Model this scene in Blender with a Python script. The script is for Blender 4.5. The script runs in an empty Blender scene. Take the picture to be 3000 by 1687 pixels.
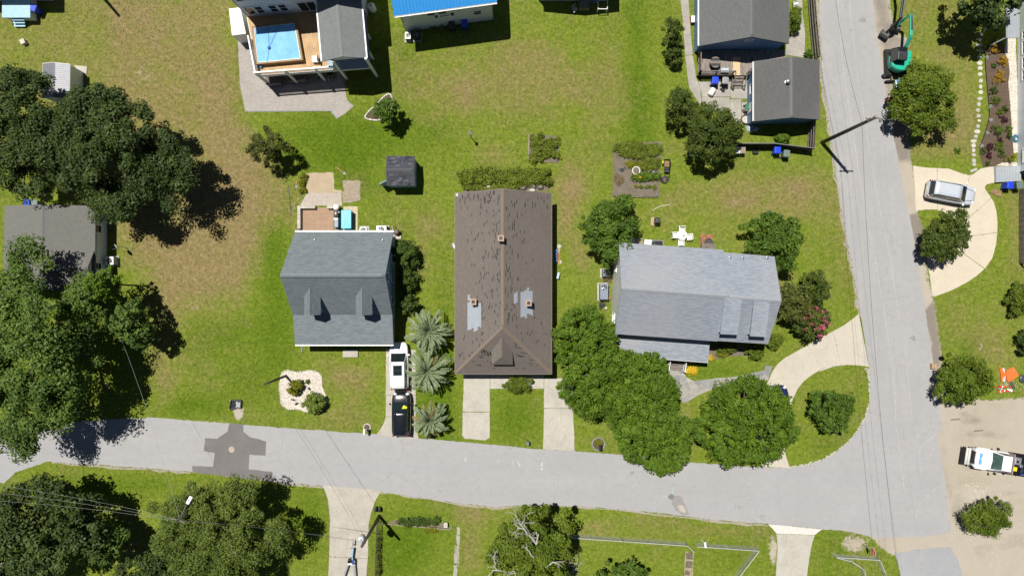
import bpy,bmesh,math,random
import numpy as np
from mathutils import Vector,Matrix
SC = bpy.context.scene
COL = SC.collection
R = math.radians
# ------------------------------------------------------------------ camera, sky, sun, exposure
CAM_H = 68.0                     # drone height above the lawn (m)
MPP = 102.0/3000.0             # metres on the ground per pixel of the survey grid
cam_data = bpy.data.cameras.new('camera')
cam_data.sensor_width = 36.0
cam_data.lens = 24.0
cam_data.clip_start = 0.5
cam_data.clip_end = 2000.0
cam = bpy.data.objects.new('camera',cam_data)
cam.location = (0,0,CAM_H)
cam.rotation_euler = (0,0,0)
COL.objects.link(cam)
SC.camera = cam
SUN_TRAVEL = Vector((0.249,-0.293,-1.0)).normalized()
SUN_EL = math.asin(-SUN_TRAVEL.z)
SUN_AZ = math.atan2(-SUN_TRAVEL.x,-SUN_TRAVEL.y)
world = bpy.data.worlds.new('World')
SC.world = world
world.use_nodes = True
wn = world.node_tree.nodes
wl = world.node_tree.links
wn.clear()
sky = wn.new('ShaderNodeTexSky')
sky.sky_type = 'NISHITA'
sky.sun_disc = False
sky.sun_elevation = SUN_EL
sky.sun_rotation = SUN_AZ % (2*math.pi)
sky.air_density = 0.5
sky.dust_density = 0.3
bg = wn.new('ShaderNodeBackground')
bg.inputs['Strength'].default_value = 0.05
wo = wn.new('ShaderNodeOutputWorld')
wl.new(sky.outputs[0],bg.inputs[0])
wl.new(bg.outputs[0],wo.inputs[0])
sun_data = bpy.data.lights.new('sun','SUN')
sun_data.energy = 5.0
sun_data.angle = R(0.5)
sun_data.color = (1.0,0.965,0.90)
sun = bpy.data.objects.new('sun',sun_data)
sun.rotation_euler = SUN_TRAVEL.to_track_quat('-Z','Y').to_euler()
sun.location = (-20,25,80)
COL.objects.link(sun)
SC.view_settings.view_transform = 'Standard'
SC.view_settings.look = 'None'
SC.view_settings.gamma = 1.0
SC.view_settings.use_curve_mapping = False
SC.view_settings.exposure = 0.16
# ------------------------------------------------------------------ survey grid -> metres
SHEETS = {'S': (0,0,1.0),'D': (0,0,0.858667),
          'A': (0,0,2.5787),'B': (600,0,2.5787),'C': (1250,0,2.5787),'DD': (1900,0,3.22),
          'E': (2400,0,3.22),'F': (0,500,2.5787),'G': (700,450,3.22),'H': (1250,450,3.22),
          'I': (1700,500,2.5787),'J': (2400,400,3.22),'K': (2400,850,3.22),'L': (2250,1237,3.22),
          'M': (0,1000,2.1093),'N': (650,900,2.76),'O': (800,1350,4.2933),'P': (1250,900,2.5787),
          'Q': (1350,1350,4.2933),'R': (1850,1000,2.5787),
          'X': (2580,0,4.39),'T': (2780,1280,11.145),'V': (1130,990,4.83),'Y': (840,590,7.156),
          'U': (1860,600,9.908),'W': (1740,770,9.656),'BO': (980,1530,9.23),'OS': (2860,1040,10.35),
          'GB': (1780,400,7.2455),'BF': (1990,400,6.283),'CF': (1640,1500,3.903),'SD': (660,1150,13.17)}
def g(sh,x,y,h=0.0):
    """survey point (sheet, x, y) of something standing at height h -> metres"""
    x0,y0,s = SHEETS[sh]
    k = MPP*(CAM_H - h)/CAM_H
    return Vector(((x0 + x/s - 1500.0)*k,(843.5 - (y0 + y/s))*k,h))
def gp(sh,pts,h=0.0):
    return [g(sh,x,y,h) for x,y in pts]
def go(xo,yo,h=0.0):
    """offset from the middle of the grid at ground level"""
    return Vector((xo*MPP,-yo*MPP,h))
# ------------------------------------------------------------------ objects
ORG = {}
def link(o):
    COL.objects.link(o)
    return o
def tag(o,label=None,cat=None,group=None,kind=None):
    if label: o['label'] = label
    if cat: o['category'] = cat
    if group: o['group'] = group
    if kind: o['kind'] = kind
    return o
def thing(name,label,cat,loc=(0,0,0),rotz=0.0,group=None):
    o = bpy.data.objects.new(name,None)
    o.empty_display_size = 0.3
    o.location = loc
    o.rotation_euler = (0,0,rotz)
    link(o)
    ORG[o.name] = (Vector(loc),rotz)
    return tag(o,label,cat,group)
def place(o,parent):
    if parent is not None:
        o.parent = parent
        ORG[o.name] = ORG.get(parent.name,(Vector((0,0,0)),0.0))
    return o
class MB:
    """collects faces; build() links them as one mesh object"""
    def __init__(s):
        s.v = []; s.f = []; s.uv = []; s.sm = False
    def add(s,vs,fs,uvs=None):
        n = len(s.v)
        s.v.extend([tuple(p) for p in vs])
        for i,f in enumerate(fs):
            s.f.append(tuple(n + k for k in f))
            s.uv.append(uvs[i] if uvs else None)
        return s
    def box(s,c,size,rz=0.0,taper=1.0,m=None):
        x,y,z = size[0]/2,size[1]/2,size[2]/2
        vs = []
        for dz,t in ((-z,1.0),(z,taper)):
            for dx,dy in ((-x,-y),(x,-y),(x,y),(-x,y)):
                p = Vector((dx*t,dy*t,dz))
                if m is not None: p = m @ p
                elif rz: p = Matrix.Rotation(rz,3,'Z') @ p
                vs.append(p + Vector(c))
        return s.add(vs,[(3,2,1,0),(4,5,6,7),(0,1,5,4),(1,2,6,5),(2,3,7,6),(3,0,4,7)])
    def bx(s,x0,x1,y0,y1,z0,z1):
        return s.box(((x0 + x1)/2,(y0 + y1)/2,(z0 + z1)/2),(x1 - x0,y1 - y0,z1 - z0))
    def bar(s,a,b,w,h,up=(0,0,1)):
        a = Vector(a); b = Vector(b); d = (b - a)
        L = d.length
        if L < 1e-6: return s
        d /= L
        up = Vector(up)
        sd = d.cross(up)
        if sd.length < 1e-4: sd = d.cross(Vector((1,0,0)))
        sd.normalize(); u = sd.cross(d)
        vs = []
        for p in (a,b):
            for sx,sy in ((-1,-1),(1,-1),(1,1),(-1,1)):
                vs.append(p + sd*(sx*w/2) + u*(sy*h/2))
        return s.add(vs,[(3,2,1,0),(4,5,6,7),(0,1,5,4),(1,2,6,5),(2,3,7,6),(3,0,4,7)])
    def tube(s,pts,r,n=8,cap=True):
        pts = [Vector(p) for p in pts]
        rr = r if isinstance(r,(list,tuple)) else [r]*len(pts)
        base = len(s.v); prev = None
        for i,p in enumerate(pts):
            d = (pts[min(i + 1,len(pts) - 1)] - pts[max(i - 1,0)])
            d.normalize()
            ref = Vector((0,0,1)) if abs(d.z) < 0.95 else Vector((1,0,0))
            a = d.cross(ref).normalized()
            if prev is not None and a.dot(prev) < 0: a = -a
            prev = a
            b = d.cross(a)
            for k in range(n):
                t = 2*math.pi*k/n
                s.v.append(tuple(p + (a*math.cos(t) + b*math.sin(t))*rr[i]))
        for i in range(len(pts) - 1):
            for k in range(n):
                k2 = (k + 1) % n
                s.f.append((base + i*n + k,base + i*n + k2,base + (i + 1)*n + k2,base + (i + 1)*n + k)); s.uv.append(None)
        if cap:
            s.f.append(tuple(base + k for k in reversed(range(n)))); s.uv.append(None)
            e = base + (len(pts) - 1)*n
            s.f.append(tuple(e + k for k in range(n))); s.uv.append(None)
        return s
    def lathe(s,c,prof,n=16,sx=1.0,sy=1.0):
        base = len(s.v); c = Vector(c)
        for r,z in prof:
            for k in range(n):
                t = 2*math.pi*k/n
                s.v.append((c.x + math.cos(t)*r*sx,c.y + math.sin(t)*r*sy,c.z + z))
        for i in range(len(prof) - 1):
            for k in range(n):
                k2 = (k + 1) % n
                s.f.append((base + i*n + k,base + i*n + k2,base + (i + 1)*n + k2,base + (i + 1)*n + k)); s.uv.append(None)
        s.f.append(tuple(base + k for k in reversed(range(n)))); s.uv.append(None)
        e = base + (len(prof) - 1)*n
        s.f.append(tuple(e + k for k in range(n))); s.uv.append(None)
        return s
    def prism(s,poly,z0,z1,bottom=True):
        n = len(poly)
        a = 0.0
        for i in range(n):
            p,q = poly[i],poly[(i + 1) % n]
            a += p[0]*q[1] - q[0]*p[1]
        if a < 0: poly = list(reversed(poly))
        vs = [(p[0],p[1],z0) for p in poly] + [(p[0],p[1],z1) for p in poly]
        fs = [tuple(range(n,2*n))] + ([tuple(reversed(range(n)))] if bottom else [])
        fs += [(i,(i + 1) % n,n + (i + 1) % n,n + i) for i in range(n)]
        return s.add(vs,fs)
    def sheet(s,poly,z):
        n = len(poly); a = 0.0
        for i in range(n):
            p,q = poly[i],poly[(i + 1) % n]
            a += p[0]*q[1] - q[0]*p[1]
        if a < 0: poly = list(reversed(poly))
        return s.add([(p[0],p[1],z) for p in poly],[tuple(range(n))])
    def slab(s,pts,u,th):
        """a sloping plate: pts CCW seen from outside, grown th inwards; uv in metres, u along the courses"""
        pts = [Vector(p) for p in pts]
        nrm = Vector((0,0,0))
        for i in range(len(pts)):
            nrm += (pts[i] - pts[0]).cross(pts[(i + 1) % len(pts)] - pts[0])
        nrm.normalize()
        if nrm.z < 0:
            pts.reverse(); nrm = -nrm
        u = Vector(u); u = (u - nrm*u.dot(nrm)).normalized()
        w = nrm.cross(u)
        n = len(pts)
        vs = pts + [p - nrm*th for p in pts]
        fs = [tuple(range(n)),tuple(reversed(range(n,2*n)))] + [(i,n + i,n + (i + 1) % n,(i + 1) % n) for i in range(n)]
        q = lambda k: (vs[k].dot(u),vs[k].dot(w))
        return s.add(vs,fs,[[q(k) for k in f] for f in fs])
    def build(s,name,mat,parent=None,smooth=False,kind=None,label=None,bevel=0.0,seg=2,local=False,cat=None,group=None):
        vs = s.v; loc = Vector((0,0,0))
        if parent is not None:
            if not local:
                o0,rz = ORG.get(parent.name,(Vector((0,0,0)),0.0))
                if rz:
                    m = Matrix.Rotation(-rz,3,'Z')
                    vs = [tuple(m @ (Vector(p) - o0)) for p in vs]
                else:
                    vs = [(p[0] - o0.x,p[1] - o0.y,p[2] - o0.z) for p in vs]
        elif not local and kind != 'structure':
            a = np.array(vs)
            loc = Vector(((a[:,0].min() + a[:,0].max())/2,(a[:,1].min() + a[:,1].max())/2,a[:,2].min()))
            vs = [(p[0] - loc.x,p[1] - loc.y,p[2] - loc.z) for p in vs]
        me = bpy.data.meshes.new(name)
        me.from_pydata(vs,[],s.f)
        if any(u is not None for u in s.uv):
            lay = me.uv_layers.new(name='UVMap')
            i = 0
            for f,u in zip(s.f,s.uv):
                for k in range(len(f)):
                    lay.data[i].uv = u[k] if u else (0,0)
                    i += 1
        me.materials.append(mat)
        if smooth:
            me.polygons.foreach_set('use_smooth',[True]*len(me.polygons))
        me.update()
        o = link(bpy.data.objects.new(name,me))
        o.location = loc
        ORG[o.name] = (loc,0.0)
        place(o,parent)
        if bevel:
            b = o.modifiers.new('bevel','BEVEL')
            b.width = bevel; b.segments = seg; b.limit_method = 'ANGLE'; b.angle_limit = R(35)
        if kind or label or cat or group: tag(o,label,cat,group,kind)
        return o
def dup(o,parent=None):
    c = o.copy(); link(c); c.parent = parent
    ORG[c.name] = ORG.get(o.name,(Vector((0,0,0)),0.0))
    for ch in list(o.children):
        dup(ch,c)
    return c
def dup_at(o,loc,rotz=0.0,label=None,group=None):
    c = dup(o); c.location = loc; c.rotation_euler = (0,0,rotz)
    if label: c['label'] = label
    if group: c['group'] = group
    return c
def share(name,me,parent,loc=(0,0,0),rot=(0,0,0),scale=(1,1,1)):
    o = link(bpy.data.objects.new(name,me))
    o.location = loc; o.rotation_euler = rot; o.scale = scale
    if parent is not None: o.parent = parent
    return o
def rough(poly,step=0.5,amp=0.06,seed=0,closed=True):
    """resample a polygon's outline and make it uneven"""
    rng = random.Random(seed); out = []
    n = len(poly)
    for i in range(n if closed else n - 1):
        a = Vector(poly[i][:2]); b = Vector(poly[(i + 1) % n][:2])
        k = max(1,int((b - a).length/step))
        for j in range(k):
            p = a.lerp(b,j/k)
            out.append(Vector((p.x + rng.uniform(-amp,amp),p.y + rng.uniform(-amp,amp))))
    return out
def curve(pts,n=6,closed=False):
    """Catmull-Rom through 2-D/3-D points"""
    P = [Vector(p) for p in pts]; out = []
    m = len(P)
    rng = range(m) if closed else range(m - 1)
    for i in rng:
        p0 = P[(i - 1) % m] if closed or i > 0 else P[i]
        p1 = P[i]; p2 = P[(i + 1) % m]
        p3 = P[(i + 2) % m] if closed or i + 2 < m else P[(i + 1) % m]
        for k in range(n):
            t = k/n
            out.append(0.5*((2*p1) + (p2 - p0)*t + (2*p0 - 5*p1 + 4*p2 - p3)*t*t + (3*p1 - p0 - 3*p2 + p3)*t ** 3))
    if not closed: out.append(P[-1])
    return out
def circ(c,rx,ry=None,n=24,wob=0.0,seed=0):
    ry = ry or rx; rng = random.Random(seed)
    a1,a2 = rng.uniform(0,6),rng.uniform(0,6)
    return [Vector((c[0] + math.cos(t)*rx*(1 + wob*math.sin(3*t + a1) + wob*0.6*math.sin(5*t + a2)),
                    c[1] + math.sin(t)*ry*(1 + wob*math.sin(2*t + a2)))) for t in [2*math.pi*k/n for k in range(n)]]
# ------------------------------------------------------------------ materials
MATS = {}
class NT:
    def __init__(s,name):
        s.m = bpy.data.materials.new(name); s.m.use_nodes = True
        s.t = s.m.node_tree; s.n = s.t.nodes; s.l = s.t.links
        s.b = s.n['Principled BSDF']
    def new(s,t,**k):
        n = s.n.new(t)
        for a,v in k.items():
            if a in n.inputs: n.inputs[a].default_value = v
            else: setattr(n,a,v)
        return n
    def link(s,a,b): s.l.new(a,b)
    def coord(s,kind='Object'):
        return s.new('ShaderNodeTexCoord').outputs[kind]
    def pos(s): return s.new('ShaderNodeNewGeometry').outputs['Position']
    def noise(s,vec,scale,detail=4.0,rough=0.6,out='Fac',dist=0.0):
        n = s.new('ShaderNodeTexNoise'); n.inputs['Scale'].default_value = scale
        n.inputs['Detail'].default_value = detail; n.inputs['Roughness'].default_value = rough
        n.inputs['Distortion'].default_value = dist
        s.link(vec,n.inputs['Vector']); return n.outputs[out]
    def ramp(s,fac,stops,interp='LINEAR'):
        r = s.new('ShaderNodeValToRGB'); e = r.color_ramp.elements
        r.color_ramp.interpolation = interp
        while len(e) < len(stops): e.new(0.5)
        for i,(p,c) in enumerate(stops):
            e[i].position = p; e[i].color = (c[0],c[1],c[2],1) if not isinstance(c,float) else (c,c,c,1)
        s.link(fac,r.inputs[0]); return r.outputs[0]
    def mix(s,fac,a,b,mode='MIX'):
        m = s.new('ShaderNodeMix',data_type='RGBA',blend_type=mode)
        for sock,v in ((m.inputs[0],fac),(m.inputs[6],a),(m.inputs[7],b)):
            if hasattr(v,'is_output'): s.link(v,sock)
            elif isinstance(v,(int,float)): sock.default_value = v
            else: sock.default_value = (v[0],v[1],v[2],1)
        return m.outputs[2]
    def math(s,op,a,b=0.0,clamp=False):
        m = s.new('ShaderNodeMath',operation=op); m.use_clamp = clamp
        for sock,v in ((m.inputs[0],a),(m.inputs[1],b)):
            if hasattr(v,'is_output'): s.link(v,sock)
            else: sock.default_value = v
        return m.outputs[0]
    def scale(s,vec,sc):
        m = s.new('ShaderNodeMapping'); m.inputs['Scale'].default_value = sc
        s.link(vec,m.inputs['Vector']); return m.outputs[0]
    def bump(s,h,strength=0.3,dist=0.05):
        b = s.new('ShaderNodeBump'); b.inputs['Strength'].default_value = strength; b.inputs['Distance'].default_value = dist
        s.link(h,b.inputs['Height']); s.link(b.outputs[0],s.b.inputs['Normal'])
    def set(s,**k):
        for a,v in k.items():
            a = a.replace('_',' ')
            if hasattr(v,'is_output'): s.link(v,s.b.inputs[a])
            else: s.b.inputs[a].default_value = v
    def done(s,key): MATS[key] = s.m; return s.m
def mk(key,col,rough_=0.6,metal=0.0,var=0.15,scale=3.0,col2=None,bump=0.0,spec=None,stretch=None,fine=None,coat=0.0,stain=None):
    t = NT(key)
    v = t.coord('Object')
    if stretch: v = t.scale(v,stretch)
    f = t.noise(v,scale,5.0,0.65)
    c2 = col2 or tuple(c*(1 - var) for c in col)
    c1 = tuple(min(1,c*(1 + var*0.6)) for c in col) if col2 is None else col
    c = t.ramp(f,[(0.3,c2),(0.7,c1)])
    if fine:
        f2 = t.noise(t.coord('Object'),fine,2.0,0.7)
        c = t.mix(0.35,c,t.ramp(f2,[(0.3,tuple(x*0.6 for x in col)),(0.7,tuple(min(1,x*1.3) for x in col))]))
    if stain:
        wp = t.pos(); s1 = t.noise(wp,0.55,6,0.7,dist=0.8); s2 = t.noise(t.scale(wp,(2.4,0.35,1)),1.0,4,0.65)
        c = t.mix(t.ramp(s1,[(0.48,0.0),(0.72,stain)]),c,tuple(x*0.62 for x in col))
        c = t.mix(t.ramp(s2,[(0.52,0.0),(0.75,stain*.7)]),c,tuple(x*0.72 for x in col))
    t.set(Base_Color=c,Roughness=rough_,Metallic=metal)
    if spec is not None: t.b.inputs['Specular IOR Level'].default_value = spec
    if coat: t.b.inputs['Coat Weight'].default_value = coat; t.b.inputs['Coat Roughness'].default_value = 0.05
    if bump: t.bump(f,bump,0.03)
    return t.done(key)
def shingles(key,base,dark,light,roww=0.30,rowh=0.14,tone=None):
    t = NT(key)
    uv = t.new('ShaderNodeUVMap').outputs[0]
    br = t.new('ShaderNodeTexBrick')
    br.offset = 0.5; br.squash = 1.0
    for k,v in (('Scale',1.0),('Mortar Size',0.012),('Mortar Smooth',0.3),('Bias',0.0),('Brick Width',roww),('Row Height',rowh)):
        br.inputs[k].default_value = v
    br.inputs['Color1'].default_value = (*dark,1); br.inputs['Color2'].default_value = (*light,1)
    br.inputs['Mortar'].default_value = (*[d*0.55 for d in dark],1)
    t.link(uv,br.inputs['Vector'])
    n1 = t.noise(uv,0.35,5,0.6)
    c = t.mix(0.40,br.outputs['Color'],t.ramp(n1,[(0.3,[b*0.86 for b in base]),(0.7,[b*1.1 for b in base])]))
    n2 = t.noise(uv,30.0,2,0.7)
    c = t.mix(0.35,c,t.ramp(n2,[(0.25,[b*0.55 for b in base]),(0.75,[b*1.45 for b in base])]),'MIX')
    st = t.noise(t.scale(uv,(4.0,0.25,1)),1.0,3,0.6)
    c = t.mix(t.math('MULTIPLY',st,0.35),c,[b*0.7 for b in base])
    if tone:
        c = t.mix(t.ramp(t.noise(uv,0.12,3,0.5),[(0.45,0.0),(0.7,0.6)]),c,tone)
    t.set(Base_Color=c,Roughness=0.9)
    t.bump(br.outputs['Fac'],0.5,-0.012)
    return t.done(key)
def siding(key,col,pitch=0.16,axis='Z'):
    t = NT(key)
    v = t.coord('Object')
    sep = t.new('ShaderNodeSeparateXYZ'); t.link(v,sep.inputs[0])
    fr = t.math('FRACT',t.math('DIVIDE',sep.outputs[axis],pitch))
    n = t.noise(v,1.5,4,0.6)
    c = t.ramp(n,[(0.3,[k*0.88 for k in col]),(0.7,col)])
    c = t.mix(t.ramp(fr,[(0.0,1.0),(0.10,0.0)]),c,[k*0.6 for k in col])
    t.set(Base_Color=c,Roughness=0.55)
    t.bump(fr,0.6,0.02)
    return t.done(key)
def foliage(key,dark,mid,light,trans=0.25,rough_=0.55):
    t = NT(key)
    at = t.new('ShaderNodeAttribute',attribute_name='tint')
    c = t.ramp(at.outputs['Fac'],[(0.0,dark),(0.55,mid),(1.0,light)])
    t.set(Base_Color=c,Roughness=rough_)
    t.b.inputs['Specular IOR Level'].default_value = 0.25
    tr = t.new('ShaderNodeBsdfTranslucent'); t.link(c,tr.inputs[0])
    mx = t.new('ShaderNodeMixShader'); mx.inputs[0].default_value = trans
    out = t.n['Material Output']
    t.link(t.b.outputs[0],mx.inputs[1]); t.link(tr.outputs[0],mx.inputs[2]); t.link(mx.outputs[0],out.inputs[0])
    return t.done(key)
# general stock
mk('white_paint',(0.80,0.80,0.79),0.45,var=0.05)
mk('white_trim',(0.82,0.82,0.80),0.5,var=0.04)
mk('white_plastic',(0.83,0.82,0.78),0.4,var=0.04)
mk('black_plastic',(0.012,0.012,0.013),0.45,var=0.3)
mk('black_metal',(0.015,0.015,0.017),0.4,0.3,var=0.3)
mk('dark_metal',(0.06,0.06,0.065),0.45,0.5,var=0.3)
mk('grey_metal',(0.32,0.33,0.35),0.4,0.6,var=0.2)
mk('galvanised',(0.45,0.46,0.47),0.42,0.7,var=0.15)
mk('blue_plastic',(0.010,0.055,0.62),0.35,var=0.1)
mk('green_plastic',(0.02,0.14,0.09),0.4,var=0.15)
mk('grey_green_plastic',(0.13,0.18,0.16),0.45,var=0.15)
mk('lime_plastic',(0.16,0.42,0.01),0.35,var=0.1)
mk('concrete',(0.46,0.43,0.37),0.9,var=0.16,scale=0.9,fine=14,stain=.55)
mk('concrete_new',(0.50,0.455,0.375),0.9,var=0.08,scale=0.6,fine=18,stain=.35)
mk('concrete_old',(0.38,0.355,0.31),0.92,var=0.3,scale=0.7,fine=10,stain=.6)
mk('mortar',(0.16,0.15,0.13),0.95,var=0.3)
mk('weathered_wood',(0.20,0.175,0.15),0.85,var=0.45,scale=2.0,stretch=(3,3,0.6))
mk('fence_wood',(0.17,0.145,0.115),0.85,var=0.4,scale=2.0)
mk('old_board',(0.30,0.25,0.19),0.85,var=0.3)
mk('new_wood',(0.50,0.36,0.20),0.7,var=0.2,scale=2.5)
mk('deck_wood',(0.48,0.30,0.13),0.6,var=0.28,scale=1.5)
mk('pole_wood',(0.075,0.062,0.05),0.85,var=0.4,stretch=(6,6,0.6))
mk('bark',(0.10,0.08,0.06),0.95,var=0.5,scale=6,stretch=(3,3,0.7),bump=0.4)
mk('dead_wood',(0.42,0.40,0.36),0.9,var=0.3,scale=6)
mk('glass_dark',(0.012,0.016,0.018),0.06,var=0.1,spec=0.7)
mk('window_glass',(0.02,0.026,0.03),0.08,var=0.2,spec=0.6)
mk('tyre',(0.018,0.018,0.018),0.8,var=0.2)
mk('rim',(0.38,0.38,0.39),0.3,0.8,var=0.1)
mk('chrome',(0.6,0.6,0.62),0.15,1.0,var=0.05)
mk('lamp_red',(0.35,0.01,0.01),0.25,var=0.1)
mk('lamp_clear',(0.6,0.62,0.64),0.12,var=0.05)
mk('brick',(0.26,0.12,0.075),0.9,var=0.3,scale=8)
mk('mulch',(0.11,0.075,0.05),0.95,var=0.5,scale=5,fine=20,bump=0.6)
mk('soil',(0.17,0.14,0.105),0.95,var=0.35,scale=1.6,fine=12,bump=0.5)
mk('sand',(0.42,0.335,0.225),0.95,var=0.18,scale=1.2,fine=14,bump=0.3)
mk('white_stone',(0.60,0.56,0.50),0.85,var=0.3,scale=4)
mk('pale_stone',(0.50,0.47,0.40),0.85,var=0.2,scale=3)
mk('flagstone',(0.27,0.27,0.26),0.8,var=0.35,scale=2.5,fine=12)
mk('grout',(0.40,0.37,0.31),0.9,var=0.2)
mk('orange_cloth',(0.85,0.16,0.02),0.6,var=0.2,scale=2)
mk('orange_red',(0.72,0.05,0.02),0.5,var=0.2)
mk('red_paint',(0.42,0.02,0.025),0.45,var=0.25)
mk('sign_red',(0.55,0.012,0.03),0.4,var=0.03)
mk('sign_green',(0.0,0.28,0.11),0.4,var=0.03)
mk('wire',(0.42,0.42,0.42),0.5,0.3,var=0.1)
mk('wire_dark',(0.05,0.05,0.05),0.6,var=0.1)
mk('yellow_plastic',(0.75,0.62,0.02),0.4,var=0.1)
mk('flower_yellow',(0.72,0.78,0.0),0.5,var=0.05)
mk('cardboard',(0.42,0.28,0.15),0.85,var=0.1)
mk('terracotta',(0.40,0.15,0.07),0.85,var=0.2)
mk('tarp',(0.055,0.058,0.065),0.35,var=0.4,scale=6,bump=0.5)
mk('black_fabric',(0.010,0.011,0.012),0.75,var=0.4,scale=3)
# ================================================================== GROUND SHEET
def poly_dist(X,Y,poly):
    """signed distance (positive inside) of grid points to a polygon"""
    px = np.array([p[0] for p in poly]); py = np.array([p[1] for p in poly])
    n = len(px); d = np.full(X.shape,1e9); ins = np.zeros(X.shape,bool)
    for i in range(n):
        j = (i + 1) % n
        ex,ey = px[j] - px[i],py[j] - py[i]
        L = ex*ex + ey*ey + 1e-12
        t = np.clip(((X - px[i])*ex + (Y - py[i])*ey)/L,0,1)
        d = np.minimum(d,np.hypot(X - (px[i] + t*ex),Y - (py[i] + t*ey)))
        c = ((py[i] > Y) != (py[j] > Y)) & (X < (px[j] - px[i])*(Y - py[i])/(py[j] - py[i] + 1e-12) + px[i])
        ins ^= c
    return np.where(ins,d,-d)
fx = np.arange(-56,56.01,0.34); fy = np.arange(-34,34.01,0.34)
far = np.array([60,66,75,90,120,180,300,600,1000.0])
gx = np.concatenate([-far[::-1],fx,far]); gy = np.concatenate([-far[::-1] ,fy,far])
GX,GY = np.meshgrid(gx,gy)
dry = np.full(GX.shape,0.16); sandm = np.zeros(GX.shape); grav = np.zeros(GX.shape); lush = np.full(GX.shape,0.25)
def blob(ch,x,y,rx,ry,a,p=1.0):
    c = g('D',x,y); k = 102/2576
    e = ((GX - c.x)/(rx*k)) ** 2 + ((GY - c.y)/(ry*k)) ** 2
    ch += a*np.exp(-e ** p)
def region(ch,sh,pts,a,soft=0.5):
    d = poly_dist(GX,GY,[g(sh,*q) for q in pts])
    ch[:] = np.maximum(ch,a*np.clip(0.5 + d/(2*soft),0,1))
# dry, straw coloured parts of the lawns
region(dry,'D',[(250,-40),(590,-40),(600,260),(640,340),(735,440),(745,560),(660,610),(640,700),(590,770),(470,800),(445,900),(440,1010),(395,1020),(380,700),(250,560),(240,200)],.74,2.4)
region(dry,'D',[(-100,-100),(270,-100),(270,420),(-100,420)],.48,1.5)
region(dry,'D',[(2235,-40),(2480,-40),(2470,420),(2290,410)],.36,1.2)
region(dry,'D',[(1690,420),(2110,440),(2130,600),(1900,560),(1680,520)],.36,1.5)
region(dry,'D',[(1130,120),(1420,90),(1480,260),(1340,320),(1120,290)],.36,1.8)
for b in [(560,300,40,140,.15),(590,470,75,120,.30),(470,640,110,80,.30),
          (600,640,50,60,.15),(420,740,50,70,.2),(1150,230,110,60,.35),
          (1320,130,90,60,.30),(1400,210,90,60,.28),(1560,180,60,90,.25),(1440,470,42,55,.85),(1425,560,30,50,.55),
          (1460,650,30,40,.45),(1880,500,120,50,.35),(2030,480,70,60,.40),(1700,540,80,40,.18),(1960,720,40,30,.30),
          (2380,330,60,50,.25),(2420,230,30,90,.22),(2370,150,40,50,.15),
          (880,950,55,40,.60),(990,870,30,20,.3),(860,1040,60,30,.25),(1010,1010,30,40,.25),(2470,830,80,60,.35),
          (2500,900,60,40,.35),(1720,1060,20,60,.3),(1500,1330,60,30,.35),(1640,1310,80,14,.3),(1800,1335,90,16,.25),
          (1190,1290,50,30,.45),(1180,1390,25,70,.4),(280,1300,80,50,.2),(330,1380,40,60,.25),(1250,640,30,90,.12),
          (1090,560,40,40,.3),(1060,180,60,80,.1),(2120,500,20,150,.3),(1890,620,50,30,.2),(2560,560,30,120,.3),
          (1060,640,15,60,.25),(700,620,25,60,-.15),(1240,380,60,40,.2),(1490,300,60,80,.12)]:
    blob(dry,*b)
# deeper green parts
for b in [(690,650,40,120,.5),(560,850,110,50,.45),(700,830,50,120,.45),(800,330,120,70,.45),(950,350,120,60,.5),(850,400,90,40,.35),
          (1600,90,30,220,.45),(1620,260,40,120,.4),(1090,330,60,60,.2),(900,460,60,50,.4),(1290,1050,70,70,.5),(1090,1030,60,130,.55),
          (1120,860,20,150,.5),(480,1020,90,30,.6),(620,960,70,60,.4),(1000,1390,60,60,.65),(1060,1350,80,90,.4),(300,1220,180,25,.45),
          (770,1300,50,80,.45),(1810,930,90,25,.5),(2090,1120,80,60,.3),(1480,790,40,50,.4),(2100,1380,50,70,.35),(1850,1390,90,50,.3),
          (1950,700,20,20,.2),(2440,870,40,30,.5),(1020,100,30,150,.25),(1600,360,50,40,.35)]:
    blob(lush,*b)
for b in [(690,650,30,120,-.25),(700,840,45,130,-.25),(850,360,200,70,-.25),(1600,150,40,220,-.15),(1290,1050,60,60,-.15),
          (1100,1000,60,150,-.2),(480,1020,90,30,-.2),(1050,1380,90,80,-.2),(300,1220,180,30,-.12),(780,1300,40,80,-.15),(1810,935,100,25,-.15)]:
    blob(dry,*b)
# thin sandy soil showing through the turf
for b in [(365,185,46,44,.34,2),(470,175,14,14,.30),(165,135,26,12,.26),(225,140,16,24,.28),(255,85,14,14,.30),(280,155,10,14,.3),
          (500,720,26,50,.30),(430,700,30,40,.26),(470,780,50,40,.22),(390,560,30,25,.12),(600,350,20,50,.16),(570,300,20,60,.14),
          (735,355,16,10,.25),(1440,470,35,45,.22),(760,500,18,30,.45),(735,520,18,20,.3),(1115,440,20,20,.1),
          (2465,870,26,18,.42),(2400,900,24,50,.34),(2530,905,40,30,.3),(2540,970,60,30,.45),(2500,790,30,20,.18),
          (1945,1385,13,50,.75),(1150,1385,7,55,.75),(1150,1260,60,5,.42),(1060,1255,40,4,.3),(1500,1335,30,10,.25),(1225,1290,40,8,.2),
          (2150,1365,45,28,.70),(1730,1135,6,5,.6),(840,585,10,25,.3),(600,1035,14,24,.95,2),(1490,790,6,40,.15)]:
    blob(sandm,*b)
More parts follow.
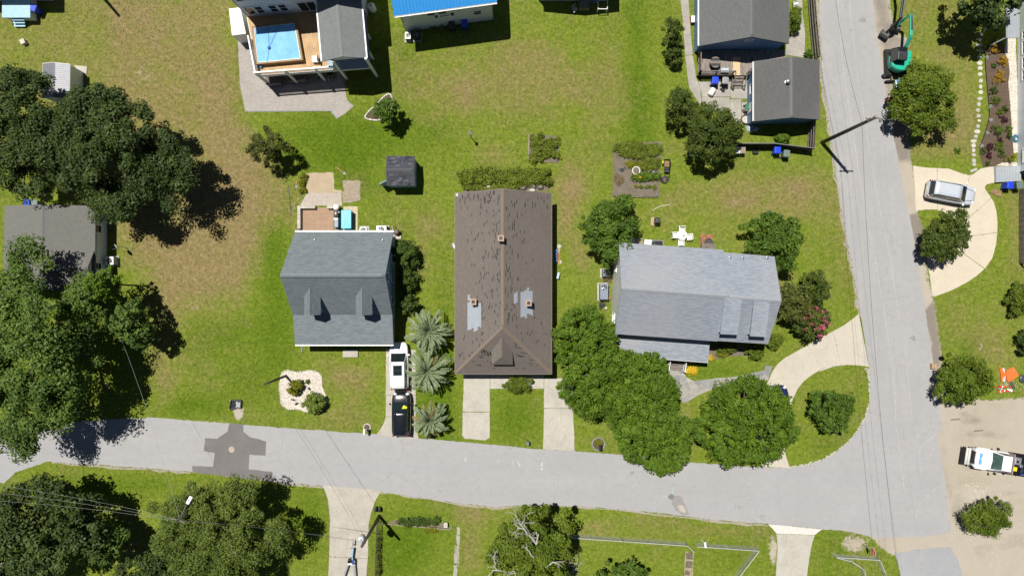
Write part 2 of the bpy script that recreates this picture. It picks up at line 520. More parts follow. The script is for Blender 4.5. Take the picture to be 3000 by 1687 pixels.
# bare verge along the side road, the dirt lot and the joint strip
region(sandm,'D',[(2185,-20),(2212,-20),(2222,120),(2246,200),(2268,330),(2295,412),(2312,560),(2334,690),(2352,780),(2372,930),(2385,1012),
                    (2460,1008),(2576,1000),(2700,1000),(2700,1500),(2395,1500),(2390,1420),(2372,1372),(2270,1385),(2220,1368),(2170,1340),(2360,1290),(2330,900),(2270,500)],1.0,.35)
region(sandm,'K',[(1080,1000),(1180,1010),(1300,1040),(1450,1020),(1560,1040),(1700,1060),(1800,1120),(2400,1130),(2400,1500),(1000,1500)],1.0,.4)
region(sandm,'L',[(800,1010),(1100,1000),(1300,1020),(1700,1010),(1800,1150),(1400,1215),(1180,1250),(1050,1170),(1000,1080)],1.0,.3)
region(grav,'J',[(690,-300),(850,-300),(870,250),(745,240),(690,0)],.85,.35)
region(grav,'J',[(815,760),(930,715),(985,900),(985,1080),(850,1075)],.95,.25)
region(grav,'K',[(965,210),(1085,90),(1110,300),(1155,640),(1120,760),(1030,690),(1060,500),(985,300)],.9,.25)
region(sandm,'E',[(480,-80),(650,-80),(690,150),(740,320),(830,360),(830,470),(690,560),(700,900),(800,1150),(860,1449),(690,1449),(600,700)],1.0,.4)
region(grav,'E',[(480,-80),(650,-80),(690,150),(740,320),(830,360),(830,470),(690,560),(700,900),(800,1150),(860,1449),(690,1449),(600,700)],.62,.5)
region(grav,'L',[(1600,0),(1680,0),(1700,500),(1800,800),(1760,1010),(1690,900),(1640,400)],.40,.6)
for b in [(2480,1090,60,8,.5),(2520,1100,40,6,.4),(2440,1170,25,12,.5),(2500,1240,60,10,.3),(2560,1360,60,25,.45),(2470,1390,40,30,.35),(2420,1290,16,60,.4),(2450,1060,50,10,.5),(2550,1240,30,14,.3)]: blob(grav,*b)
blob(grav,2300,590,12,40,.5)
blob(grav,1140,1255,30,6,.5)
blob(grav,2420,1040,60,12,.35); blob(grav,2440,1110,20,40,.25); blob(grav,2420,1215,40,20,.25)
ny,nx = GX.shape
verts = np.stack([GX.ravel(),GY.ravel(),np.zeros(GX.size)],1)
ii = np.arange(nx*ny).reshape(ny,nx)
quads = np.stack([ii[:-1,:-1].ravel(),ii[:-1,1:].ravel(),ii[1:,1:].ravel(),ii[1:,:-1].ravel()],1)
def np_mesh(name,verts,quads):
    me = bpy.data.meshes.new(name)
    k = quads.shape[1]
    me.vertices.add(len(verts)); me.vertices.foreach_set('co',np.ascontiguousarray(verts,np.float32).ravel())
    me.loops.add(quads.size); me.loops.foreach_set('vertex_index',np.ascontiguousarray(quads,np.int32).ravel())
    me.polygons.add(len(quads))
    me.polygons.foreach_set('loop_start',np.arange(0,quads.size,k,dtype=np.int32))
    me.polygons.foreach_set('loop_total',np.full(len(quads),k,np.int32))
    me.update(calc_edges=True)
    return me
gme = np_mesh('ground',verts,quads)
at = gme.attributes.new('cover','FLOAT_COLOR','POINT')
at.data.foreach_set('color',np.clip(np.stack([dry,sandm,grav,lush],-1),0,1).astype(np.float32).ravel())
t = NT('lawn')
P_ = t.pos()
a = t.new('ShaderNodeAttribute',attribute_name='cover')
sp = t.new('ShaderNodeSeparateColor'); t.link(a.outputs['Color'],sp.inputs[0])
n_big = t.noise(P_,0.16,5,0.62,dist=0.6); n_mid = t.noise(P_,0.75,5,0.68,dist=0.3); n_fine = t.noise(P_,3.2,4,0.75); n_vf = t.noise(P_,11.0,3,0.8); n_pat = t.noise(P_,1.7,3,0.6)
def jit(ch,k1,k2,k3):
    s_ = t.math('ADD',ch,t.math('MULTIPLY',t.math('SUBTRACT',n_big,0.5),k1))
    s_ = t.math('ADD',s_,t.math('MULTIPLY',t.math('SUBTRACT',n_mid,0.5),k2))
    return t.math('ADD',s_,t.math('MULTIPLY',t.math('SUBTRACT',n_fine,0.5),k3),True)
dryf = t.ramp(jit(sp.outputs[0],1.1,0.85,0.55),[(0.14,0.0),(0.88,1.0)])
lushf = t.ramp(jit(a.outputs['Alpha'],0.9,0.6,0.35),[(0.2,0.0),(0.85,1.0)])
green = t.mix(n_mid,(0.118,0.178,0.010),(0.228,0.266,0.042))
deep = t.mix(n_mid,(0.070,0.135,0.006),(0.130,0.190,0.012))
straw = t.mix(n_mid,(0.232,0.184,0.064),(0.275,0.210,0.108))
c = t.mix(lushf,green,deep)
c = t.mix(dryf,c,straw)
c = t.mix(t.ramp(n_vf,[(0.30,0.75),(0.62,0.0)]),c,t.mix(0.5,c,(0.02,0.025,0.004)))      # shade in the gaps between blades, painted as dark flecks
c = t.mix(t.ramp(n_vf,[(0.60,0.0),(0.82,0.30)]),c,(0.24,0.25,0.06))                            # dry blade tips
c = t.mix(0.80,c,t.mix(1.0,c,t.ramp(n_fine,[(0.28,(0.45,0.50,0.42)),(0.5,(1.0,1.0,1.0)),(0.72,(1.55,1.45,1.6))]),'MULTIPLY'))
c = t.mix(1.0,c,t.ramp(n_pat,[(0.3,(0.80,0.86,0.75)),(0.7,(1.18,1.12,1.2))]),'MULTIPLY')
sandc = t.mix(n_mid,(0.39,0.345,0.275),(0.47,0.425,0.355))
sandc = t.mix(t.ramp(n_vf,[(0.25,0.5),(0.6,0.0)]),sandc,(0.27,0.225,0.165))
sandc = t.mix(t.ramp(n_big,[(0.5,0.0),(0.72,0.5)]),sandc,(0.29,0.235,0.165))
sf = t.math('ADD',sp.outputs[1],t.math('MULTIPLY',t.math('SUBTRACT',n_fine,0.5),1.0))
sf = t.math('ADD',sf,t.math('MULTIPLY',t.math('SUBTRACT',n_mid,0.5),0.5))
sf = t.ramp(sf,[(0.36,0.0),(0.60,1.0)])
c = t.mix(sf,c,sandc)
gravc = t.mix(n_vf,(0.14,0.12,0.10),(0.28,0.245,0.21))
gf = t.math('ADD',sp.outputs[2],t.math('MULTIPLY',t.math('SUBTRACT',n_mid,0.5),0.9))
c = t.mix(t.ramp(gf,[(0.25,0.0),(0.75,0.9)]),c,gravc)
t.set(Base_Color=c,Roughness=0.95)
t.b.inputs['Specular IOR Level'].default_value = 0.1
hh = t.math('ADD',t.math('MULTIPLY',n_vf,0.6),t.math('MULTIPLY',n_fine,0.6))
t.bump(hh,0.55,0.10)
gme.materials.append(t.done('lawn'))
ground = link(bpy.data.objects.new('ground',gme))
tag(ground,'lawns, bare verge and sandy lot of the whole neighbourhood','ground',kind='structure')
# ================================================================== ROADS
def asphalt(key,base,tint,streak_scale):
    t = NT(key)
    p = t.pos()
    n1 = t.noise(p,0.22,5,0.6); n2 = t.noise(t.scale(p,streak_scale),1.0,5,0.6); n3 = t.noise(p,22.0,2,0.8); n4 = t.noise(p,1.6,6,0.7)
    c = t.ramp(n1,[(0.3,[b*0.92 for b in base]),(0.7,[b*1.06 for b in base])])
    c = t.mix(t.ramp(n2,[(0.42,0.0),(0.75,0.55)]),c,tint)
    c = t.mix(t.ramp(n4,[(0.46,0.0),(0.70,0.75)]),c,[b*0.86 for b in base])
    c = t.mix(0.32,c,t.ramp(n3,[(0.25,[b*0.55 for b in base]),(0.75,[b*1.4 for b in base])]))
    vo = t.new('ShaderNodeTexVoronoi',feature='DISTANCE_TO_EDGE'); vo.inputs['Scale'].default_value = 0.16
    wv = t.new('ShaderNodeVectorMath',operation='ADD'); t.link(p,wv.inputs[0])
    nn = t.new('ShaderNodeTexNoise'); nn.inputs['Scale'].default_value = 0.9; nn.inputs['Detail'].default_value = 6; t.link(p,nn.inputs['Vector'])
    vs = t.new('ShaderNodeVectorMath',operation='SCALE'); vs.inputs['Scale'].default_value = 2.2; t.link(nn.outputs['Color'],vs.inputs[0]); t.link(vs.outputs[0],wv.inputs[1])
    t.link(wv.outputs[0],vo.inputs['Vector'])
    ck = t.math('MULTIPLY',t.ramp(vo.outputs['Distance'],[(0.0,1.0),(0.006,0.0)]),t.ramp(n1,[(0.42,0.0),(0.62,0.45)]))
    c = t.mix(ck,c,[b*0.45 for b in base])
    t.set(Base_Color=c,Roughness=0.92); t.bump(n3,0.25,0.01)
    return t.done(key)
asphalt('asphalt_street',(0.335,0.330,0.332),(0.405,0.385,0.365),(0.05,0.7,1))
asphalt('asphalt_side',(0.335,0.33,0.33),(0.41,0.385,0.36),(0.8,0.05,1))
asphalt('asphalt_new',(0.155,0.146,0.142),(0.235,0.215,0.20),(0.5,0.25,1))
asphalt('asphalt_lower',(0.315,0.318,0.328),(0.37,0.365,0.36),(0.4,0.2,1))
street_pts = gp('D',[(-40,1108),(60,1098),(200,1060),(300,1052),(390,1050),(480,1057),(575,1064),(760,1079),(960,1093),(1165,1111),(1236,1118),
                      (1370,1130),(1445,1134),(1560,1143),(1700,1160),(1850,1171),(1980,1177)]) + \
    gp('R',[(1330,937),(1500,872),(1650,752),(1760,602),(1806,470)]) + gp('D',[(2340,1000),(2376,1200),(2394,1330)]) + \
    gp('L',[(1720,1040),(1480,1072),(1050,1090),(700,1015),(500,1005),(0,955)]) + \
    gp('D',[(1840,1311),(1640,1288),(1450,1272),(1370,1268),(1240,1274),(1130,1262),(960,1236),(820,1222),(690,1212),(480,1186),(300,1172),(120,1160),(40,1188),(10,1215),(-40,1210)])
MB().sheet(rough(street_pts,0.35,0.055,3),0.012).build('street',MATS['asphalt_street'],kind='structure')
side_l = [(2058,-30),(2062,60),(2070,200),(2090,330),(2110,480),(2130,600),(2150,700),(2165,795),(2176,860),(2187,925),(2191,1000),(2186,1040)]
side_r = [(2195,-30),(2200,60),(2217,160),(2238,290),(2258,400),(2278,500),(2296,580),(2313,680),(2329,790),(2346,900),(2360,1000),(2372,1090)]
MB().sheet(rough(gp('D',side_l) + list(reversed(gp('D',side_r))),0.35,0.05,5),0.016).build('side_road',MATS['asphalt_side'],kind='structure')
side = bpy.data.objects['side_road']
low = gp('L',[(1190,1235),(1400,1195),(1720,1172),(1790,1290),(1840,1449),(1860,1560),(1262,1560),(1250,1449),(1230,1330)])
MB().sheet(rough(low,0.35,0.04,8),0.012).build('lower_road',MATS['asphalt_lower'],kind='structure')
street = bpy.data.objects['street']
def strip(pts,w,z,seed=0,jit_=0.0):
    pts = [Vector((p[0],p[1],0)) for p in pts]; m = MB(); L = []; Rr = []
    rng = random.Random(seed)
    for i,p in enumerate(pts):
        d = (pts[min(i + 1,len(pts) - 1)] - pts[max(i - 1,0)]).normalized()
        s_ = Vector((-d.y,d.x,0))*(w/2)
        L.append(p + s_*rng.uniform(1 - jit_,1 + jit_)); Rr.append(p - s_*rng.uniform(1 - jit_,1 + jit_))
    n = len(pts)
    vs = [(q.x,q.y,z) for q in L] + [(q.x,q.y,z) for q in Rr]
    m.add(vs,[(i,n + i,n + i + 1,i + 1) for i in range(n - 1)])
    return m
mk('road_seam',(0.385,0.372,0.36),0.9,var=0.15,fine=6)
mk('sand_edge_mix',(0.33,0.295,0.235),0.95,var=0.3,scale=2.5,fine=9)
mk('sand_drift',(0.42,0.385,0.325),0.95,var=0.18,scale=1.5,fine=9)
for k,off in enumerate((0.36,0.58)):
    pts = [g('D',*a).lerp(g('D',*b),off) for a,b in zip(side_l,side_r)]
    strip(curve(pts,4),0.10,0.0205,k,0.5).build('seam',MATS['road_seam'],side)
strip(curve(gp('L',[(1190,0),(1222,130),(1240,330),(1262,480),(1285,640)]),5),0.12,0.0165,4,0.8).build('seam',MATS['road_seam'],street)
# tar patch over the new drain and the smaller patch by the manhole
patch = gp('D',[(586,1064),(612,1066),(612,1085),(628,1098),(670,1110),(668,1146),(628,1142),(625,1180),(686,1186),(684,1210),(640,1206),(485,1187),(484,1171),(537,1173),(541,1138),(513,1134),(516,1101),(546,1103),(572,1085),(576,1066)])
MB().sheet(rough(patch,0.4,0.03,2),0.018).build('tar_patch',MATS['asphalt_new'],street)
mk('asphalt_patch_b',(0.27,0.26,0.255),0.9,var=0.25,fine=8)
MB().sheet(rough(gp('R',[(325,1162),(370,1162),(435,1300),(425,1312),(385,1308),(335,1270),(300,1215)]),0.4,0.03,2),0.018).build('tar_patch',MATS['asphalt_patch_b'],street)
MB().sheet(rough(gp('R',[(345,1235),(385,1230),(412,1275),(405,1298),(365,1280)]),0.3,0.05,6),0.022).build('sand_drift',MATS['sand_drift'],street)
mh = MB(); c0 = g('R',300,1172); mh.lathe((c0.x,c0.y,0.013),[(0.30,0),(0.30,0.012)],20)
mho = mh.build('manhole_cover',mk('manhole_iron',(0.20,0.20,0.20),.7,.2,var=.3),street)
mr = MB()
for k in range(3): mr.bar((c0.x - .24,c0.y - .12 + k*.12,.029),(c0.x + .24,c0.y - .12 + k*.12,.029),.03,.008)
mr.build('rib',MATS['grey_metal'],mho)
c1 = g('D',583,1130)
MB().lathe((c1.x,c1.y,0.019),[(0.30,0),(0.30,0.012)],18).build('manhole_cover',mk('rusty_iron',(0.42,0.36,0.28),0.9,var=0.4,scale=8),street)
mk('chalk',(0.47,0.465,0.46),0.9,var=0.1)
mk('survey_green',(0.33,0.42,0.38),0.9,var=0.1)
for sh,a_,b_,w in [('P',(290,1130),(296,1162),.16),('P',(652,1152),(652,1195),.07),('P',(690,1160),(705,1200),.12),('P',(872,1165),(868,1232),.16),('P',(850,1208),(880,1205),.10),('P',(535,1155),(540,1175),.08)]:
    pa,pb = g(sh,*a_),g(sh,*b_)
    strip([pa.lerp(pb,k/5) for k in range(6)],w,0.0175,int(a_[0]),0.8).build('chalk_mark',MATS['chalk'],street)
for a_,b_ in [((230,1165),(268,1165)),((312,1105),(312,1148))]:
    strip([g('R',*a_),g('R',*b_)],0.12,0.0175,3,.5).build('chalk_mark',MATS['survey_green'],street)
# pale arcs of sand tracked onto the tarmac by turning trucks, a few oil marks
for k,(q,w) in enumerate([([(1580,20),(1500,50),(1420,110),(1375,200)],.14),([(1600,110),(1520,160),(1450,230),(1420,300)],.16),([(1620,210),(1560,260),(1500,350)],.12),([(1680,560),(1560,640),(1440,760),(1390,900)],.10)]):
    strip(curve(gp('L',q),8),w,0.0185 + .001*k,40 + k,.8).build('sand_track',MATS['road_seam'],street)
mk('oil_mark',(0.265,0.26,0.25),.8,var=.25,scale=4)
for k,(sh,q,rr) in enumerate([('K',(885,450),.30),('L',(700,955),.08),('R',(815,1250),.10),('N',(392,1182),.07),('N',(1030,1275),.09),('E',(410,190),.35),('E',(300,290),.15),('P',(100,1385),.12),('P',(1550,1250),.2)]):
    c_ = g(sh,*q); MB().sheet(circ(c_,rr,rr*.7,14,.25,k),.0225).build('oil_mark',MATS['oil_mark'],side if sh in 'KE' else street)
# crumbled sandy edge where asphalt meets turf
strip(curve(gp('D',[(700,1216),(960,1237),(1120,1262),(1240,1276),(1370,1270),(1450,1274),(1640,1291),(1840,1314),(1930,1321)]),6),0.22,0.0065,11,0.98).build('sand_edge',MATS['sand_edge_mix'],street)
strip(curve(gp('D',[(130,1162),(300,1175),(480,1188)]),8),0.24,0.0065,12,0.98).build('sand_edge',MATS['sand_edge_mix'],street)
strip(curve(gp('R',[(1195,953),(1330,933),(1500,868),(1650,748),(1757,600),(1803,470),(1808,400),(1798,280),(1778,200)]),16),0.34,0.0065,13,0.55).build('sand_edge',MATS['sand_drift'],street)
strip(curve(gp('D',[(2055,0),(2068,200),(2088,330),(2108,480),(2128,600),(2148,700),(2163,795)]),8),0.42,0.0065,14,0.95).build('sand_edge',MATS['sand_edge_mix'],side)
# ================================================================== DRIVEWAYS AND PATHS (slabs with open joints)
EXCL = []
def slabs(name,polys,mat,z=0.035,seed=0,jitter=0.02,sub='slab'):
    """a paved surface: a bed plus one child per concrete slab"""
    allp = [p for q in polys for p in q]
    root = bpy.data.objects.new(name,None); link(root)
    c = sum((Vector((p[0],p[1],0)) for p in allp),Vector((0,0,0)))/len(allp)
    root.location = c; ORG[root.name] = (c,0.0)
    tag(root,kind='structure')
    EXCL.extend([list(q) for q in polys])
    for k,q in enumerate(polys):
        MB().prism(rough(q,0.6,jitter,seed + k),-0.03,z + 0.004*((k*7) % 3 - 1)).build(sub,mat,root)
    return root
mk('concrete_b',(0.435,0.40,0.34),0.9,var=0.2,scale=0.8,fine=12,stain=.5)
# by the blue-grey house
dw = lambda*p: gp('N',p)
slabs('driveway',[dw((1330,330),(1568,345),(1568,528),(1327,526)),dw((1327,529),(1568,531),(1567,708),(1326,706)),dw((1326,709),(1567,711),(1567,883),(1324,880)),
                   dw((1324,884),(1567,887),(1572,960),(1592,1062),(1480,1055),(1330,1040),(1248,1027),(1282,985),(1312,930))],MATS['concrete_b'],seed=20)
# two drives and a walk before the brown house
pw = lambda*p: gp('P',p)
slabs('driveway',[pw((284,470),(478,470),(476,788),(273,788)),pw((273,792),(476,792),(477,982),(440,1003),(290,990),(268,965))],MATS['concrete'],seed=30)
slabs('walkway',[pw((481,505),(620,505),(620,614),(481,614)),pw((623,505),(760,505),(760,614),(623,614)),pw((763,505),(886,505),(886,614),(763,614))],MATS['concrete'],seed=34)
slabs('driveway',[pw((889,535),(1106,537),(1105,760),(886,760)),pw((886,763),(1105,763),(1118,1085),(1000,1078),(880,1068))],MATS['concrete'],seed=36)
# crescent drive of the corner house
outer = gp('K',[(372,225),(230,330),(100,402),(0,450)]) + gp('R',[(1290,50),(1150,130),(1085,195),(1040,280),(1005,370),(965,520),(950,700),(985,945)])
inner = gp('K',[(468,722),(330,705),(160,715),(0,765)]) + gp('R',[(1450,200),(1330,275),(1260,352),(1215,450),(1180,560),(1155,700),(1160,830),(1196,955)])
oc = curve(outer,4); ic = curve(inner,4); segs = []
cuts = [0,7,15,21,27,33,38,len(oc) - 1]
for a_,b_ in zip(cuts[:-1],cuts[1:]):
    q = [p for p in oc[a_:b_ + 1]] + [p for p in reversed(ic[a_:b_ + 1])]
    c_ = sum(q,Vector((0,0,0)))/len(q)
    segs.append([c_ + (p - c_)*0.9975 for p in q])
slabs('driveway',segs,MATS['concrete_new'],z=0.03,seed=40,jitter=0.012)
# U-shaped drive across the side road
jw = lambda*p: gp('J',p)
u1 = jw((885,275),(1000,295),(1110,300),(1112,690),(1080,690),(1000,690),(910,705),(900,500))
u2 = jw((1113,300),(1220,305),(1330,345),(1400,365),(1420,364),(1360,560),(1262,765),(1230,745),(1160,710),(1115,694))
u3 = jw((1423,364),(1445,360),(1520,305),(1600,287),(1665,285),(1670,430),(1620,440),(1575,455),(1560,485),(1585,530),(1620,580),(1310,850),(1265,768),(1363,562))
u4 = jw((1622,583),(1645,620),(1670,710),(1680,820),(1678,905),(1332,950),(1328,900),(1312,853))
u5 = jw((1678,909),(1665,1020),(1630,1150),(1560,1245),(1290,1050),(1320,990),(1332,954))
u6 = jw((1557,1249),(1480,1318),(1400,1370),(1250,1450),(1090,1508),(1066,1502),(1040,1300),(1010,1150),(1060,1128),(1130,1140),(1230,1105),(1287,1053))
slabs('driveway',[u1,u2,u3,u4,u5,u6],mk('concrete_cream',(0.56,0.495,0.385),0.9,var=0.07,scale=0.5,fine=16,stain=.18),z=0.03,seed=50,jitter=0.012)
# drives on the south side of the street
ow = lambda*p: gp('O',p)
slabs('driveway',[ow((625,303),(1000,335),(1368,368),(1290,490),(1235,640),(1205,800),(1192,1220),(708,1196),(716,700),(690,480)),
                   ow((707,1202),(1191,1226),(1165,1560),(690,1560),(695,1440))],MATS['concrete_b'],seed=60)
lw = lambda*p: gp('L',p)
slabs('driveway',[lw((0,957),(250,980),(508,1006),(440,1058),(180,1050),(80,1045))],mk('concrete_white',(0.60,0.58,0.53),0.9,var=0.06,fine=14),seed=65)
slabs('driveway',[lw((80,1049),(180,1053),(440,1061),(415,1130),(385,1290),(365,1449),(360,1560),(62,1560),(70,1449),(92,1200))],MATS['concrete'],seed=66)
# long narrow concrete walk west of the deck house and the yard slabs behind it
slabs('walkway',[gp('DD',q) for q in [((296,-40),(372,-40),(385,160),(322,165)),((322,168),(385,163),(398,330),(332,335)),((332,338),(398,333),(416,520),(345,525)),
                                        ((345,528),(416,523),(450,740),(372,760)),((372,763),(450,743),(475,790),(500,960),(500,1010),(440,920),(385,830))]],MATS['concrete_old'],seed=70)
slabs('patio',[gp('DD',q) for q in [((472,770),(760,760),(775,915),(505,918)),((763,760),(965,760),(962,935),(778,932)),((505,921),(764,921),(764,1060),(508,1060)),
                                      ((767,940),(875,940),(872,1172),(800,1172),(770,1100)),((878,968),(975,960),(968,1170),(876,1170))]],MATS['concrete_old'],seed=74)
slabs('walkway',[gp('DD',q) for q in [((1300,410),(1400,260),(1450,120),(1475,300),(1470,545),(1290,520)),((1395,-30),(1450,-30),(1450,117),(1400,257),(1360,330),(1390,110))]],MATS['concrete_old'],seed=78)
slabs('parking_pad',[gp('M',[(-60,1385),(20,1365),(60,1390),(145,1415),(142,1540),(-60,1540)])],MATS['concrete_old'],seed=80)
# bed of white grit beside the lower drive
# ================================================================== BUILDING KIT
shingles('roof_blue_grey',(0.175,0.205,0.222),(0.095,0.115,0.13),(0.26,0.285,0.295),0.42,0.15)
shingles('roof_brown',(0.172,0.146,0.126),(0.125,0.105,0.09),(0.215,0.184,0.16),tone=(0.125,0.108,0.096))
shingles('roof_pale',(0.275,0.302,0.350),(0.165,0.19,0.235),(0.40,0.425,0.46),0.42,0.15,tone=(0.33,0.325,0.335))
shingles('roof_grey',(0.135,0.138,0.135),(0.10,0.105,0.105),(0.17,0.17,0.165))
shingles('roof_west',(0.165,0.16,0.145),(0.13,0.13,0.118),(0.20,0.195,0.175))
shingles('roof_porch',(0.185,0.20,0.195),(0.13,0.145,0.145),(0.25,0.262,0.255),roww=0.24,rowh=0.13)
shingles('roof_garage',(0.115,0.112,0.11),(0.085,0.083,0.082),(0.145,0.142,0.14),tone=(0.16,0.155,0.155))
shingles('roof_shed',(0.055,0.058,0.072),(0.028,0.031,0.043),(0.10,0.103,0.12),roww=0.6,rowh=0.17)
shingles('roof_repair',(0.34,0.37,0.42),(0.27,0.30,0.35),(0.42,0.44,0.48))
mk('worn_tab',(0.060,0.053,0.048),0.95,var=0.3)
mk('ridge_blue',(0.18,0.205,0.22),0.9,var=0.15,fine=14)
mk('ridge_brown',(0.22,0.17,0.13),0.9,var=0.12,fine=14)
mk('ridge_pale',(0.30,0.315,0.34),0.9,var=0.1,fine=14)
mk('ridge_grey',(0.15,0.155,0.155),0.9,var=0.1,fine=14)
siding('siding_white',(0.72,0.78,0.86)); siding('siding_shade_blue',(0.24,0.42,0.64)); siding('siding_shade_deep',(0.14,0.28,0.50)); siding('siding_cream',(0.60,0.56,0.48)); siding('siding_bright',(0.86,0.86,0.85)); siding('siding_pale',(0.72,0.77,0.82))  # skylight blue of shaded walls is put into the bluish siding colours
def lerp(a,b,k): return Vector(a).lerp(Vector(b),k)
def wall(root,poly3,mat,th=0.12,name='wall',inward=None):
    """an upright wall plate; poly3 is its outer outline"""
    P3 = [Vector(p) for p in poly3]
    n = (P3[1] - P3[0]).cross(P3[-1] - P3[0]).normalized()
    if inward is not None and n.dot(Vector(inward)) < 0: n = -n
    k = len(P3)
    vs = P3 + [p + n*th for p in P3]
    fs = [tuple(range(k)),tuple(reversed(range(k,2*k)))] + [(i,k + i,k + (i + 1) % k,(i + 1) % k) for i in range(k)]
    return MB().add(vs,fs).build(name,mat,root)
def window(root,base,u,n,x,z,w,h,mat='window_glass',frame='white_trim',bars=(0,1)):
    """base: wall foot point, u along wall, n outward; x,z centre on the wall"""
    u = Vector(u).normalized(); n = Vector(n).normalized(); up = Vector((0,0,1))
    c = Vector(base) + u*x + up*z
    t_ = 0.07
    f = MB()
    for a_,b_ in ((c - u*(w/2) - up*(h/2),c + u*(w/2) - up*(h/2)),(c - u*(w/2) + up*(h/2),c + u*(w/2) + up*(h/2))):
        f.bar(a_ + n*0.03 - u*t_,b_ + n*0.03 + u*t_,0.07,t_*1.4,up)
    for sx in (-1,1):
        f.bar(c + u*(sx*w/2) + n*0.031 - up*(h/2),c + u*(sx*w/2) + n*0.031 + up*(h/2),t_*1.3,0.07,n)
    fo = f.build('window',MATS[frame],root)
    p = MB(); hw,hh = w/2 - 0.02,h/2 - 0.02
    vs = []
    for d in (0.012,0.004):
        for sx,sz in ((-1,-1),(1,-1),(1,1),(-1,1)): vs.append(c + u*(sx*hw) + up*(sz*hh) + n*d)
    p.add(vs,[(0,1,2,3),(7,6,5,4),(0,4,5,1),(1,5,6,2),(2,6,7,3),(3,7,4,0)]).build('pane',MATS[mat],fo)
    b = MB(); k = 0
    for i in range(bars[1]):
        zz = -hh + (i + 1)*2*hh/(bars[1] + 1)
        b.bar(c - u*hw + up*zz + n*0.025,c + u*hw + up*zz + n*0.025,0.03,0.045,up); k += 1
    for i in range(bars[0]):
        xx = -hw + (i + 1)*2*hw/(bars[0] + 1)
        b.bar(c + u*xx - up*hh + n*0.0255,c + u*xx + up*hh + n*0.0255,0.045,0.03,n); k += 1
    if k: b.build('sash_bar',MATS[frame],fo)
    return fo
def ridge_caps(root,a,b,mat,w=0.34,step=0.24):
    a = Vector(a); b = Vector(b); m = MB(); d = (b - a); L = d.length; d.normalize()
    sd = d.cross(Vector((0,0,1))).normalized()
    n = int(L/step)
    for i in range(n):
        p = a + d*(i*step); q = a + d*(i*step + step*0.97)
        lift = 0.018 if i % 2 else 0.024
        vs = []
        for r_,e in ((p,lift + 0.012),(q,lift)):
            vs += [r_ - sd*(w/2) + Vector((0,0,e - 0.07)),r_ + Vector((0,0,e + 0.02)),r_ + sd*(w/2) + Vector((0,0,e - 0.07))]
        m.add(vs,[(0,1,4,3),(1,2,5,4),(0,3,5,2),(0,2,1),(3,4,5)])
    return m.build('ridge_cap',mat,root,kind='stuff')
def gable(root,A,B,C,Dd,he,hr,roofm,wallm,ridgem,over=0.3,th=0.14,walls=(1,1,1,1),base=0.0,trim='white_trim',rlift=0.0):
    """A,B,C,D eave corners in plan; ridge parallel to AB"""
    A,B,C,Dd = [Vector((p[0],p[1],he)) for p in (A,B,C,Dd)]
    R1 = lerp(A,Dd,.5); R2 = lerp(B,C,.5); R1.z = R2.z = hr
    u = (B - A).normalized()
    v = (Dd - A).normalized()
    MB().slab([A,B,R2,R1],u,th).build('roof_slope',roofm,root)
    MB().slab([Dd,C,R2,R1],u,th).build('roof_slope',roofm,root)
    ridge_caps(root,R1 + u*0.02,R2 - u*0.02,ridgem)
    for a_,b_ in ((A,B),(Dd,C)):
        out = -v if a_ is A else v
        MB().bar(a_ + out*0.016 - Vector((0,0,.10)),b_ + out*0.016 - Vector((0,0,.10)),0.03,0.16).build('fascia',MATS[trim],root)
    for e_,R_,s_ in ((A,R1,-1),(Dd,R1,-1),(B,R2,1),(C,R2,1)):
        MB().bar(e_ + u*(s_*0.018) - Vector((0,0,.10)),R_ + u*(s_*0.018) - Vector((0,0,.10)),0.03,0.17).build('rake_board',MATS[trim],root)
    a,b,c,d = A + (u + v)*over,B + (-u + v)*over,C + (-u - v)*over,Dd + (u - v)*over
    zt = he + over*(hr - he)/((R1 - A).xy.length) - th - 0.02
    zr = hr - th - 0.02
    lo = lambda p: Vector((p.x,p.y,base)); hi = lambda p: Vector((p.x,p.y,zt))
    m1 = lerp(a,d,.5); m2 = lerp(b,c,.5)
    if walls[0]: wall(root,[lo(a),lo(b),hi(b),hi(a)],wallm,inward=v)
    if walls[1]: wall(root,[lo(b),lo(c),hi(c),Vector((m2.x,m2.y,zr)),hi(b)],wallm,inward=-u)
    if walls[2]: wall(root,[lo(c),lo(d),hi(d),hi(c)],wallm,inward=-v)
    if walls[3]: wall(root,[lo(d),lo(a),hi(a),Vector((m1.x,m1.y,zr)),hi(d)],wallm,inward=u)
    return dict(a=lo(a),b=lo(b),c=lo(c),d=lo(d),u=u,v=v,R1=R1,R2=R2,A=A,B=B,C=C,D=Dd,zt=zt)
def gutter(root,a,b,w=0.13,mat='white_trim',n_hang=0,name='gutter'):
    a = Vector(a); b = Vector(b); d = (b - a).normalized(); sd = d.cross(Vector((0,0,1)))
    m = MB()
    m.bar(a - Vector((0,0,.10)),b - Vector((0,0,.10)),w,0.02)
    m.bar(a + sd*(w/2) - Vector((0,0,.05)),b + sd*(w/2) - Vector((0,0,.05)),0.012,0.11)
    m.bar(a - sd*(w/2) - Vector((0,0,.05)),b - sd*(w/2) - Vector((0,0,.05)),0.012,0.11)
    g_ = m.build(name,MATS[mat],root)
    for i in range(n_hang):
        p = a.lerp(b,(i + .5)/n_hang)
        MB().bar(p - sd*(w/2),p + sd*(w/2),0.03,0.012).build('hanger',MATS['white_trim'],g_)
    return g_
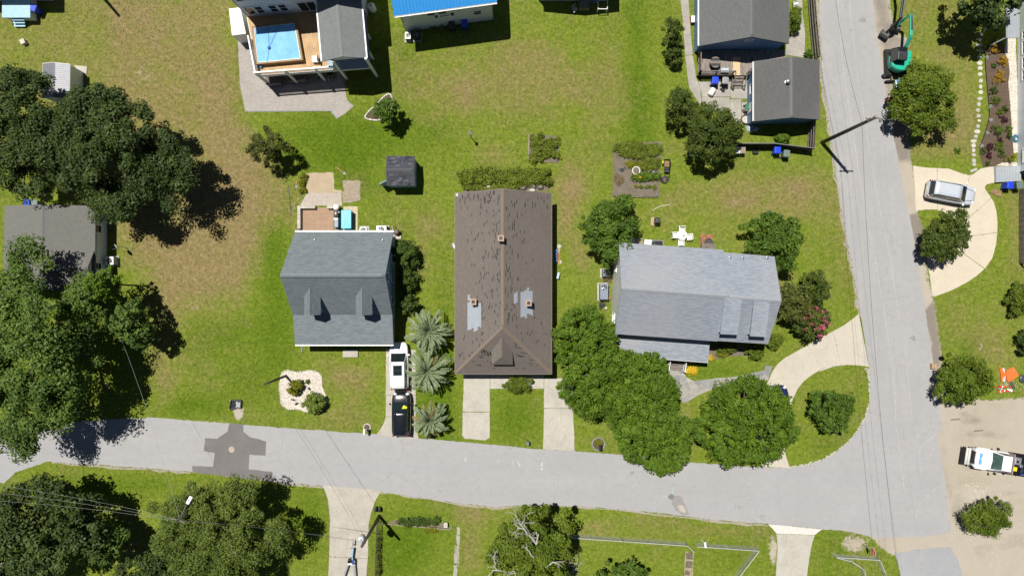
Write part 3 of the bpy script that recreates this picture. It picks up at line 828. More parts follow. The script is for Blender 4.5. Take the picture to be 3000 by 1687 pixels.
def vent_pipe(root,p,r=0.05,h=0.3,mat='grey_metal',cap=False):
    m = MB(); m.lathe((p[0],p[1],p[2] - 0.15),[(r*2.2,0),(r*2.2,0.16),(r,0.19),(r,0.15 + h)],10)
    o = m.build('vent_pipe',MATS[mat],root)
    if cap: MB().lathe((p[0],p[1],p[2] + h),[(r*2.0,0),(r*2.2,.05),(r*1.4,.12),(r*.3,.16)],12).build('cap',MATS[mat],o,smooth=True)
    return o
# ------------------------------------------------------------------ blue-grey house with two dormers
H1 = thing('house','blue-grey shingled house with two front dormers beside the driveway with two cars','house',(-16.0,0,0))
xl,xr = -20.75,-11.38
prof = [(5.33,2.7),(1.12,6.9),(-2.55,3.25),(-5.38,2.65)]
M_ = MATS['roof_blue_grey']
def rp(i,x): return Vector((x,prof[i][0],prof[i][1]))
MB().slab([rp(0,xl),rp(0,xr),rp(1,xr),rp(1,xl)],(1,0,0),.14).build('roof_slope',M_,H1)
MB().slab([rp(1,xl),rp(1,xr),rp(2,xr),rp(2,xl)],(1,0,0),.14).build('roof_slope',M_,H1)
MB().slab([rp(2,xl),rp(2,xr),rp(3,xr),rp(3,xl)],(1,0,0),.14).build('roof_slope',M_,H1)
ridge_caps(H1,rp(1,xl + .02),rp(1,xr - .02),MATS['ridge_blue'])
gutter(H1,(xl - .03,5.43,2.72),(xr + .06,5.43,2.72),.15,n_hang=16)
gutter(H1,(xl - .03,-5.47,2.67),(xr + .03,-5.47,2.67),.12,n_hang=0)
for x_,s_ in ((xl,-1),(xr,1)):
    for i in range(3):
        MB().bar(rp(i,x_ + s_*.016) - Vector((0,0,.11)),rp(i + 1,x_ + s_*.016) - Vector((0,0,.11)),.03,.16).build('rake_board',MATS['ridge_blue'],H1)
    xx = x_ - s_*.25
    wall(H1,[(xx,5.0,0),(xx,-3.0,0),(xx,-3.0,3.0),(xx,-2.5,3.05),(xx,1.12,6.72),(xx,5.0,2.85)],MATS['siding_shade_blue'],inward=(-s_,0,0))
wall(H1,[(xl + .25,5.0,0),(xr - .25,5.0,0),(xr - .25,5.0,2.8),(xl + .25,5.0,2.8)],MATS['siding_shade_blue'],inward=(0,-1,0))
wall(H1,[(xl + .38,-3.0,0),(xr - .38,-3.0,0),(xr - .38,-3.0,2.9),(xl + .38,-3.0,2.9)],MATS['siding_shade_blue'],inward=(0,1,0))
for y_,z_,w_,h_ in ((1.0,4.6,.8,1.3),(-1.2,1.6,.8,1.5),(2.8,1.7,.8,1.3),(.9,1.6,.8,1.3)):
    window(H1,(xr - .25,0,0),(0,1,0),(1,0,0),y_,z_,w_,h_)
for x_ in (-19.2,-16.0,-12.9): window(H1,(0,-3.0,0),(1,0,0),(0,-1,0),x_,1.5,.9,1.4)
for x_ in (xl + .4,-17.5,-14.5,xr - .4):
    MB().box((x_,-5.15,1.35),(.14,.14,2.5)).build('porch_post',MATS['white_trim'],H1)
MB().bx(xl + .3,xr - .3,-5.2,-3.0,-.02,.22).build('porch_floor',MATS['concrete'],H1)
for cx in (-18.42,-13.66):
    hw = .76
    f_y = -2.42; z_e = 5.0; z_r = 5.86
    back = 1.12 - (6.9 - z_r)*(3.67/3.65)
    be = 1.12 - (6.9 - z_e)*(3.67/3.65)
    dm = MB()
    for s_ in (-1,1):
        MB().slab([(cx + s_*hw,f_y - .06,z_e),(cx,f_y - .06,z_r),(cx,back + .05,z_r),(cx + s_*hw,be + .05,z_e)],(0,1,0),.09).build('dormer_roof',M_,H1)
        MB().add([(cx + s_*.60,f_y,3.35),(cx + s_*.60,be,z_e - .02),(cx + s_*.60,f_y,z_e - .02),(cx + s_*.52,f_y,3.35),(cx + s_*.52,be,z_e - .02),(cx + s_*.52,f_y,z_e - .02)],
                 [(0,1,2),(5,4,3),(0,3,4,1),(1,4,5,2),(2,5,3,0)]).build('dormer_cheek',MATS['siding_shade_blue'],H1)
    wall(H1,[(cx - .6,f_y,3.35),(cx + .6,f_y,3.35),(cx + .6,f_y,z_e - .02),(cx,f_y,z_r - .14),(cx - .6,f_y,z_e - .02)],MATS['siding_shade_blue'],.08,'dormer_front',inward=(0,1,0))
    window(H1,(cx,f_y,0),(1,0,0),(0,-1,0),0,4.35,.7,1.0)
for q in ((720,812),(1360,815)):
    p = g('G',*q,3.4); vent_pipe(H1,(p.x,p.y,2.7 + (5.33 - p.y)),.05,.25)
st = MB(); c_ = g('N',1042,372); st.box((c_.x,c_.y,.10),(1.5,.75,.2)); st.build('front_step',MATS['concrete_b'],H1,bevel=.02)
# ------------------------------------------------------------------ brown house with patched roof
H2 = thing('house','long house with worn brown shingle roof, grey repair patches and three brick chimneys','house',(-.84,.5,0))
x0,x1,yt,yb,he,hr = -5.45,3.79,9.05,-8.22,2.7,5.62
xm = (x0 + x1)/2; hipy = yb + 4.6
A_,B_,C_,D_ = Vector((x0,yt,he)),Vector((x1,yt,he)),Vector((x1,yb,he)),Vector((x0,yb,he))
T_,H_ = Vector((xm,yt,hr)),Vector((xm,hipy,hr))
rb = MATS['roof_brown']
W_ = MB().slab([A_,D_,H_,T_],(0,1,0),.15).build('roof_slope',rb,H2)
E_ = MB().slab([B_,C_,H_,T_],(0,1,0),.15).build('roof_slope',rb,H2)
S_ = MB().slab([D_,C_,H_],(1,0,0),.15).build('roof_slope',rb,H2)
for a_,b_ in ((T_,H_),(H_,D_),(H_,C_)):
    ridge_caps(H2,a_,b_,MATS['ridge_brown'],.30)
for a_,b_ in ((A_,D_),(B_,C_),(D_,C_)):
    o_ = Vector((-.02,0,-.09)) if a_ is A_ else (Vector((.02,0,-.09)) if a_ is B_ else Vector((0,-.02,-.09)))
    MB().bar(a_ + o_,b_ + o_,.03,.15).build('fascia',MATS['old_board'],H2)
for a_ in (A_,B_):
    MB().bar(a_ + Vector((0,.02,-.1)),T_ + Vector((0,.02,-.1)),.03,.15).build('rake_board',MATS['old_board'],H2)
for q,inw in (([(x0 + .45,yt - .35),(x0 + .45,yb + .55)],(1,0,0)),([(x1 - .45,yt - .35),(x1 - .45,yb + .55)],(-1,0,0)),([(x0 + .45,yb + .55),(x1 - .45,yb + .55)],(0,1,0))):
    wall(H2,[(*q[0],0),(*q[1],0),(*q[1],2.85),(*q[0],2.85)],MATS['siding_cream'],inward=inw)
wall(H2,[(x0 + .45,yt - .35,0),(x1 - .45,yt - .35,0),(x1 - .45,yt - .35,2.85),(xm,yt - .35,5.4),(x0 + .45,yt - .35,2.85)],MATS['siding_cream'],inward=(0,-1,0))
for y_ in (6.5,3.0,-1.0,-5.0):
    window(H2,(x1 - .45,0,0),(0,1,0),(1,0,0),y_,1.5,.9,1.3)
for x_ in (-3.6,1.9): window(H2,(0,yb + .55,0),(1,0,0),(0,-1,0),x_,1.5,1.4,1.3)
sl = (hr - he)/4.62
def roof_z(x): return hr - abs(x - xm)*sl
def roof_n(x): return Vector((sl*(1 if x > xm else -1),0,1)).normalized()
# small hipped vent dormer on the front slope
dr = [g('P',490,433,4.15),g('P',650,437,4.15)]
dz = 4.15; dxa,dxb = dr[0].x,dr[1].x; dyb = dr[0].y; dtop = 5.05; dxm = (dxa + dxb)/2
dyr = dyb + .85
byb = hipy - (hr - dtop)/((hr - he)/4.6); bye = hipy - (hr - dz)/((hr - he)/4.6)
MB().slab([(dxa,dyb,dz),(dxb,dyb,dz),(dxm,dyr,dtop)],(1,0,0),.08).build('dormer_roof',rb,H2)
MB().slab([(dxa,dyb,dz),(dxm,dyr,dtop),(dxm,byb,dtop),(dxa,bye,dz)],(0,1,0),.08).build('dormer_roof',rb,H2)
MB().slab([(dxb,dyb,dz),(dxm,dyr,dtop),(dxm,byb,dtop),(dxb,bye,dz)],(0,1,0),.08).build('dormer_roof',rb,H2)
zf = he + (dyb + .15 - yb)*(hr - he)/4.6
MB().bx(dxa + .15,dxb - .15,dyb + .15,bye,zf - .1,dz - .07).build('dormer_box',MATS['old_board'],H2)
# brick chimneys
for q,h_ in (((702,806),.75),((442,1398),.8),((960,1408),.8)):
    p = g('H',*q,5.4 if h_ < .8 else 4.4)
    zb = roof_z(p.x)
    ch = MB().box((p.x,p.y,zb + h_/2 - .2),(.46,.46,h_ + .4)).build('chimney',MATS['brick'],H2)
    cap_ = MB()
    for sx,sy,a1,b1 in ((0,1,.56,.14),(0,-1,.56,.14),(1,0,.14,.28),(-1,0,.14,.28)):
        cap_.box((p.x + sx*.21,p.y + sy*.21,zb + h_ + .05),(a1,b1,.12))
    cap_.build('chimney_cap',mk('chimney_render',(0.42,0.30,0.22),.9,var=.2),ch)
    MB().box((p.x,p.y,zb + h_ + .003),(.30,.30,.01)).build('flue',MATS['black_metal'],ch)
# lifted and missing tabs
rng = random.Random(5)
mt = MB()
def tab(x,y,L=.34,w=.10,side=None):
    nr = roof_n(x); z = roof_z(x)
    d = Vector((nr.z,0,-nr.x))
    c_ = Vector((x,y,z)) + nr*.006
    vs = [c_ - d*(w/2) + Vector((0,-L/2,0)),c_ + d*(w/2) + Vector((0,-L/2,0)),c_ + d*(w/2) + Vector((0,L/2,0)),c_ - d*(w/2) + Vector((0,L/2,0))]
    if (vs[1] - vs[0]).cross(vs[2] - vs[1]).z < 0: vs.reverse()
    v2 = [p - nr*.012 for p in vs]
    mt.add(vs + v2,[(0,1,2,3),(0,4,5,1),(1,5,6,2),(2,6,7,3),(3,7,4,0)])
rows = [8.2,7.7,6.9,5.9,5.1,4.4,3.4,2.9,2.0,1.2,.6,-.2,-.8,-1.6,-2.2,-2.9]
for y_ in rows:
    for k in range(rng.randint(5,11)):
        x_ = xm - .25 - abs(rng.gauss(0,1.25))*(1.25 if y_ > 7.5 or y_ < 0 else 1.0)
        if x_ < x0 + .4: continue
        tab(x_,y_ + rng.uniform(-.28,.28),rng.choice((.20,.28,.30,.32,.45)),.085)
    for k in range(rng.randint(2,6)):
        x_ = xm + .2 + abs(rng.gauss(0,1.0))
        if x_ > x1 - .3: continue
        tab(x_,y_ + rng.uniform(-.4,.4),rng.choice((.22,.3,.3,.6)),.085)
for k in range(26): tab(rng.uniform(x0 + .5,xm - .4),rng.uniform(8.1,8.8),.36,.1); 
for k in range(14): tab(rng.uniform(xm + 2,x1 - .3),rng.uniform(7.6,8.8),.34,.09)
for k in range(34): tab(rng.uniform(x0 + .4,x0 + 3.3),rng.uniform(-6.8,-3.6),.3,.09) if rng.random() < .6 else tab(rng.uniform(xm + 1.2,x1 - .4),rng.uniform(-5.6,-2.6),.3,.09)
zs = lambda y: he + (y - yb)*(hr - he)/4.6
nS = Vector((0,-(hr - he)/4.6,1)).normalized(); dS = Vector((0,nS.z,-nS.y))
for k in range(80):
    y_ = rng.uniform(yb + .6,hipy - .4); lim = (y_ - yb) ; x_ = rng.uniform(x0 + lim + .3,x1 - lim - .3) if x0 + lim + .3 < x1 - lim - .3 else xm
    if dxa - .2 < x_ < dxb + .2 and y_ > dyb - .3: continue
    c_ = Vector((x_,y_,zs(y_))) + nS*.006; w,L = .085,rng.choice((.22,.3,.5))
    vs = [c_ + Vector((-L/2,0,0)) - dS*(w/2),c_ + Vector((L/2,0,0)) - dS*(w/2),c_ + Vector((L/2,0,0)) + dS*(w/2),c_ + Vector((-L/2,0,0)) + dS*(w/2)]
    mt.add(vs + [p - nS*.012 for p in vs],[(0,1,2,3),(0,4,5,1),(1,5,6,2),(2,6,7,3),(3,7,4,0)])
mt.build('worn_shingles',MATS['worn_tab'],H2,kind='stuff')
# grey repair patches laid in courses
def patch_on_roof(xa,xb,ya,yb_,seed):
    r_ = random.Random(seed); m = MB(); x_ = xa
    while x_ < xb:
        w = .2; ja,jb = r_.uniform(-.25,.25),r_.uniform(-.35,.25)
        xx = min(x_ + w,xb)
        P4 = [Vector((x_,ya + ja,roof_z(x_))),Vector((xx,ya + ja,roof_z(xx))),Vector((xx,yb_ + jb,roof_z(xx))),Vector((x_,yb_ + jb,roof_z(x_)))]
        m.slab([p + roof_n(xm + (1 if xa > xm else -1))*.016 for p in P4],(0,1,0),.014)
        x_ += w
    m.build('repair_patch',MATS['roof_repair'],H2)
q0,q1 = g('P',305,10,4.2),g('P',412,165,4.2); patch_on_roof(q0.x,q1.x,q1.y,q0.y + .6,3)
q0,q1 = g('H',885,1275,4.3),g('H',1000,1530,4.3); patch_on_roof(q0.x,q1.x,q1.y,q0.y,4)
q0,q1 = g('H',822,1325,4.5),g('H',856,1420,4.5); patch_on_roof(q0.x,q1.x,q1.y,q0.y,5)
q0,q1 = g('H',383,1345,4.2),g('H',415,1400,4.2); patch_on_roof(q0.x,q1.x,q1.y,q0.y,6)
# torn roof corner showing pale underlay
p = g('H',292,390,2.75); MB().box((p.x,p.y,roof_z(p.x) + .02),(.36,.28,.02),rz=.2).build('torn_corner',MATS['white_stone'],H2)
d_ = MB(); p = g('H',258,870,3.1)
# ------------------------------------------------------------------ pale grey corner house
H3 = thing('house','corner house with pale blue-grey shingle roof, front porch and two box dormers','house',g('I',880,930,0))
he3,hr3 = 4.5,6.95
ip = lambda x,y,h: g('I',x,y,h)
L3 = gable(H3,ip(295,545,he3),ip(1078,600,he3),ip(1035,1286,he3),ip(266,1230,he3),he3,hr3,MATS['roof_pale'],MATS['siding_bright'],MATS['ridge_pale'],over=.2,walls=(1,0,1,1),trim='ridge_pale')
R3 = gable(H3,ip(1080,619,he3 - .05),ip(1465,650,he3 - .05),ip(1416,1306,he3 - .05),ip(1038,1282,he3 - .05),he3 - .05,hr3 - .07,MATS['roof_pale'],MATS['siding_pale'],MATS['ridge_pale'],over=.2,walls=(1,1,1,0),trim='ridge_pale')
u3,v3 = L3['u'],L3['v']
for x_,z_,w_ in ((6.9,1.7,.8),(2.0,1.6,.8)):
    window(H3,L3['a'],v3,-u3,x_,z_,w_,1.2)
for x_ in (1.2,3.9): window(H3,R3['d'],u3,v3,x_,1.6,1.1,1.3)
# porch roof in front of the left part
pz0,pz1 = 2.7,2.35
wallf = L3['d']; fr = L3['c']
pa = ip(228,1200,pz0); pb = ip(975,1262,pz0); pc = ip(966,1448,pz1); pd = ip(222,1392,pz1)
pa = Vector((wallf.x,wallf.y,pz0)) - u3*.35 + v3*.01; pb = Vector((pc.x,pc.y,pz0)) - v3*((Vector((pc.x,pc.y,0)) - Vector((pa.x,pa.y,0))).dot(v3))
MB().slab([pa,pb,pc,pd],u3,.12).build('porch_roof',MATS['roof_pale'],H3)
MB().bar(pd + v3*.02 - Vector((0,0,.07)),pc + v3*.02 - Vector((0,0,.07)),.03,.14).build('fascia',MATS['white_trim'],H3)
for k in (.03,.27,.5,.61,.76,.97):
    q = pd.lerp(pc,k) - v3*.3; MB().box((q.x,q.y,1.05),(.13,.13,2.1),rz=math.atan2(u3.y,u3.x)).build('porch_post',MATS['white_trim'],H3)
fl = [Vector((p.x,p.y)) for p in (pa,pb,pc - v3*.2,pd - v3*.2)]
MB().prism(fl,0,.55).build('porch_floor',MATS['weathered_wood'],H3)
stc = ip(1000,0,0)
for k in range(3):
    q = g('R',345,165,0) + v3*(.28*k); MB().box((q.x,q.y,.44/2 - .075*k),(1.5,.3,.44 - .15*k),rz=math.atan2(u3.y,u3.x)).build('step',MATS['weathered_wood'],H3)
for q0,q1 in (((300,120),(283,218)),((420,125),(405,228))):
    a_ = g('R',*q0,1.45); b_ = g('R',*q1,.95)
    m = MB(); m.bar(a_,b_,.09,.06); m.bar(a_ - Vector((0,0,.7)),b_ - Vector((0,0,.7)),.05,.05)
    m.box((b_.x,b_.y,.52),(.13,.13,1.04))
    for k in range(5): q = a_.lerp(b_,(k + .5)/5); m.box((q.x,q.y,q.z - .36),(.035,.035,.7))
    m.build('stair_rail',MATS['white_paint'],H3)
# box dormers with low sloping roofs on the right part
for xa,xb,yb_ in ((1058,1190,1240),(1282,1402,1256)):
    fz = 6.15
    f0 = ip(xa,yb_ - 6,fz); f1 = ip(xb,yb_,fz)
    dxy = lambda p,z: Vector((p.x,p.y,z))
    # the back edge lies on the main slope
    mid_d = R3['D']; slope = (hr3 - he3)/((R3['R1'] - R3['D']).xy.length)
    def main_z(p): return he3 - .05 + ((Vector((mid_d.x,mid_d.y,0)) - Vector((p.x,p.y,0))).dot(v3))*slope
    run = 3.3
    b0 = f0 - v3*run; b1 = f1 - v3*run
    b0.z = main_z(b0) + .03; b1.z = main_z(b1) + .03
    MB().slab([f0,f1,b1,b0],u3,.10).build('dormer_roof',MATS['roof_pale'],H3)
    for f_,b_,s_ in ((f0,b0,1),(f1,b1,-1)):
        a1 = f_ + u3*(s_*.12) - v3*.12; a2 = b_ + u3*(s_*.12)
        foot = a1.copy(); foot.z = main_z(foot) - .05
        P3 = [foot,Vector((a1.x,a1.y,a1.z - .12)),Vector((a2.x,a2.y,a2.z - .12))]
        MB().add(P3 + [p + u3*(s_*.08) for p in P3],[(0,1,2),(5,4,3),(0,3,4,1),(1,4,5,2),(2,5,3,0)]).build('dormer_cheek',MATS['siding_pale'],H3)
    a1 = f0 + u3*.12 - v3*.12; a2 = f1 - u3*.12 - v3*.12
    wall(H3,[(a1.x,a1.y,main_z(a1) - .05),(a2.x,a2.y,main_z(a2) - .05),(a2.x,a2.y,fz - .12),(a1.x,a1.y,fz - .12)],MATS['siding_pale'],.08,'dormer_front',inward=-v3)
    window(H3,Vector((a1.x,a1.y,0)),u3,v3,(a2 - a1).length/2,5.55,.8,.55)
for q in ((1138,655),(1235,656),(1422,655),(575,1215)):
    p = ip(*q,4.9); side_ = L3 if q[0] < 1078 else R3
    dA = abs((Vector((p.x,p.y,0)) - Vector((side_['A'].x,side_['A'].y,0))).dot(v3)); dD = abs((Vector((p.x,p.y,0)) - Vector((side_['D'].x,side_['D'].y,0))).dot(v3))
    vent_pipe(H3,(p.x,p.y,he3 + min(dA,dD)*(hr3 - he3)/((L3['R1'] - L3['A']).xy.length)),.06,.2)
# ------------------------------------------------------------------ tall white house with the raised pool deck
H4 = thing('house','tall white house with raised timber deck, plunge pool and shingled porch roof','house',go(-590,-780))
f0,f1 = go(-742,-760),go(-421,-789)
uH = (f1 - f0).normalized(); nH = Vector((uH.y,-uH.x,0))   # nH points to the yard
DZ = 2.85
bk0,bk1 = f0 - nH*9.0,f1 - nH*9.0
zt4 = 8.6
def up_(p,z): return Vector((p.x,p.y,z))
wall(H4,[up_(f0,0),up_(f1,0),up_(f1,zt4),up_(f0,zt4)],MATS['siding_pale'],.15,inward=-nH)
wall(H4,[up_(f1,0),up_(bk1,0),up_(bk1,zt4),up_(f1,zt4)],MATS['siding_pale'],.15,inward=-uH)
wall(H4,[up_(f0,0),up_(bk0,0),up_(bk0,zt4),up_(f0,zt4)],MATS['siding_pale'],.15,inward=uH)
wall(H4,[up_(bk0,0),up_(bk1,0),up_(bk1,zt4),up_(bk0,zt4)],MATS['siding_pale'],.15,inward=nH)
e0,e1,e2,e3 = f0 - uH*.3 + nH*.3,f1 + uH*.2 + nH*.3,bk1 + uH*.2 - nH*.3,bk0 - uH*.3 - nH*.3
rt0,rt1 = lerp(e0,e3,.5) + uH*3,lerp(e1,e2,.5) - uH*3
for q in ([e0,e1,rt1,rt0],[e3,e2,rt1,rt0],[e0,rt0,e3],[e1,rt1,e2]):
    MB().slab([up_(p,zt4 + (2.2 if p in (rt0,rt1) else 0)) for p in q],uH if len(q) == 4 else nH,.15).build('roof_slope',MATS['roof_porch'],H4)
for x_,w_,h_,z_ in ((.75,.75,1.5,1.35),(1.65,.75,1.5,1.35),(2.95,.75,1.5,1.35),(3.85,.75,1.5,1.35),(6.1,1.7,2.0,1.15),(.75,.75,1.4,4.2),(3.4,1.2,1.4,4.2)):
    window(H4,up_(f0,DZ),uH,nH,x_,z_,w_,h_,bars=(0,1) if w_ < 1 else (1,0))
window(H4,up_(f1,DZ),-nH,uH,2.0,1.4,.9,1.4)
# deck
FL,FR = go(-711,-595),go(-395,-619)
dk = MB(); nb = 62
dp = [up_(f0 - uH*.05,0),up_(f1,0),FR,FL]
for k in range(nb):
    a0,a1 = k/nb,(k + .93)/nb
    p0,p1 = lerp(dp[0],dp[1],a0),lerp(dp[0],dp[1],a1); q0,q1 = lerp(dp[3],dp[2],a0),lerp(dp[3],dp[2],a1)
    dk.prism([p0 + nH*.02,p1 + nH*.02,q1,q0],DZ - .05,DZ + .003*(k % 3))
dk.build('deck_boards',MATS['deck_wood'],H4,kind='stuff')
for k in (0.0,.26,.52,.72,1.0):
    q = lerp(FL,FR,k); MB().box((q.x,q.y,(DZ + 1.05)/2 if k < .7 else 2.7),(.2,.2,DZ + 1.05 if k < .7 else 5.4),rz=math.atan2(uH.y,uH.x)).build('deck_post',MATS['white_trim'],H4)
for k in (.36,.7):
    for e_ in (0,1):
        q = lerp(dp[e_],dp[3 - e_],k); q = q + uH*(.12 if e_ == 0 else -.12)
        MB().box((q.x,q.y,DZ/2 - .08 if e_ == 0 else 2.65),(.18,.18,DZ - .16 if e_ == 0 else 5.3),rz=math.atan2(uH.y,uH.x)).build('deck_post',MATS['white_trim'],H4)
MB().bar(up_(FL,DZ - .17) + nH*.03,up_(FR,DZ - .17) + nH*.03,.05,.26).build('rim_joist',MATS['white_trim'],H4)
MB().bar(up_(dp[0],DZ - .17) - uH*.03,up_(FL,DZ - .17) - uH*.03,.05,.26).build('rim_joist',MATS['white_trim'],H4)
def railing(a,b,z):
    a = Vector(a); b = Vector(b)
    L = (b - a).length
    top = MB(); top.bar(up_(a,z + 1.0),up_(b,z + 1.0),.12,.05); r_ = top.build('hand_rail',MATS['white_trim'],H4)
    bl = MB(); bl.bar(up_(a,z + .12),up_(b,z + .12),.06,.05)
    for k in range(int(L/.13)):
        q = a.lerp(b,(k + .5)/int(L/.13)); bl.box((q.x,q.y,z + .56),(.045,.045,.86))
    bl.build('balusters',MATS['white_trim'],r_,kind='stuff')
railing(FL,lerp(FL,FR,.72),DZ); railing(FL + uH*.03,lerp(FL,dp[0],.62) + uH*.03,DZ)
# porch roof over the right end of the deck
pl,pr = go(-513,-611),go(-393,-620)
pbl,pbr = pl - nH*5.75,pr - nH*5.75
zE,zR = 5.35,6.15
A4,B4 = up_(pl,zE),up_(pbl,zE); C4,D4 = up_(pbr,zE),up_(pr,zE)
m1_,m2_ = lerp(pl,pr,.5),lerp(pbl,pbr,.5)
MB().slab([A4,B4,up_(m2_,zR),up_(m1_,zR)],-nH,.12).build('porch_roof',MATS['roof_porch'],H4)
MB().slab([D4,C4,up_(m2_,zR),up_(m1_,zR)],-nH,.12).build('porch_roof',MATS['roof_porch'],H4)
ridge_caps(H4,up_(m1_,zR),up_(m2_,zR),mk('ridge_porch',(0.20,0.215,0.21),.9,var=.1,fine=14))
for a_,b_ in ((A4,B4),(D4,C4)): MB().bar(a_ - Vector((0,0,.06)) + uH*(-.05 if a_ is A4 else .05),b_ - Vector((0,0,.06)) + uH*(-.05 if a_ is A4 else .05),.12,.14).build('gutter',MATS['white_trim'],H4)
wall(H4,[up_(pl,zE - .28) - nH*.12,up_(pr,zE - .28) - nH*.12,up_(pr,zE - .10) - nH*.12,up_(m1_,zR - .16) - nH*.12,up_(pl,zE - .10) - nH*.12],MATS['white_trim'],.08,'porch_gable',inward=-nH)
MB().prism([up_(pl,0) + nH*.02 - uH*.1,up_(pr,0) + nH*.02 - uH*.1,up_(pbr,0) + nH*.5 - uH*.1,up_(pbl,0) + nH*.5 - uH*.1],DZ + .012,DZ + .03).build('porch_floor',mk('blue_grey_floor',(0.34,0.40,0.46),.7,var=.15),H4)
# plunge pool on the deck
pq = [g('B',*q,3.45) for q in ((352,200),(690,160),(742,455),(385,488))]
po = MB(); cen = sum(pq,Vector((0,0,0)))/4
for k in range(4):
    a_,b_ = pq[k],pq[(k + 1) % 4]; ai,bi = a_.lerp(cen,.09),b_.lerp(cen,.09)
    po.prism([a_,b_,bi,ai],DZ + .005,3.45 - .002*k)
pool = po.build('pool_surround',mk('pool_timber',(0.27,0.165,0.07),.6,var=.25,scale=2),H4)
t = NT('pool_cover'); v_ = t.coord('Object'); f_ = t.noise(v_,1.3,4,.6)
cc = t.ramp(f_,[(.3,(0.15,0.40,0.70)),(.7,(0.24,0.52,0.78))])
t.set(Base_Color=cc,Roughness=.75); t.bump(t.noise(v_,2.2,3,.5),.5,.05); t.done('pool_cover')
ci = [p.lerp(cen,.085) for p in pq]; nn = 14; vs = []; fs = []
for j in range(nn + 1):
    for i in range(nn + 1):
        p = ci[0].lerp(ci[1],i/nn).lerp(ci[3].lerp(ci[2],i/nn),j/nn)
        vs.append((p.x,p.y,3.36 + .02*math.sin(i*1.7 + j*.6)*math.sin(j*1.3)))
for j in range(nn):
    for i in range(nn): fs.append((j*(nn + 1) + i,(j + 1)*(nn + 1) + i,(j + 1)*(nn + 1) + i + 1,j*(nn + 1) + i + 1))
MB().add(vs,fs).build('pool_cover',MATS['pool_cover'],pool,smooth=True)
li = MB()
for k in range(4):
    a_,b_ = ci[k],ci[(k + 1) % 4]; li.bar(up_(a_,3.40),up_(b_,3.40),.09,.05)
li.build('pool_rim',MATS['white_plastic'],pool)
# low white side annex with a flat top
an = [g('B',*q,2.2) for q in ((182,68),(268,58),(310,255),(206,270))]
MB().prism(an,0,2.2).build('side_annex',MATS['white_trim'],H4)
# ground floor behind the deck posts
MB().prism([up_(f0,0) + nH*.3 + uH*5.5,up_(f1,0) + nH*.3 - uH*.3,up_(f1,0) + nH*1.6 - uH*.3,up_(f0,0) + nH*1.6 + uH*5.5],0,DZ - .2).build('store_room',MATS['siding_pale'],H4)
# ------------------------------------------------------------------ white house with blue metal roof
H5 = thing('house','white-walled house with bright blue standing-seam metal roof','house',go(-190,-860))
w0,w1 = g('B',1520,240),g('C',505,150)
u5_ = (w1 - w0).normalized(); n5 = Vector((u5_.y,-u5_.x,0))
hz5 = 5.0
b0,b1 = w0 - n5*9,w1 - n5*9
for q,inw in (([w0,w1],-n5),([w1,b1],-u5_),([b1,b0],n5),([b0,w0],u5_)):
    wall(H5,[up_(q[0],0),up_(q[1],0),up_(q[1],hz5 - .05),up_(q[0],hz5 - .05)],MATS['siding_white'],.15,inward=inw)
mk('roof_blue',(0.02,0.24,0.60),.4,.0,var=.08)
e0,e1 = w0 - u5_*.35 + n5*.4,w1 + u5_*.4 + n5*.4
r0,r1 = e0 - n5*4.9,e1 - n5*4.9; k0,k1 = e0 - n5*9.8,e1 - n5*9.8
for a_,b_ in ((e0,e1),(k0,k1)):
    MB().slab([up_(a_,hz5),up_(b_,hz5),up_(r1,hz5 + 1.9),up_(r0,hz5 + 1.9)],u5_,.08).build('roof_slope',MATS['roof_blue'],H5)
ns = int((e1 - e0).length/.3); rm = MB()
for k in range(ns + 1):
    a_ = e0.lerp(e1,k/ns); b_ = r0.lerp(r1,k/ns)
    rm.bar(up_(a_,hz5 + .02),up_(b_,hz5 + 1.92),.045,.05)
rm.build('roof_ribs',MATS['roof_blue'],H5,kind='stuff')
gutter(H5,up_(e0,hz5 - .02) + n5*.09,up_(e1,hz5 - .02) + n5*.09,.13,n_hang=16)
wb = lambda sh,x,y,z: (g(sh,x,y,z) - w0).dot(u5_)
for x_,z_,w_,h_ in ((wb('B',1700,68,4.1),3.55,.85,.9),(wb('B',1785,54,4.1),3.55,.85,.9),(wb('B',1812,130,2.6),2.7,1.0,.45),(wb('C',385,108,2.5),2.3,.8,.9)):
    window(H5,w0,u5_,n5,x_,z_,w_,h_)
    if h_ < .5:
        for s_ in (-1,1):
            q = w0 + u5_*(x_ + s_*.78) + n5*.03 + Vector((0,0,z_)); MB().box(q,(.28,.05,.55),rz=math.atan2(u5_.y,u5_.x)).build('shutter',MATS['dark_metal'],H5)
# ------------------------------------------------------------------ house beyond the top edge (gable end, steps)
H6 = thing('house','gabled house at the top edge, only its shaded step landing in view','house',go(182,-845))
a0,a1 = go(78,-840),go(286,-840)
gable(H6,(a0.x - .2,a0.y + 12),(a0.x - .2,a0.y - .2),(a1.x + .2,a1.y - .2),(a1.x + .2,a1.y + 12),3.0,4.3,MATS['roof_grey'],MATS['siding_white'],MATS['ridge_grey'],over=.2)
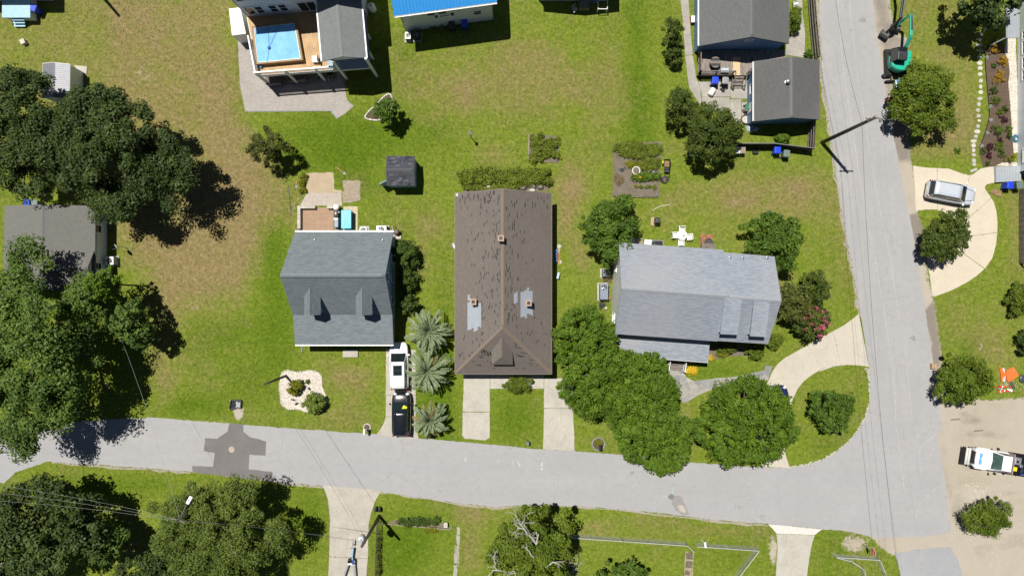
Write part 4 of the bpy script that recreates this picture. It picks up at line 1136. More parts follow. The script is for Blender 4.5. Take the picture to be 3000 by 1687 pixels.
# steps and landing
p = g('C',1190,20,.7); MB().box((p.x,p.y + .2,.35),(1.0,1.6,.7)).build('landing',MATS['weathered_wood'],H6)
for k in range(3):
    q = g('C',1255,20,.3); MB().box((q.x + .05,q.y + .75 - .3*k,.30 - .09*k),(1.0,.3,.5 - .15*k)).build('step',mk('step_blue',(0.16,0.22,0.26),.7,var=.2) if k == 0 and 'step_blue' not in MATS else MATS['step_blue'],H6)
fr_ = MB(); q0 = g('C',1295,10,.9); q1 = g('C',1365,70,.9)
for a_,b_ in (((q0.x,q0.y),(q0.x,q1.y)),((q1.x,q0.y),(q1.x,q1.y)),((q0.x,q1.y),(q1.x,q1.y))): fr_.bar((*a_,.9),(*b_,.9),.06,.06)
for x_ in (q0.x,q1.x):
    fr_.box((x_,q1.y,.45),(.06,.06,.9))
fr_.build('stair_rail',MATS['white_trim'],H6)
# ------------------------------------------------------------------ grey-roofed house with the weathered deck
H7 = thing('house','house with blue-shaded walls and dark grey gable roof facing the weathered deck','house',g('DD',900,100))
d7 = lambda x,y,h: g('DD',x,y,h)
he7,hr7 = 2.65,4.75
bl,br = d7(478,432,he7),d7(1325,410,he7)
tl,tr = bl + Vector((0,11,0)),br + Vector((0,11,0))
G7 = gable(H7,tl,bl,br,tr,he7,hr7,MATS['roof_grey'],MATS['siding_shade_deep'],MATS['ridge_grey'],over=.22,trim='ridge_grey')  # blue of these walls is skylit shade held in the siding colour
g7w = G7['b']; u7 = (G7['c'] - G7['b']).normalized()
window(H7,g7w,u7,(0,-1,0),4.35,3.3,.6,.55)
gutter(H7,Vector((bl.x - .07,bl.y,he7 + .02)),Vector((tl.x - .07,tl.y,he7 + .02)),.13)
dk = MB(); qa,qb,qc,qd = [d7(*q,.75) for q in ((468,480),(1290,480),(960,700),(468,705))]
xs = np.linspace(qa.x,d7(1290,480,.75).x,62)
for k in range(61):
    yb_ = d7(0,712,.75).y if xs[k] < d7(975,0,.75).x else d7(0,600,.75).y
    dk.bx(xs[k],xs[k] + (xs[1] - xs[0])*.9,yb_,g7w.y - .02,.70,.75 + .004*(k % 3))
t = NT('old_deck'); v_ = t.scale(t.coord('Object'),(7.0,.9,1)); f_ = t.noise(v_,1.2,5,.7)
t.set(Base_Color=t.ramp(f_,[(.3,(0.10,0.075,0.06)),(.5,(0.25,0.21,0.18)),(.68,(0.42,0.38,0.34))]),Roughness=.9); t.done('old_deck')
dk.build('deck_boards',MATS['old_deck'],H7,kind='stuff')
def lattice_rail(a,b,z,name='deck_railing'):
    a = Vector(a); b = Vector(b); L = (b - a).length; m = MB()
    m.bar(up_(a,z + .95),up_(b,z + .95),.09,.04); m.bar(up_(a,z + .1),up_(b,z + .1),.05,.05)
    n = max(2,int(L/.13))
    for k in range(n + 1):
        q = a.lerp(b,k/n); m.box((q.x,q.y,z + .52),(.035,.035,.84))
    for k in range(max(2,int(L/1.5)) + 1):
        q = a.lerp(b,k/max(2,int(L/1.5))); m.box((q.x,q.y,z + .5),(.1,.1,1.05))
    return m.build(name,MATS['weathered_wood'],H7)
ya = d7(0,705,.75).y
lattice_rail((qa.x + .04,ya + .05,0),(d7(790,0,.75).x,ya + .05,0),.75)
lattice_rail((qa.x + .04,ya + .05,0),(qa.x + .04,g7w.y - .3,0),.75)
lattice_rail((d7(925,0,.75).x,ya + .05,0),(d7(985,0,.75).x,ya + .05,0),.75)
sx0,sx1 = d7(792,0,.4).x,d7(888,0,.4).x
for k in range(4):
    MB().bx(sx0,sx1,ya - .3*(k + 1),ya - .3*k - .03,.58 - .17*k - .05,.58 - .17*k).build('step',MATS['weathered_wood'],H7)
for x_ in (sx0 - .05,sx1 + .05):
    m = MB(); m.bar((x_,ya,1.65),(x_,ya - 1.15,.95),.09,.05); m.box((x_,ya - 1.1,.48),(.09,.09,.96)); m.bar((x_,ya,.62),(x_,ya - 1.2,0.05),.05,.22)
    m.build('stair_rail',MATS['weathered_wood'],H7)
MB().bx(d7(795,0,.75).x,d7(862,0,.75).x,d7(0,725,.75).y + .12,d7(0,540,.75).y,.765,.79).build('plywood_sheet',mk('plywood',(0.60,0.44,0.24),.7,var=.12,scale=2),H7)
MB().bx(qa.x,d7(780,0,.75).x,ya - .005,ya + .02,.02,.69).build('deck_skirt',MATS['dark_metal'],H7)
# ------------------------------------------------------------------ garage by the side road
H8 = thing('garage','garage with faded dark grey shingle roof beside the road','garage',g('DD',1300,850))
he8,hr8 = 2.6,3.75
G8 = gable(H8,d7(995,583,he8),d7(995,1142,he8),d7(1616,1125,he8),d7(1612,572,he8),he8,hr8,MATS['roof_garage'],MATS['siding_shade_deep'],MATS['ridge_grey'],over=.22,trim='ridge_grey')
gutter(H8,G8['A'] + Vector((-.07,0,.02)),G8['B'] + Vector((-.07,0,.02)),.13)
p = d7(1308,775,3.7); vent_pipe(H8,(p.x,p.y,3.66),.1,.28,'galvanised',True)
window(H8,G8['d'],-G8['u']*-1,-G8['v'],3.0,1.4,.9,.8); window(H8,G8['a'],(0,-1,0),(-1,0,0),2.0,1.4,.9,.9)
MB().bx(G8['a'].x - .05,G8['a'].x - .003,G8['a'].y - 4.2,G8['a'].y - 3.3,.05,2.1).build('door',MATS['white_trim'],H8)
# ------------------------------------------------------------------ west house under the oaks
H9 = thing('house','low house with olive-grey shingle roof half hidden under the oaks','house',g('F',400,550))
fF = lambda x,y,h: g('F',x,y,h)
he9,hr9 = 2.5,3.45
a_,b_,c_,d_ = fF(36,268,he9),fF(20,905,he9),fF(700,905,he9),fF(718,268,he9)
G9 = gable(H9,a_,(a_.x - .1,b_.y),(d_.x - .02,b_.y),d_,he9,hr9,MATS['roof_west'],MATS['siding_pale'],MATS['ridge_grey'],over=.3,trim='ridge_grey')
# cross gable to the right
ca = fF(712,600,he9); cb = fF(700,872,he9)
xr_ = ca.x + .02; rg = (ca.y + cb.y)/2; hc = 3.55
xi = G9['R1'].x
MB().slab([(xr_,ca.y,he9 + .02),(xr_,rg,hc),(xi + 1.0,rg,hc),(xi + 3.2,ca.y,he9 + .3)],(1,0,0),.14).build('roof_slope',MATS['roof_west'],H9)
MB().slab([(xr_,cb.y,he9 + .02),(xr_,rg,hc),(xi + 1.0,rg,hc),(xi + 3.2,cb.y,he9 + .3)],(1,0,0),.14).build('roof_slope',MATS['roof_west'],H9)
ridge_caps(H9,(xi + 1.0,rg,hc),(xr_,rg,hc),MATS['ridge_grey'])
wx = G9['d'].x
wall(H9,[(wx + .004,ca.y - .3,2.2),(wx + .004,cb.y + .3,2.2),(wx + .004,cb.y + .3,he9 - .1),(wx + .004,rg,hc - .18),(wx + .004,ca.y - .3,he9 - .1)],MATS['siding_pale'],.1,inward=(-1,0,0))
for yy in (440,722): window(H9,(wx,0,0),(0,1,0),(1,0,0),fF(730,yy,1.6).y,1.55,.75,1.0)
# ------------------------------------------------------------------ east house at the right edge
H10 = thing('house','pale house at the right edge with long sunroom windows and ribbed metal porch','house',g('E',2000,600))
xw = g('E',1868,400).x; yA = g('E',0,-60).y; yB = g('E',0,1640).y; ysp = g('E',0,795).y
wall(H10,[(xw,yA,0),(xw,yB,0),(xw,yB,4.2),(xw,yA,4.2)],MATS['siding_pale'],.15,inward=(1,0,0))
wall(H10,[(xw,yB,0),(xw + 10,yB,0),(xw + 10,yB,4.2),(xw,yB,4.2)],MATS['siding_pale'],.15,inward=(0,1,0))
mk('roof_metal',(0.50,0.53,0.56),.4,.3,var=.08)
mk('ribbed_metal',(0.40,0.43,0.46),.45,.3,var=.1)
MB().slab([(xw - .35,yA,4.2),(xw - .35,yB - .35,4.2),(xw + 5,yB - .35,6.2),(xw + 5,yA,6.2)],(0,1,0),.12).build('roof_slope',MATS['roof_metal'],H10)
for y0_,y1_ in ((320,405),(410,545),(565,680),(685,790)):
    ya_,yb_ = g('E',0,y0_).y,g('E',0,y1_).y
    window(H10,(xw,0,0),(0,1,0),(-1,0,0),(ya_ + yb_)/2,1.7,abs(ya_ - yb_) - .12,2.0,bars=(1,1))
window(H10,(xw,0,0),(0,1,0),(-1,0,0),g('E',0,970).y,2.4,1.6,1.3,bars=(0,1))
window(H10,(xw,0,0),(0,1,0),(-1,0,0),g('J',0,200).y,1.6,1.3,1.6,bars=(0,1))
pr_ = [g('E',*q,2.4) for q in ((1762,60),(1890,40),(1890,358),(1765,360))]
MB().prism(pr_,2.32,2.4).build('porch_roof',MATS['ribbed_metal'],H10)
rbm = MB()
for k in range(6): q0,q1 = pr_[0].lerp(pr_[1],(k + .5)/6),pr_[3].lerp(pr_[2],(k + .5)/6); rbm.bar(q0 + Vector((0,0,.02)),q1 + Vector((0,0,.02)),.05,.04)
rbm.build('roof_ribs',MATS['ribbed_metal'],H10)
for q in (pr_[0],pr_[3]): MB().box((q.x + .1,q.y + (-.1 if q is pr_[0] else .1),1.16),(.1,.1,2.32)).build('porch_post',MATS['white_trim'],H10)
rp_ = [g('J',*q,.35) for q in ((1665,285),(1905,280),(1905,420),(1672,432))]
MB().prism(rp_,.02,.35).build('entry_ramp',MATS['ribbed_metal'],H10)
rbm = MB()
for k in range(9): q0,q1 = rp_[0].lerp(rp_[1],(k + .5)/9),rp_[3].lerp(rp_[2],(k + .5)/9); rbm.bar(q0 + Vector((0,0,.01)),q1 + Vector((0,0,.01)),.05,.03)
rbm.build('ramp_ribs',MATS['roof_metal'],H10)
# ------------------------------------------------------------------ house at the top left corner with blue porch
H11 = thing('house','house at the top left corner with pale blue porch deck and three steps','house',go(-1450,-850))
mk('porch_blue',(0.33,0.52,0.62),.6,var=.1,scale=2)
q0,q1 = g('A',15,135,1.1),g('A',228,137,1.1)
MB().bx(q0.x,q1.x,q0.y,q0.y + 2.6,.95,1.1).build('porch_deck',MATS['porch_blue'],H11)
MB().bx(q0.x + .1,q1.x - .1,q0.y + .1,q0.y + 2.5,.0,.94).build('porch_skirt',MATS['white_trim'],H11)
for k,(xa,xb,ya_) in enumerate(((90,182,156),(98,186,178),(105,190,203))):
    hh_ = .8 - .27*k; qa,qb = g('A',xa,ya_,hh_),g('A',xb,ya_,hh_)
    MB().bx(qa.x,qb.x,qa.y,qa.y + .36,hh_ - .06,hh_).build('step',MATS['porch_blue'],H11)
c_ = go(-1341,-840)
MB().bx(c_.x - 9,c_.x,c_.y,c_.y + 9,0,3.6).build('wall',MATS['siding_white'],H11)
MB().bx(c_.x - 9.3,c_.x + .1,c_.y - .1,c_.y + 9.3,3.6,3.78).build('roof_slab',MATS['roof_metal'],H11)
# ================================================================== PLANTS
foliage('leaf_oak',(0.0236,0.042,0.0104),(0.0551,0.0865,0.0188),(0.1115,0.1507,0.0314),.22)
foliage('leaf_oak_light',(0.0478,0.0888,0.0164),(0.1025,0.1673,0.0274),(0.1793,0.2562,0.0409),.22)
foliage('leaf_myrtle',(0.0558,0.1056,0.0093),(0.1056,0.1863,0.013),(0.1863,0.2732,0.0205),.25)
foliage('leaf_myrtle_dark',(0.0461,0.0893,0.0115),(0.0864,0.1555,0.0161),(0.1512,0.2376,0.0253),.25)
foliage('leaf_cedar',(0.0363,0.0581,0.0097),(0.0726,0.1065,0.0136),(0.1271,0.1633,0.0213),.2)
foliage('leaf_olive',(0.05,0.062,0.012),(0.095,0.11,0.02),(0.15,0.155,0.03),.22)
foliage('leaf_pine',(0.065,0.0986,0.0157),(0.1176,0.1658,0.0269),(0.196,0.2464,0.0448),.22)
foliage('leaf_bright',(0.07,0.13,0.012),(0.13,0.22,0.018),(0.21,0.3,0.03),.3)
foliage('leaf_shrub',(0.033,0.0605,0.011),(0.066,0.11,0.0154),(0.121,0.1705,0.0242),.22)
foliage('leaf_hedge',(0.0594,0.095,0.0084),(0.1122,0.165,0.0127),(0.1914,0.2442,0.019),.22)
foliage('leaf_yellow_hedge',(0.085,0.125,0.010),(0.150,0.195,0.018),(0.235,0.270,0.030),.25)
foliage('leaf_gold',(0.26,0.15,0.006),(0.42,0.25,0.01),(0.55,0.36,0.02),.2)
foliage('leaf_plum',(0.035,0.01,0.014),(0.07,0.02,0.026),(0.11,0.035,0.04),.2)
foliage('leaf_silver',(0.22,0.26,0.22),(0.36,0.4,0.35),(0.5,0.52,0.46),.2)
foliage('leaf_yellow_green',(0.11,0.14,0.01),(0.2,0.22,0.015),(0.32,0.3,0.025),.25)
foliage('leaf_palm',(0.11,0.150,0.070),(0.22,0.275,0.145),(0.36,0.415,0.245),.2)
foliage('leaf_palm_old',(0.12,0.11,0.045),(0.22,0.2,0.085),(0.34,0.25,0.1),.2)
foliage('blossom_pink',(0.45,0.06,0.14),(0.62,0.12,0.22),(0.75,0.22,0.32),.25)
foliage('blossom_yellow',(0.5,0.3,0.01),(0.7,0.48,0.02),(0.8,0.6,0.05),.25)
foliage('straw_litter',(0.14,0.1,0.05),(0.26,0.19,0.1),(0.38,0.3,0.17),.1)
def unit(v): return v/(np.linalg.norm(v,axis=-1,keepdims=True) + 1e-9)
def leaf_mesh(name,pos,nrm,tan,L,Wd,tint,mat,fold=.12):
    """one rhombus per leaf"""
    b = np.cross(nrm,tan)
    L = L[:,None]; Wd = Wd[:,None]
    v0 = pos - tan*L*.5; v2 = pos + tan*L*.5 - nrm*L*.10
    v1 = pos + b*Wd*.5 - nrm*Wd*fold + tan*L*.05; v3 = pos - b*Wd*.5 - nrm*Wd*fold + tan*L*.05
    V = np.stack([v0,v3,v2,v1],1).reshape(-1,3)
    Q = np.arange(len(V)).reshape(-1,4)
    me = np_mesh(name,V,Q)
    a = me.attributes.new('tint','FLOAT','FACE'); a.data.foreach_set('value',np.clip(tint,0,1).astype(np.float32))
    me.materials.append(mat)
    return me
def crown(name,rx,ry,zlo,zhi,mat,nclump,nleaf,leaf=(.28,.14),seed=0,clump=.26,lean=(0,0),spray=0.0,ragged=.18,low=-.30,flat=.85,inner=.28,center=(0,0),boughs=0):
    """foliage in the frame of the trunk foot"""
    r = np.random.default_rng(seed)
    rz = (zhi - zlo)/2; zc = zlo + rz*.85
    n_in = int(nclump*inner)
    u = r.uniform(low,1.0,nclump); a = r.uniform(0,2*np.pi,nclump)
    h = np.sqrt(np.clip(1 - u*u,0,1))
    f = r.uniform(.70,1.0,nclump) ** .8
    f[:n_in] = r.uniform(.15,.6,n_in)
    p1,p2,p3 = r.uniform(0,6.28,3)
    mod = 1 + ragged*np.sin(2*a + p1)*.6 + ragged*np.sin(3*a + p2)*.6 + ragged*.6*np.sin(7*a + p3)
    f = f*(1 - clump*.35)
    C = np.stack([np.cos(a)*h*f*rx*mod,np.sin(a)*h*f*ry*mod,zc + u*f*rz*(1.1 if True else 1)],1)
    Rm = (rx + ry)/2
    if boughs:
        nb = boughs
        bi = r.integers(0,nb,nclump)
        bu = np.linspace(low,.95,nb); r.shuffle(bu); ba = np.arange(nb)*2.39996 + r.uniform(-.4,.4,nb)
        bh = np.sqrt(np.clip(1 - bu*bu,0,1)); bf = r.uniform(.60,.86,nb); br_ = r.uniform(.24,.38,nb)
        bm = 1 + ragged*.8*np.sin(2*ba + p1)
        BC = np.stack([np.cos(ba)*bh*bf*rx*bm,np.sin(ba)*bh*bf*ry*bm,zc + bu*bf*rz*r.uniform(.7,1.2,nb)],1)
        dv = unit(r.normal(size=(nclump,3)) + np.array([0,0,.25]))*(r.uniform(.25,1,nclump) ** .5)[:,None]
        CB = BC[bi] + dv*br_[bi][:,None]*np.array([rx,ry,rz*.75])
        keep = r.random(nclump) < .82
        C = np.where(keep[:,None],CB,C)
    cr = clump*Rm*r.uniform(.55,1.3,nclump)
    ns_ = max(4,nclump // 7) if not boughs else 1
    C[-ns_:,:2] = np.stack([np.cos(a[-ns_:])*rx,np.sin(a[-ns_:])*ry],1)*(mod[-ns_:]*r.uniform(.84,.98 if Rm < 4 else .92,ns_))[:,None]
    C[-ns_:,2] = zc + r.uniform(-.25,.25,ns_)*rz
    cr[-ns_:] *= .6
    idx = np.repeat(np.arange(nclump),nleaf)
    N = len(idx)
    v = unit(r.normal(size=(N,3)) + np.array([0,0,.35]))
    rad = r.uniform(0,1,N) ** .45
    pos = C[idx] + v*(cr[idx]*rad)[:,None]*np.array([1,1,flat])
    pos[:,0] += lean[0]*(pos[:,2]/zhi); pos[:,1] += lean[1]*(pos[:,2]/zhi)
    pos[:,0] += center[0]; pos[:,1] += center[1]
    nrm = unit(v*.8 + np.array([0,0,.55]) + r.normal(size=(N,3))*.45)
    tr = r.normal(size=(N,3))
    if spray:
        out = unit(C[idx]*np.array([1,1,0]) + v*np.array([2.0,2.0,0])*cr[idx][:,None] + 1e-3)
        tr = tr*(1 - spray) + out*spray*2 - np.array([0,0,.5])*spray
    tan = unit(tr - nrm*np.sum(tr*nrm,1,keepdims=True))
    L = leaf[0]*r.uniform(.6,1.35,N); Wd = leaf[1]*r.uniform(.6,1.35,N)
    ct = r.uniform(0,1,nclump)
    dr_ = .5 + .5*np.sin(C[:,0]*1.3/Rm*2 + p1)*np.sin(C[:,1]*1.1/Rm*2 + p2)
    tint = .40*ct[idx] + .15*dr_[idx] + .45*r.uniform(0,1,N)
    pos[:,2] = np.maximum(pos[:,2],.05)
    return leaf_mesh(name,pos,nrm,tan,L,Wd,tint,mat),C
def trunk_mesh(zlo,zhi,rx,C,seed,r0=.22,mat=None,nlimb=9,lean=(0,0)):
    rng = random.Random(seed); m = MB()
    zf = zlo + (zhi - zlo)*.35
    top = Vector((lean[0]*.5,lean[1]*.5,zf))
    base = [Vector((0,0,-.1)),Vector((0,0,.25)),Vector((rng.uniform(-.1,.1),rng.uniform(-.1,.1),zf*.55)),top]
    m.tube(base,[r0*1.35,r0*1.05,r0*.85,r0*.6],8)
    sel = rng.sample(range(len(C)),min(nlimb,len(C)))
    for i in sel:
        e = Vector(C[i]); s_ = base[2].lerp(top,rng.uniform(.2,1))
        mid = s_.lerp(e,.5) + Vector((rng.uniform(-.2,.2),rng.uniform(-.2,.2),rng.uniform(0,.4)))
        m.tube([s_,mid,e],[r0*.45,r0*.28,r0*.08],6)
    return m
def tree(name,label,ext,H,leafm,dens=1.0,leaf=(.28,.14),clump=.26,seed=0,wide=.58,low=-.3,spray=0.0,ragged=.18,zlo=None,cat='tree',group=None,r0=None,nleaf=None,sh='D',inner=.28,flat=.85,sparse=1.0):
    """ext: extent in the survey (x0,y0,x1,y1) of the crown"""
    hm = H*wide
    p0 = g(sh,ext[0],ext[1],hm); p1 = g(sh,ext[2],ext[3],hm)
    rx,ry = abs(p1.x - p0.x)/2,abs(p1.y - p0.y)/2
    c = Vector(((p0.x + p1.x)/2,(p0.y + p1.y)/2,0))
    zl = zlo if zlo is not None else H*.25
    root = thing(name,label,cat,c,0,group)
    R_ = (rx + ry)/2
    area = rx*ry
    ncl = int(max(22,min(360,6.5*area/(R_*clump) ** 2*.95))*sparse)
    nl = nleaf or int(max(30,min(230,dens*9.5*(R_*clump) ** 2/(leaf[0]*leaf[1])*1.0)))
    me,C = crown('crown',rx,ry,zl,H,MATS[leafm],ncl,nl,leaf,seed,clump,spray=spray,ragged=ragged,low=low,inner=inner,flat=flat,boughs=(int(11 + R_*1.8) if R_ > 3.3 and ('oak' in leafm or 'pine' in leafm) else 0))
    share('crown',me,root)
    tm = trunk_mesh(zl,H,rx,C,seed,r0 or max(.06,R_*.06))
    o = tm.build('trunk',MATS['bark'],root,smooth=True,local=True)
    return root
def shrub(name,label,ext,H,leafm,seed=0,sh='D',leaf=(.14,.08),clump=.34,dens=1.0,cat='shrub',group=None,spray=0.0,ragged=.12):
    return tree(name,label,ext,H,leafm,dens,leaf,clump,seed,.45,-.2,spray,ragged,zlo=.02,cat=cat,group=group,r0=.04,sh=sh)
# ---- the big oaks on the west side
tree('oak_tree','broad dark live oak spreading over the yard north of the olive-roofed house',(112,230,478,556),9.5,'leaf_oak',1.0,(.27,.15),.155,11,.55,-.25,ragged=.20,group='live oaks on the west side')
tree('oak_tree','dark live oak at the left edge beside the small metal shed',(-80,196,205,470),9.0,'leaf_oak',1.0,(.27,.15),.165,12,.55,-.25,ragged=.19,group='live oaks on the west side')
tree('oak_tree','huge live oak south of the olive-roofed house reaching over the street',(-60,636,262,1108),11.0,'leaf_oak_light',1.0,(.29,.16),.155,13,.55,-.25,ragged=.20,group='live oaks on the west side')
tree('small_tree','small bright lime-green tree at the corner of the olive-roofed house',(690,755,920,975),8.6,'leaf_bright',1.0,(.24,.14),.26,14,sh='F',ragged=.2)
tree('small_tree','dark leafy tree between the lime-green tree and the dry lawn',(880,980,1130,1340),7.0,'leaf_oak_light',1.0,(.28,.16),.22,15,sh='F',ragged=.19)
tree('small_tree','green tree pressed against the south eave of the olive-roofed house',(500,840,760,1100),6.0,'leaf_oak_light',1.0,(.28,.16),.24,16,sh='F',ragged=.19)
# ---- south west corner
tree('oak_tree','dark oak at the lower left corner south of the street',(-60,1198,240,1480),9.0,'leaf_oak',1.0,(.34,.20),.19,21,.55,ragged=.18,group='trees in the south west corner')
tree('small_tree','mid-green rounded tree right of the dark oak in the lower left corner',(195,1310,325,1415),5.6,'leaf_oak_light',1.0,(.28,.16),.24,22,group='trees in the south west corner')
tree('small_tree','dark bushy tree at the bottom edge left of the pine',(310,1385,470,1490),5.5,'leaf_oak',1.0,(.28,.16),.26,23,group='trees in the south west corner')
tree('pine_tree','tall olive-green pine with clumped needles beside the street lamp pole',(396,1190,712,1500),8.6,'leaf_pine',.85,(.30,.10),.15,24,.6,-.05,.3,.26,flat=.6,inner=.15,sparse=.95)
# ---- middle yards
tree('small_tree','sparse dark tree standing alone north of the sand patch',(630,328,724,414),5.0,'leaf_olive',.8,(.22,.09),.24,31,.55,-.1,.4,.22)
tree('small_tree','glossy leaved small tree in the triangular mulch bed',(938,248,1003,312),4.2,'leaf_myrtle_dark',.8,(.36,.13),.3,32,.6,0,.5,.2)
tree('shade_tree','round green tree at the back left corner of the pale grey corner house',(1460,505,1612,655),5.4,'leaf_myrtle_dark',1.0,(.30,.15),.21,33,ragged=.22,spray=.3)
tree('shade_tree','round green tree at the back right corner of the pale grey corner house',(1872,537,2020,674),5.2,'leaf_myrtle_dark',1.0,(.30,.15),.21,34,ragged=.19,spray=.3)
tree('cedar_tree','dense dark green tree at the west end of the black fabric fence',(1720,264,1864,410),5.4,'leaf_cedar',1.0,(.28,.11),.20,35,spray=.5,ragged=.10)
tree('cedar_tree','smaller dark green tree beside the narrow concrete walk',(1674,224,1752,316),4.4,'leaf_cedar',1.0,(.26,.10),.24,36,spray=.5,ragged=.13)
tree('cedar_tree','dark bushy tree north of its small round neighbour along the narrow walk',(1668,45,1716,118),4.0,'leaf_cedar',1.0,(.22,.09),.3,37,spray=.4)
shrub('cedar_shrub','small round dark shrub beside the narrow concrete walk',(1674,118,1715,166),2.4,'leaf_cedar',38,leaf=(.2,.09),spray=.4)
# ---- crape myrtle mass between the brown house and the corner house
for i,(e_,lab) in enumerate([((1390,770,1550,940),'northernmost tree of the bright green row between the brown and pale grey houses'),
                               ((1410,862,1620,1056),'second tree of the bright green row, beside the brown house driveway'),
                               ((1510,892,1710,1090),'tree of the bright green row nearest the white porch stair rails'),
                               ((1545,995,1748,1192),'southernmost tree of the bright green row, leaning over the street')]):
    tree('crape_myrtle',lab,e_,6.2 + .25*(i % 2),'leaf_myrtle',1.0,(.28,.12),.15,41 + i,ragged=.08,spray=.55,low=-.45,group='bright green trees between the houses')
tree('crape_myrtle','big round bright green tree over the crescent driveway',(1752,942,2002,1178),6.8,'leaf_myrtle',1.0,(.28,.12),.15,46,ragged=.07,spray=.55,low=-.45)
tree('small_tree','small round tree alone on the half-moon lawn at the street corner',(2042,980,2148,1084),4.2,'leaf_myrtle_dark',.9,(.28,.14),.24,47,ragged=.20,spray=.3)
tree('crape_myrtle','dull green bushy tree against the right wall of the corner house',(1958,715,2042,815),4.5,'leaf_olive',1.0,(.28,.12),.27,48,spray=.55,group='three shrubby trees east of the corner house')
tree('crape_myrtle','dark green bushy tree between the pink-flowering tree and the back lawn',(2008,685,2085,775),4.5,'leaf_cedar',1.0,(.28,.12),.27,49,spray=.55,group='three shrubby trees east of the corner house')
pk = tree('crape_myrtle','crape myrtle with pink blossom beside the crescent driveway',(2002,768,2086,850),4.2,'leaf_cedar',.9,(.26,.11),.27,50,spray=.4,group='three shrubby trees east of the corner house')
r_ = np.random.default_rng(77); NB = 30
aa = r_.uniform(0,6.28,NB); rr = np.sqrt(r_.uniform(.1,1,NB))*1.45
cen = np.stack([np.cos(aa)*rr,np.sin(aa)*rr,4.1 - rr*.75 + r_.uniform(-.1,.2,NB)],1)
ix = np.repeat(np.arange(NB),18); N_ = len(ix)
pos = cen[ix] + r_.normal(size=(N_,3))*.11
n_ = unit(r_.normal(size=(N_,3))*.5 + np.array([0,0,1.0])); tt = unit(np.cross(n_,r_.normal(size=(N_,3))))
share('blossom',leaf_mesh('blossom',pos,n_,tt,r_.uniform(.08,.16,N_),r_.uniform(.07,.13,N_),r_.uniform(0,1,N_),MATS['blossom_pink']),pk)
# ---- along the side road
tree('shade_tree','spreading green tree just south of the green excavator',(2240,168,2410,330),4.6,'leaf_hedge',1.0,(.28,.13),.21,51,spray=.35,ragged=.22)
tree('shade_tree','round tree on the island inside the U-shaped cream driveway',(2322,537,2440,655),3.9,'leaf_cedar',1.0,(.27,.12),.23,52,spray=.4,ragged=.20)
tree('shade_tree','olive-green tree beside the orange signs at the edge of the dirt lot',(2352,895,2500,1012),3.7,'leaf_hedge',.9,(.27,.11),.23,53,spray=.35,ragged=.20)
tree('small_tree','yellow-green tree standing alone on the dirt lot below the work truck',(2424,1258,2546,1344),2.9,'leaf_hedge',.8,(.24,.08),.25,54,spray=.5,ragged=.20)
tree('oak_tree','dark tree at the top right corner shading the stepping stone path',(2405,-75,2560,66),8.0,'leaf_oak',1.0,(.32,.18),.22,55,ragged=.20)
shrub('bush','green bush at the right edge below the board fence',(2530,712,2600,792),2.0,'leaf_hedge',56,leaf=(.2,.1),ragged=.2)
shrub('bush','dark bush at the right edge above the orange signs',(2556,830,2600,890),2.0,'leaf_oak',57,leaf=(.2,.1))
# ---- south side
tree('cedar_tree','dense green tree with bleached dead branches at the bottom edge',(1232,1272,1452,1480),8.5,'leaf_hedge',1.0,(.28,.14),.19,61,.55,ragged=.20)
tree('small_tree','deep green leafy tree at the bottom edge beside the fallen branches',(1500,1410,1620,1520),5.0,'leaf_myrtle_dark',1.0,(.30,.16),.24,62,ragged=.20)
# ---- shrubs round the houses
for i,(e_,h_,lab) in enumerate([((988,606,1052,676),3.2,'largest of three shrubs shaded by the blue-grey house, at the back'),((998,676,1050,732),2.8,'middle of three shrubs in the shade of the blue-grey house'),
                                   ((1004,738,1050,790),2.6,'front one of three shrubs shaded by the blue-grey house, next to the palms')]):
    shrub('shrub',lab,e_,h_,'leaf_shrub',71 + i,leaf=(.2,.11),group='shrubs beside the blue-grey house')
shrub('shrub','clipped round shrub in front of the brown house between the two drives',(1266,946,1342,986),1.6,'leaf_hedge',75,leaf=(.14,.08))
shrub('shrub','low leafy shrub under the front windows of the corner house',(1800,866,1858,888),1.2,'leaf_hedge',76,leaf=(.16,.09))
shrub('shrub','layered light green shrub in front of the corner house',(1870,866,1924,900),1.6,'leaf_hedge',77,leaf=(.16,.09),ragged=.2)
shrub('shrub','light green shrub at the front right corner of the corner house',(1924,838,1968,878),1.8,'leaf_hedge',78,leaf=(.16,.09),ragged=.2)
shrub('shrub','rounded light green shrub beside the grey-roofed house and the path',(1980,16,2014,84),1.8,'leaf_hedge',79,leaf=(.15,.08))
shrub('shrub','small bright shrub by the fence north of the garage',(1468,475,1548,560),1.2,'leaf_myrtle_dark',80,sh='DD',leaf=(.15,.08))
shrub('shrub','feathery plant between the garage and the black fabric fence',(1190,1265,1330,1365),1.3,'leaf_myrtle',81,sh='DD',leaf=(.3,.07),spray=.8)
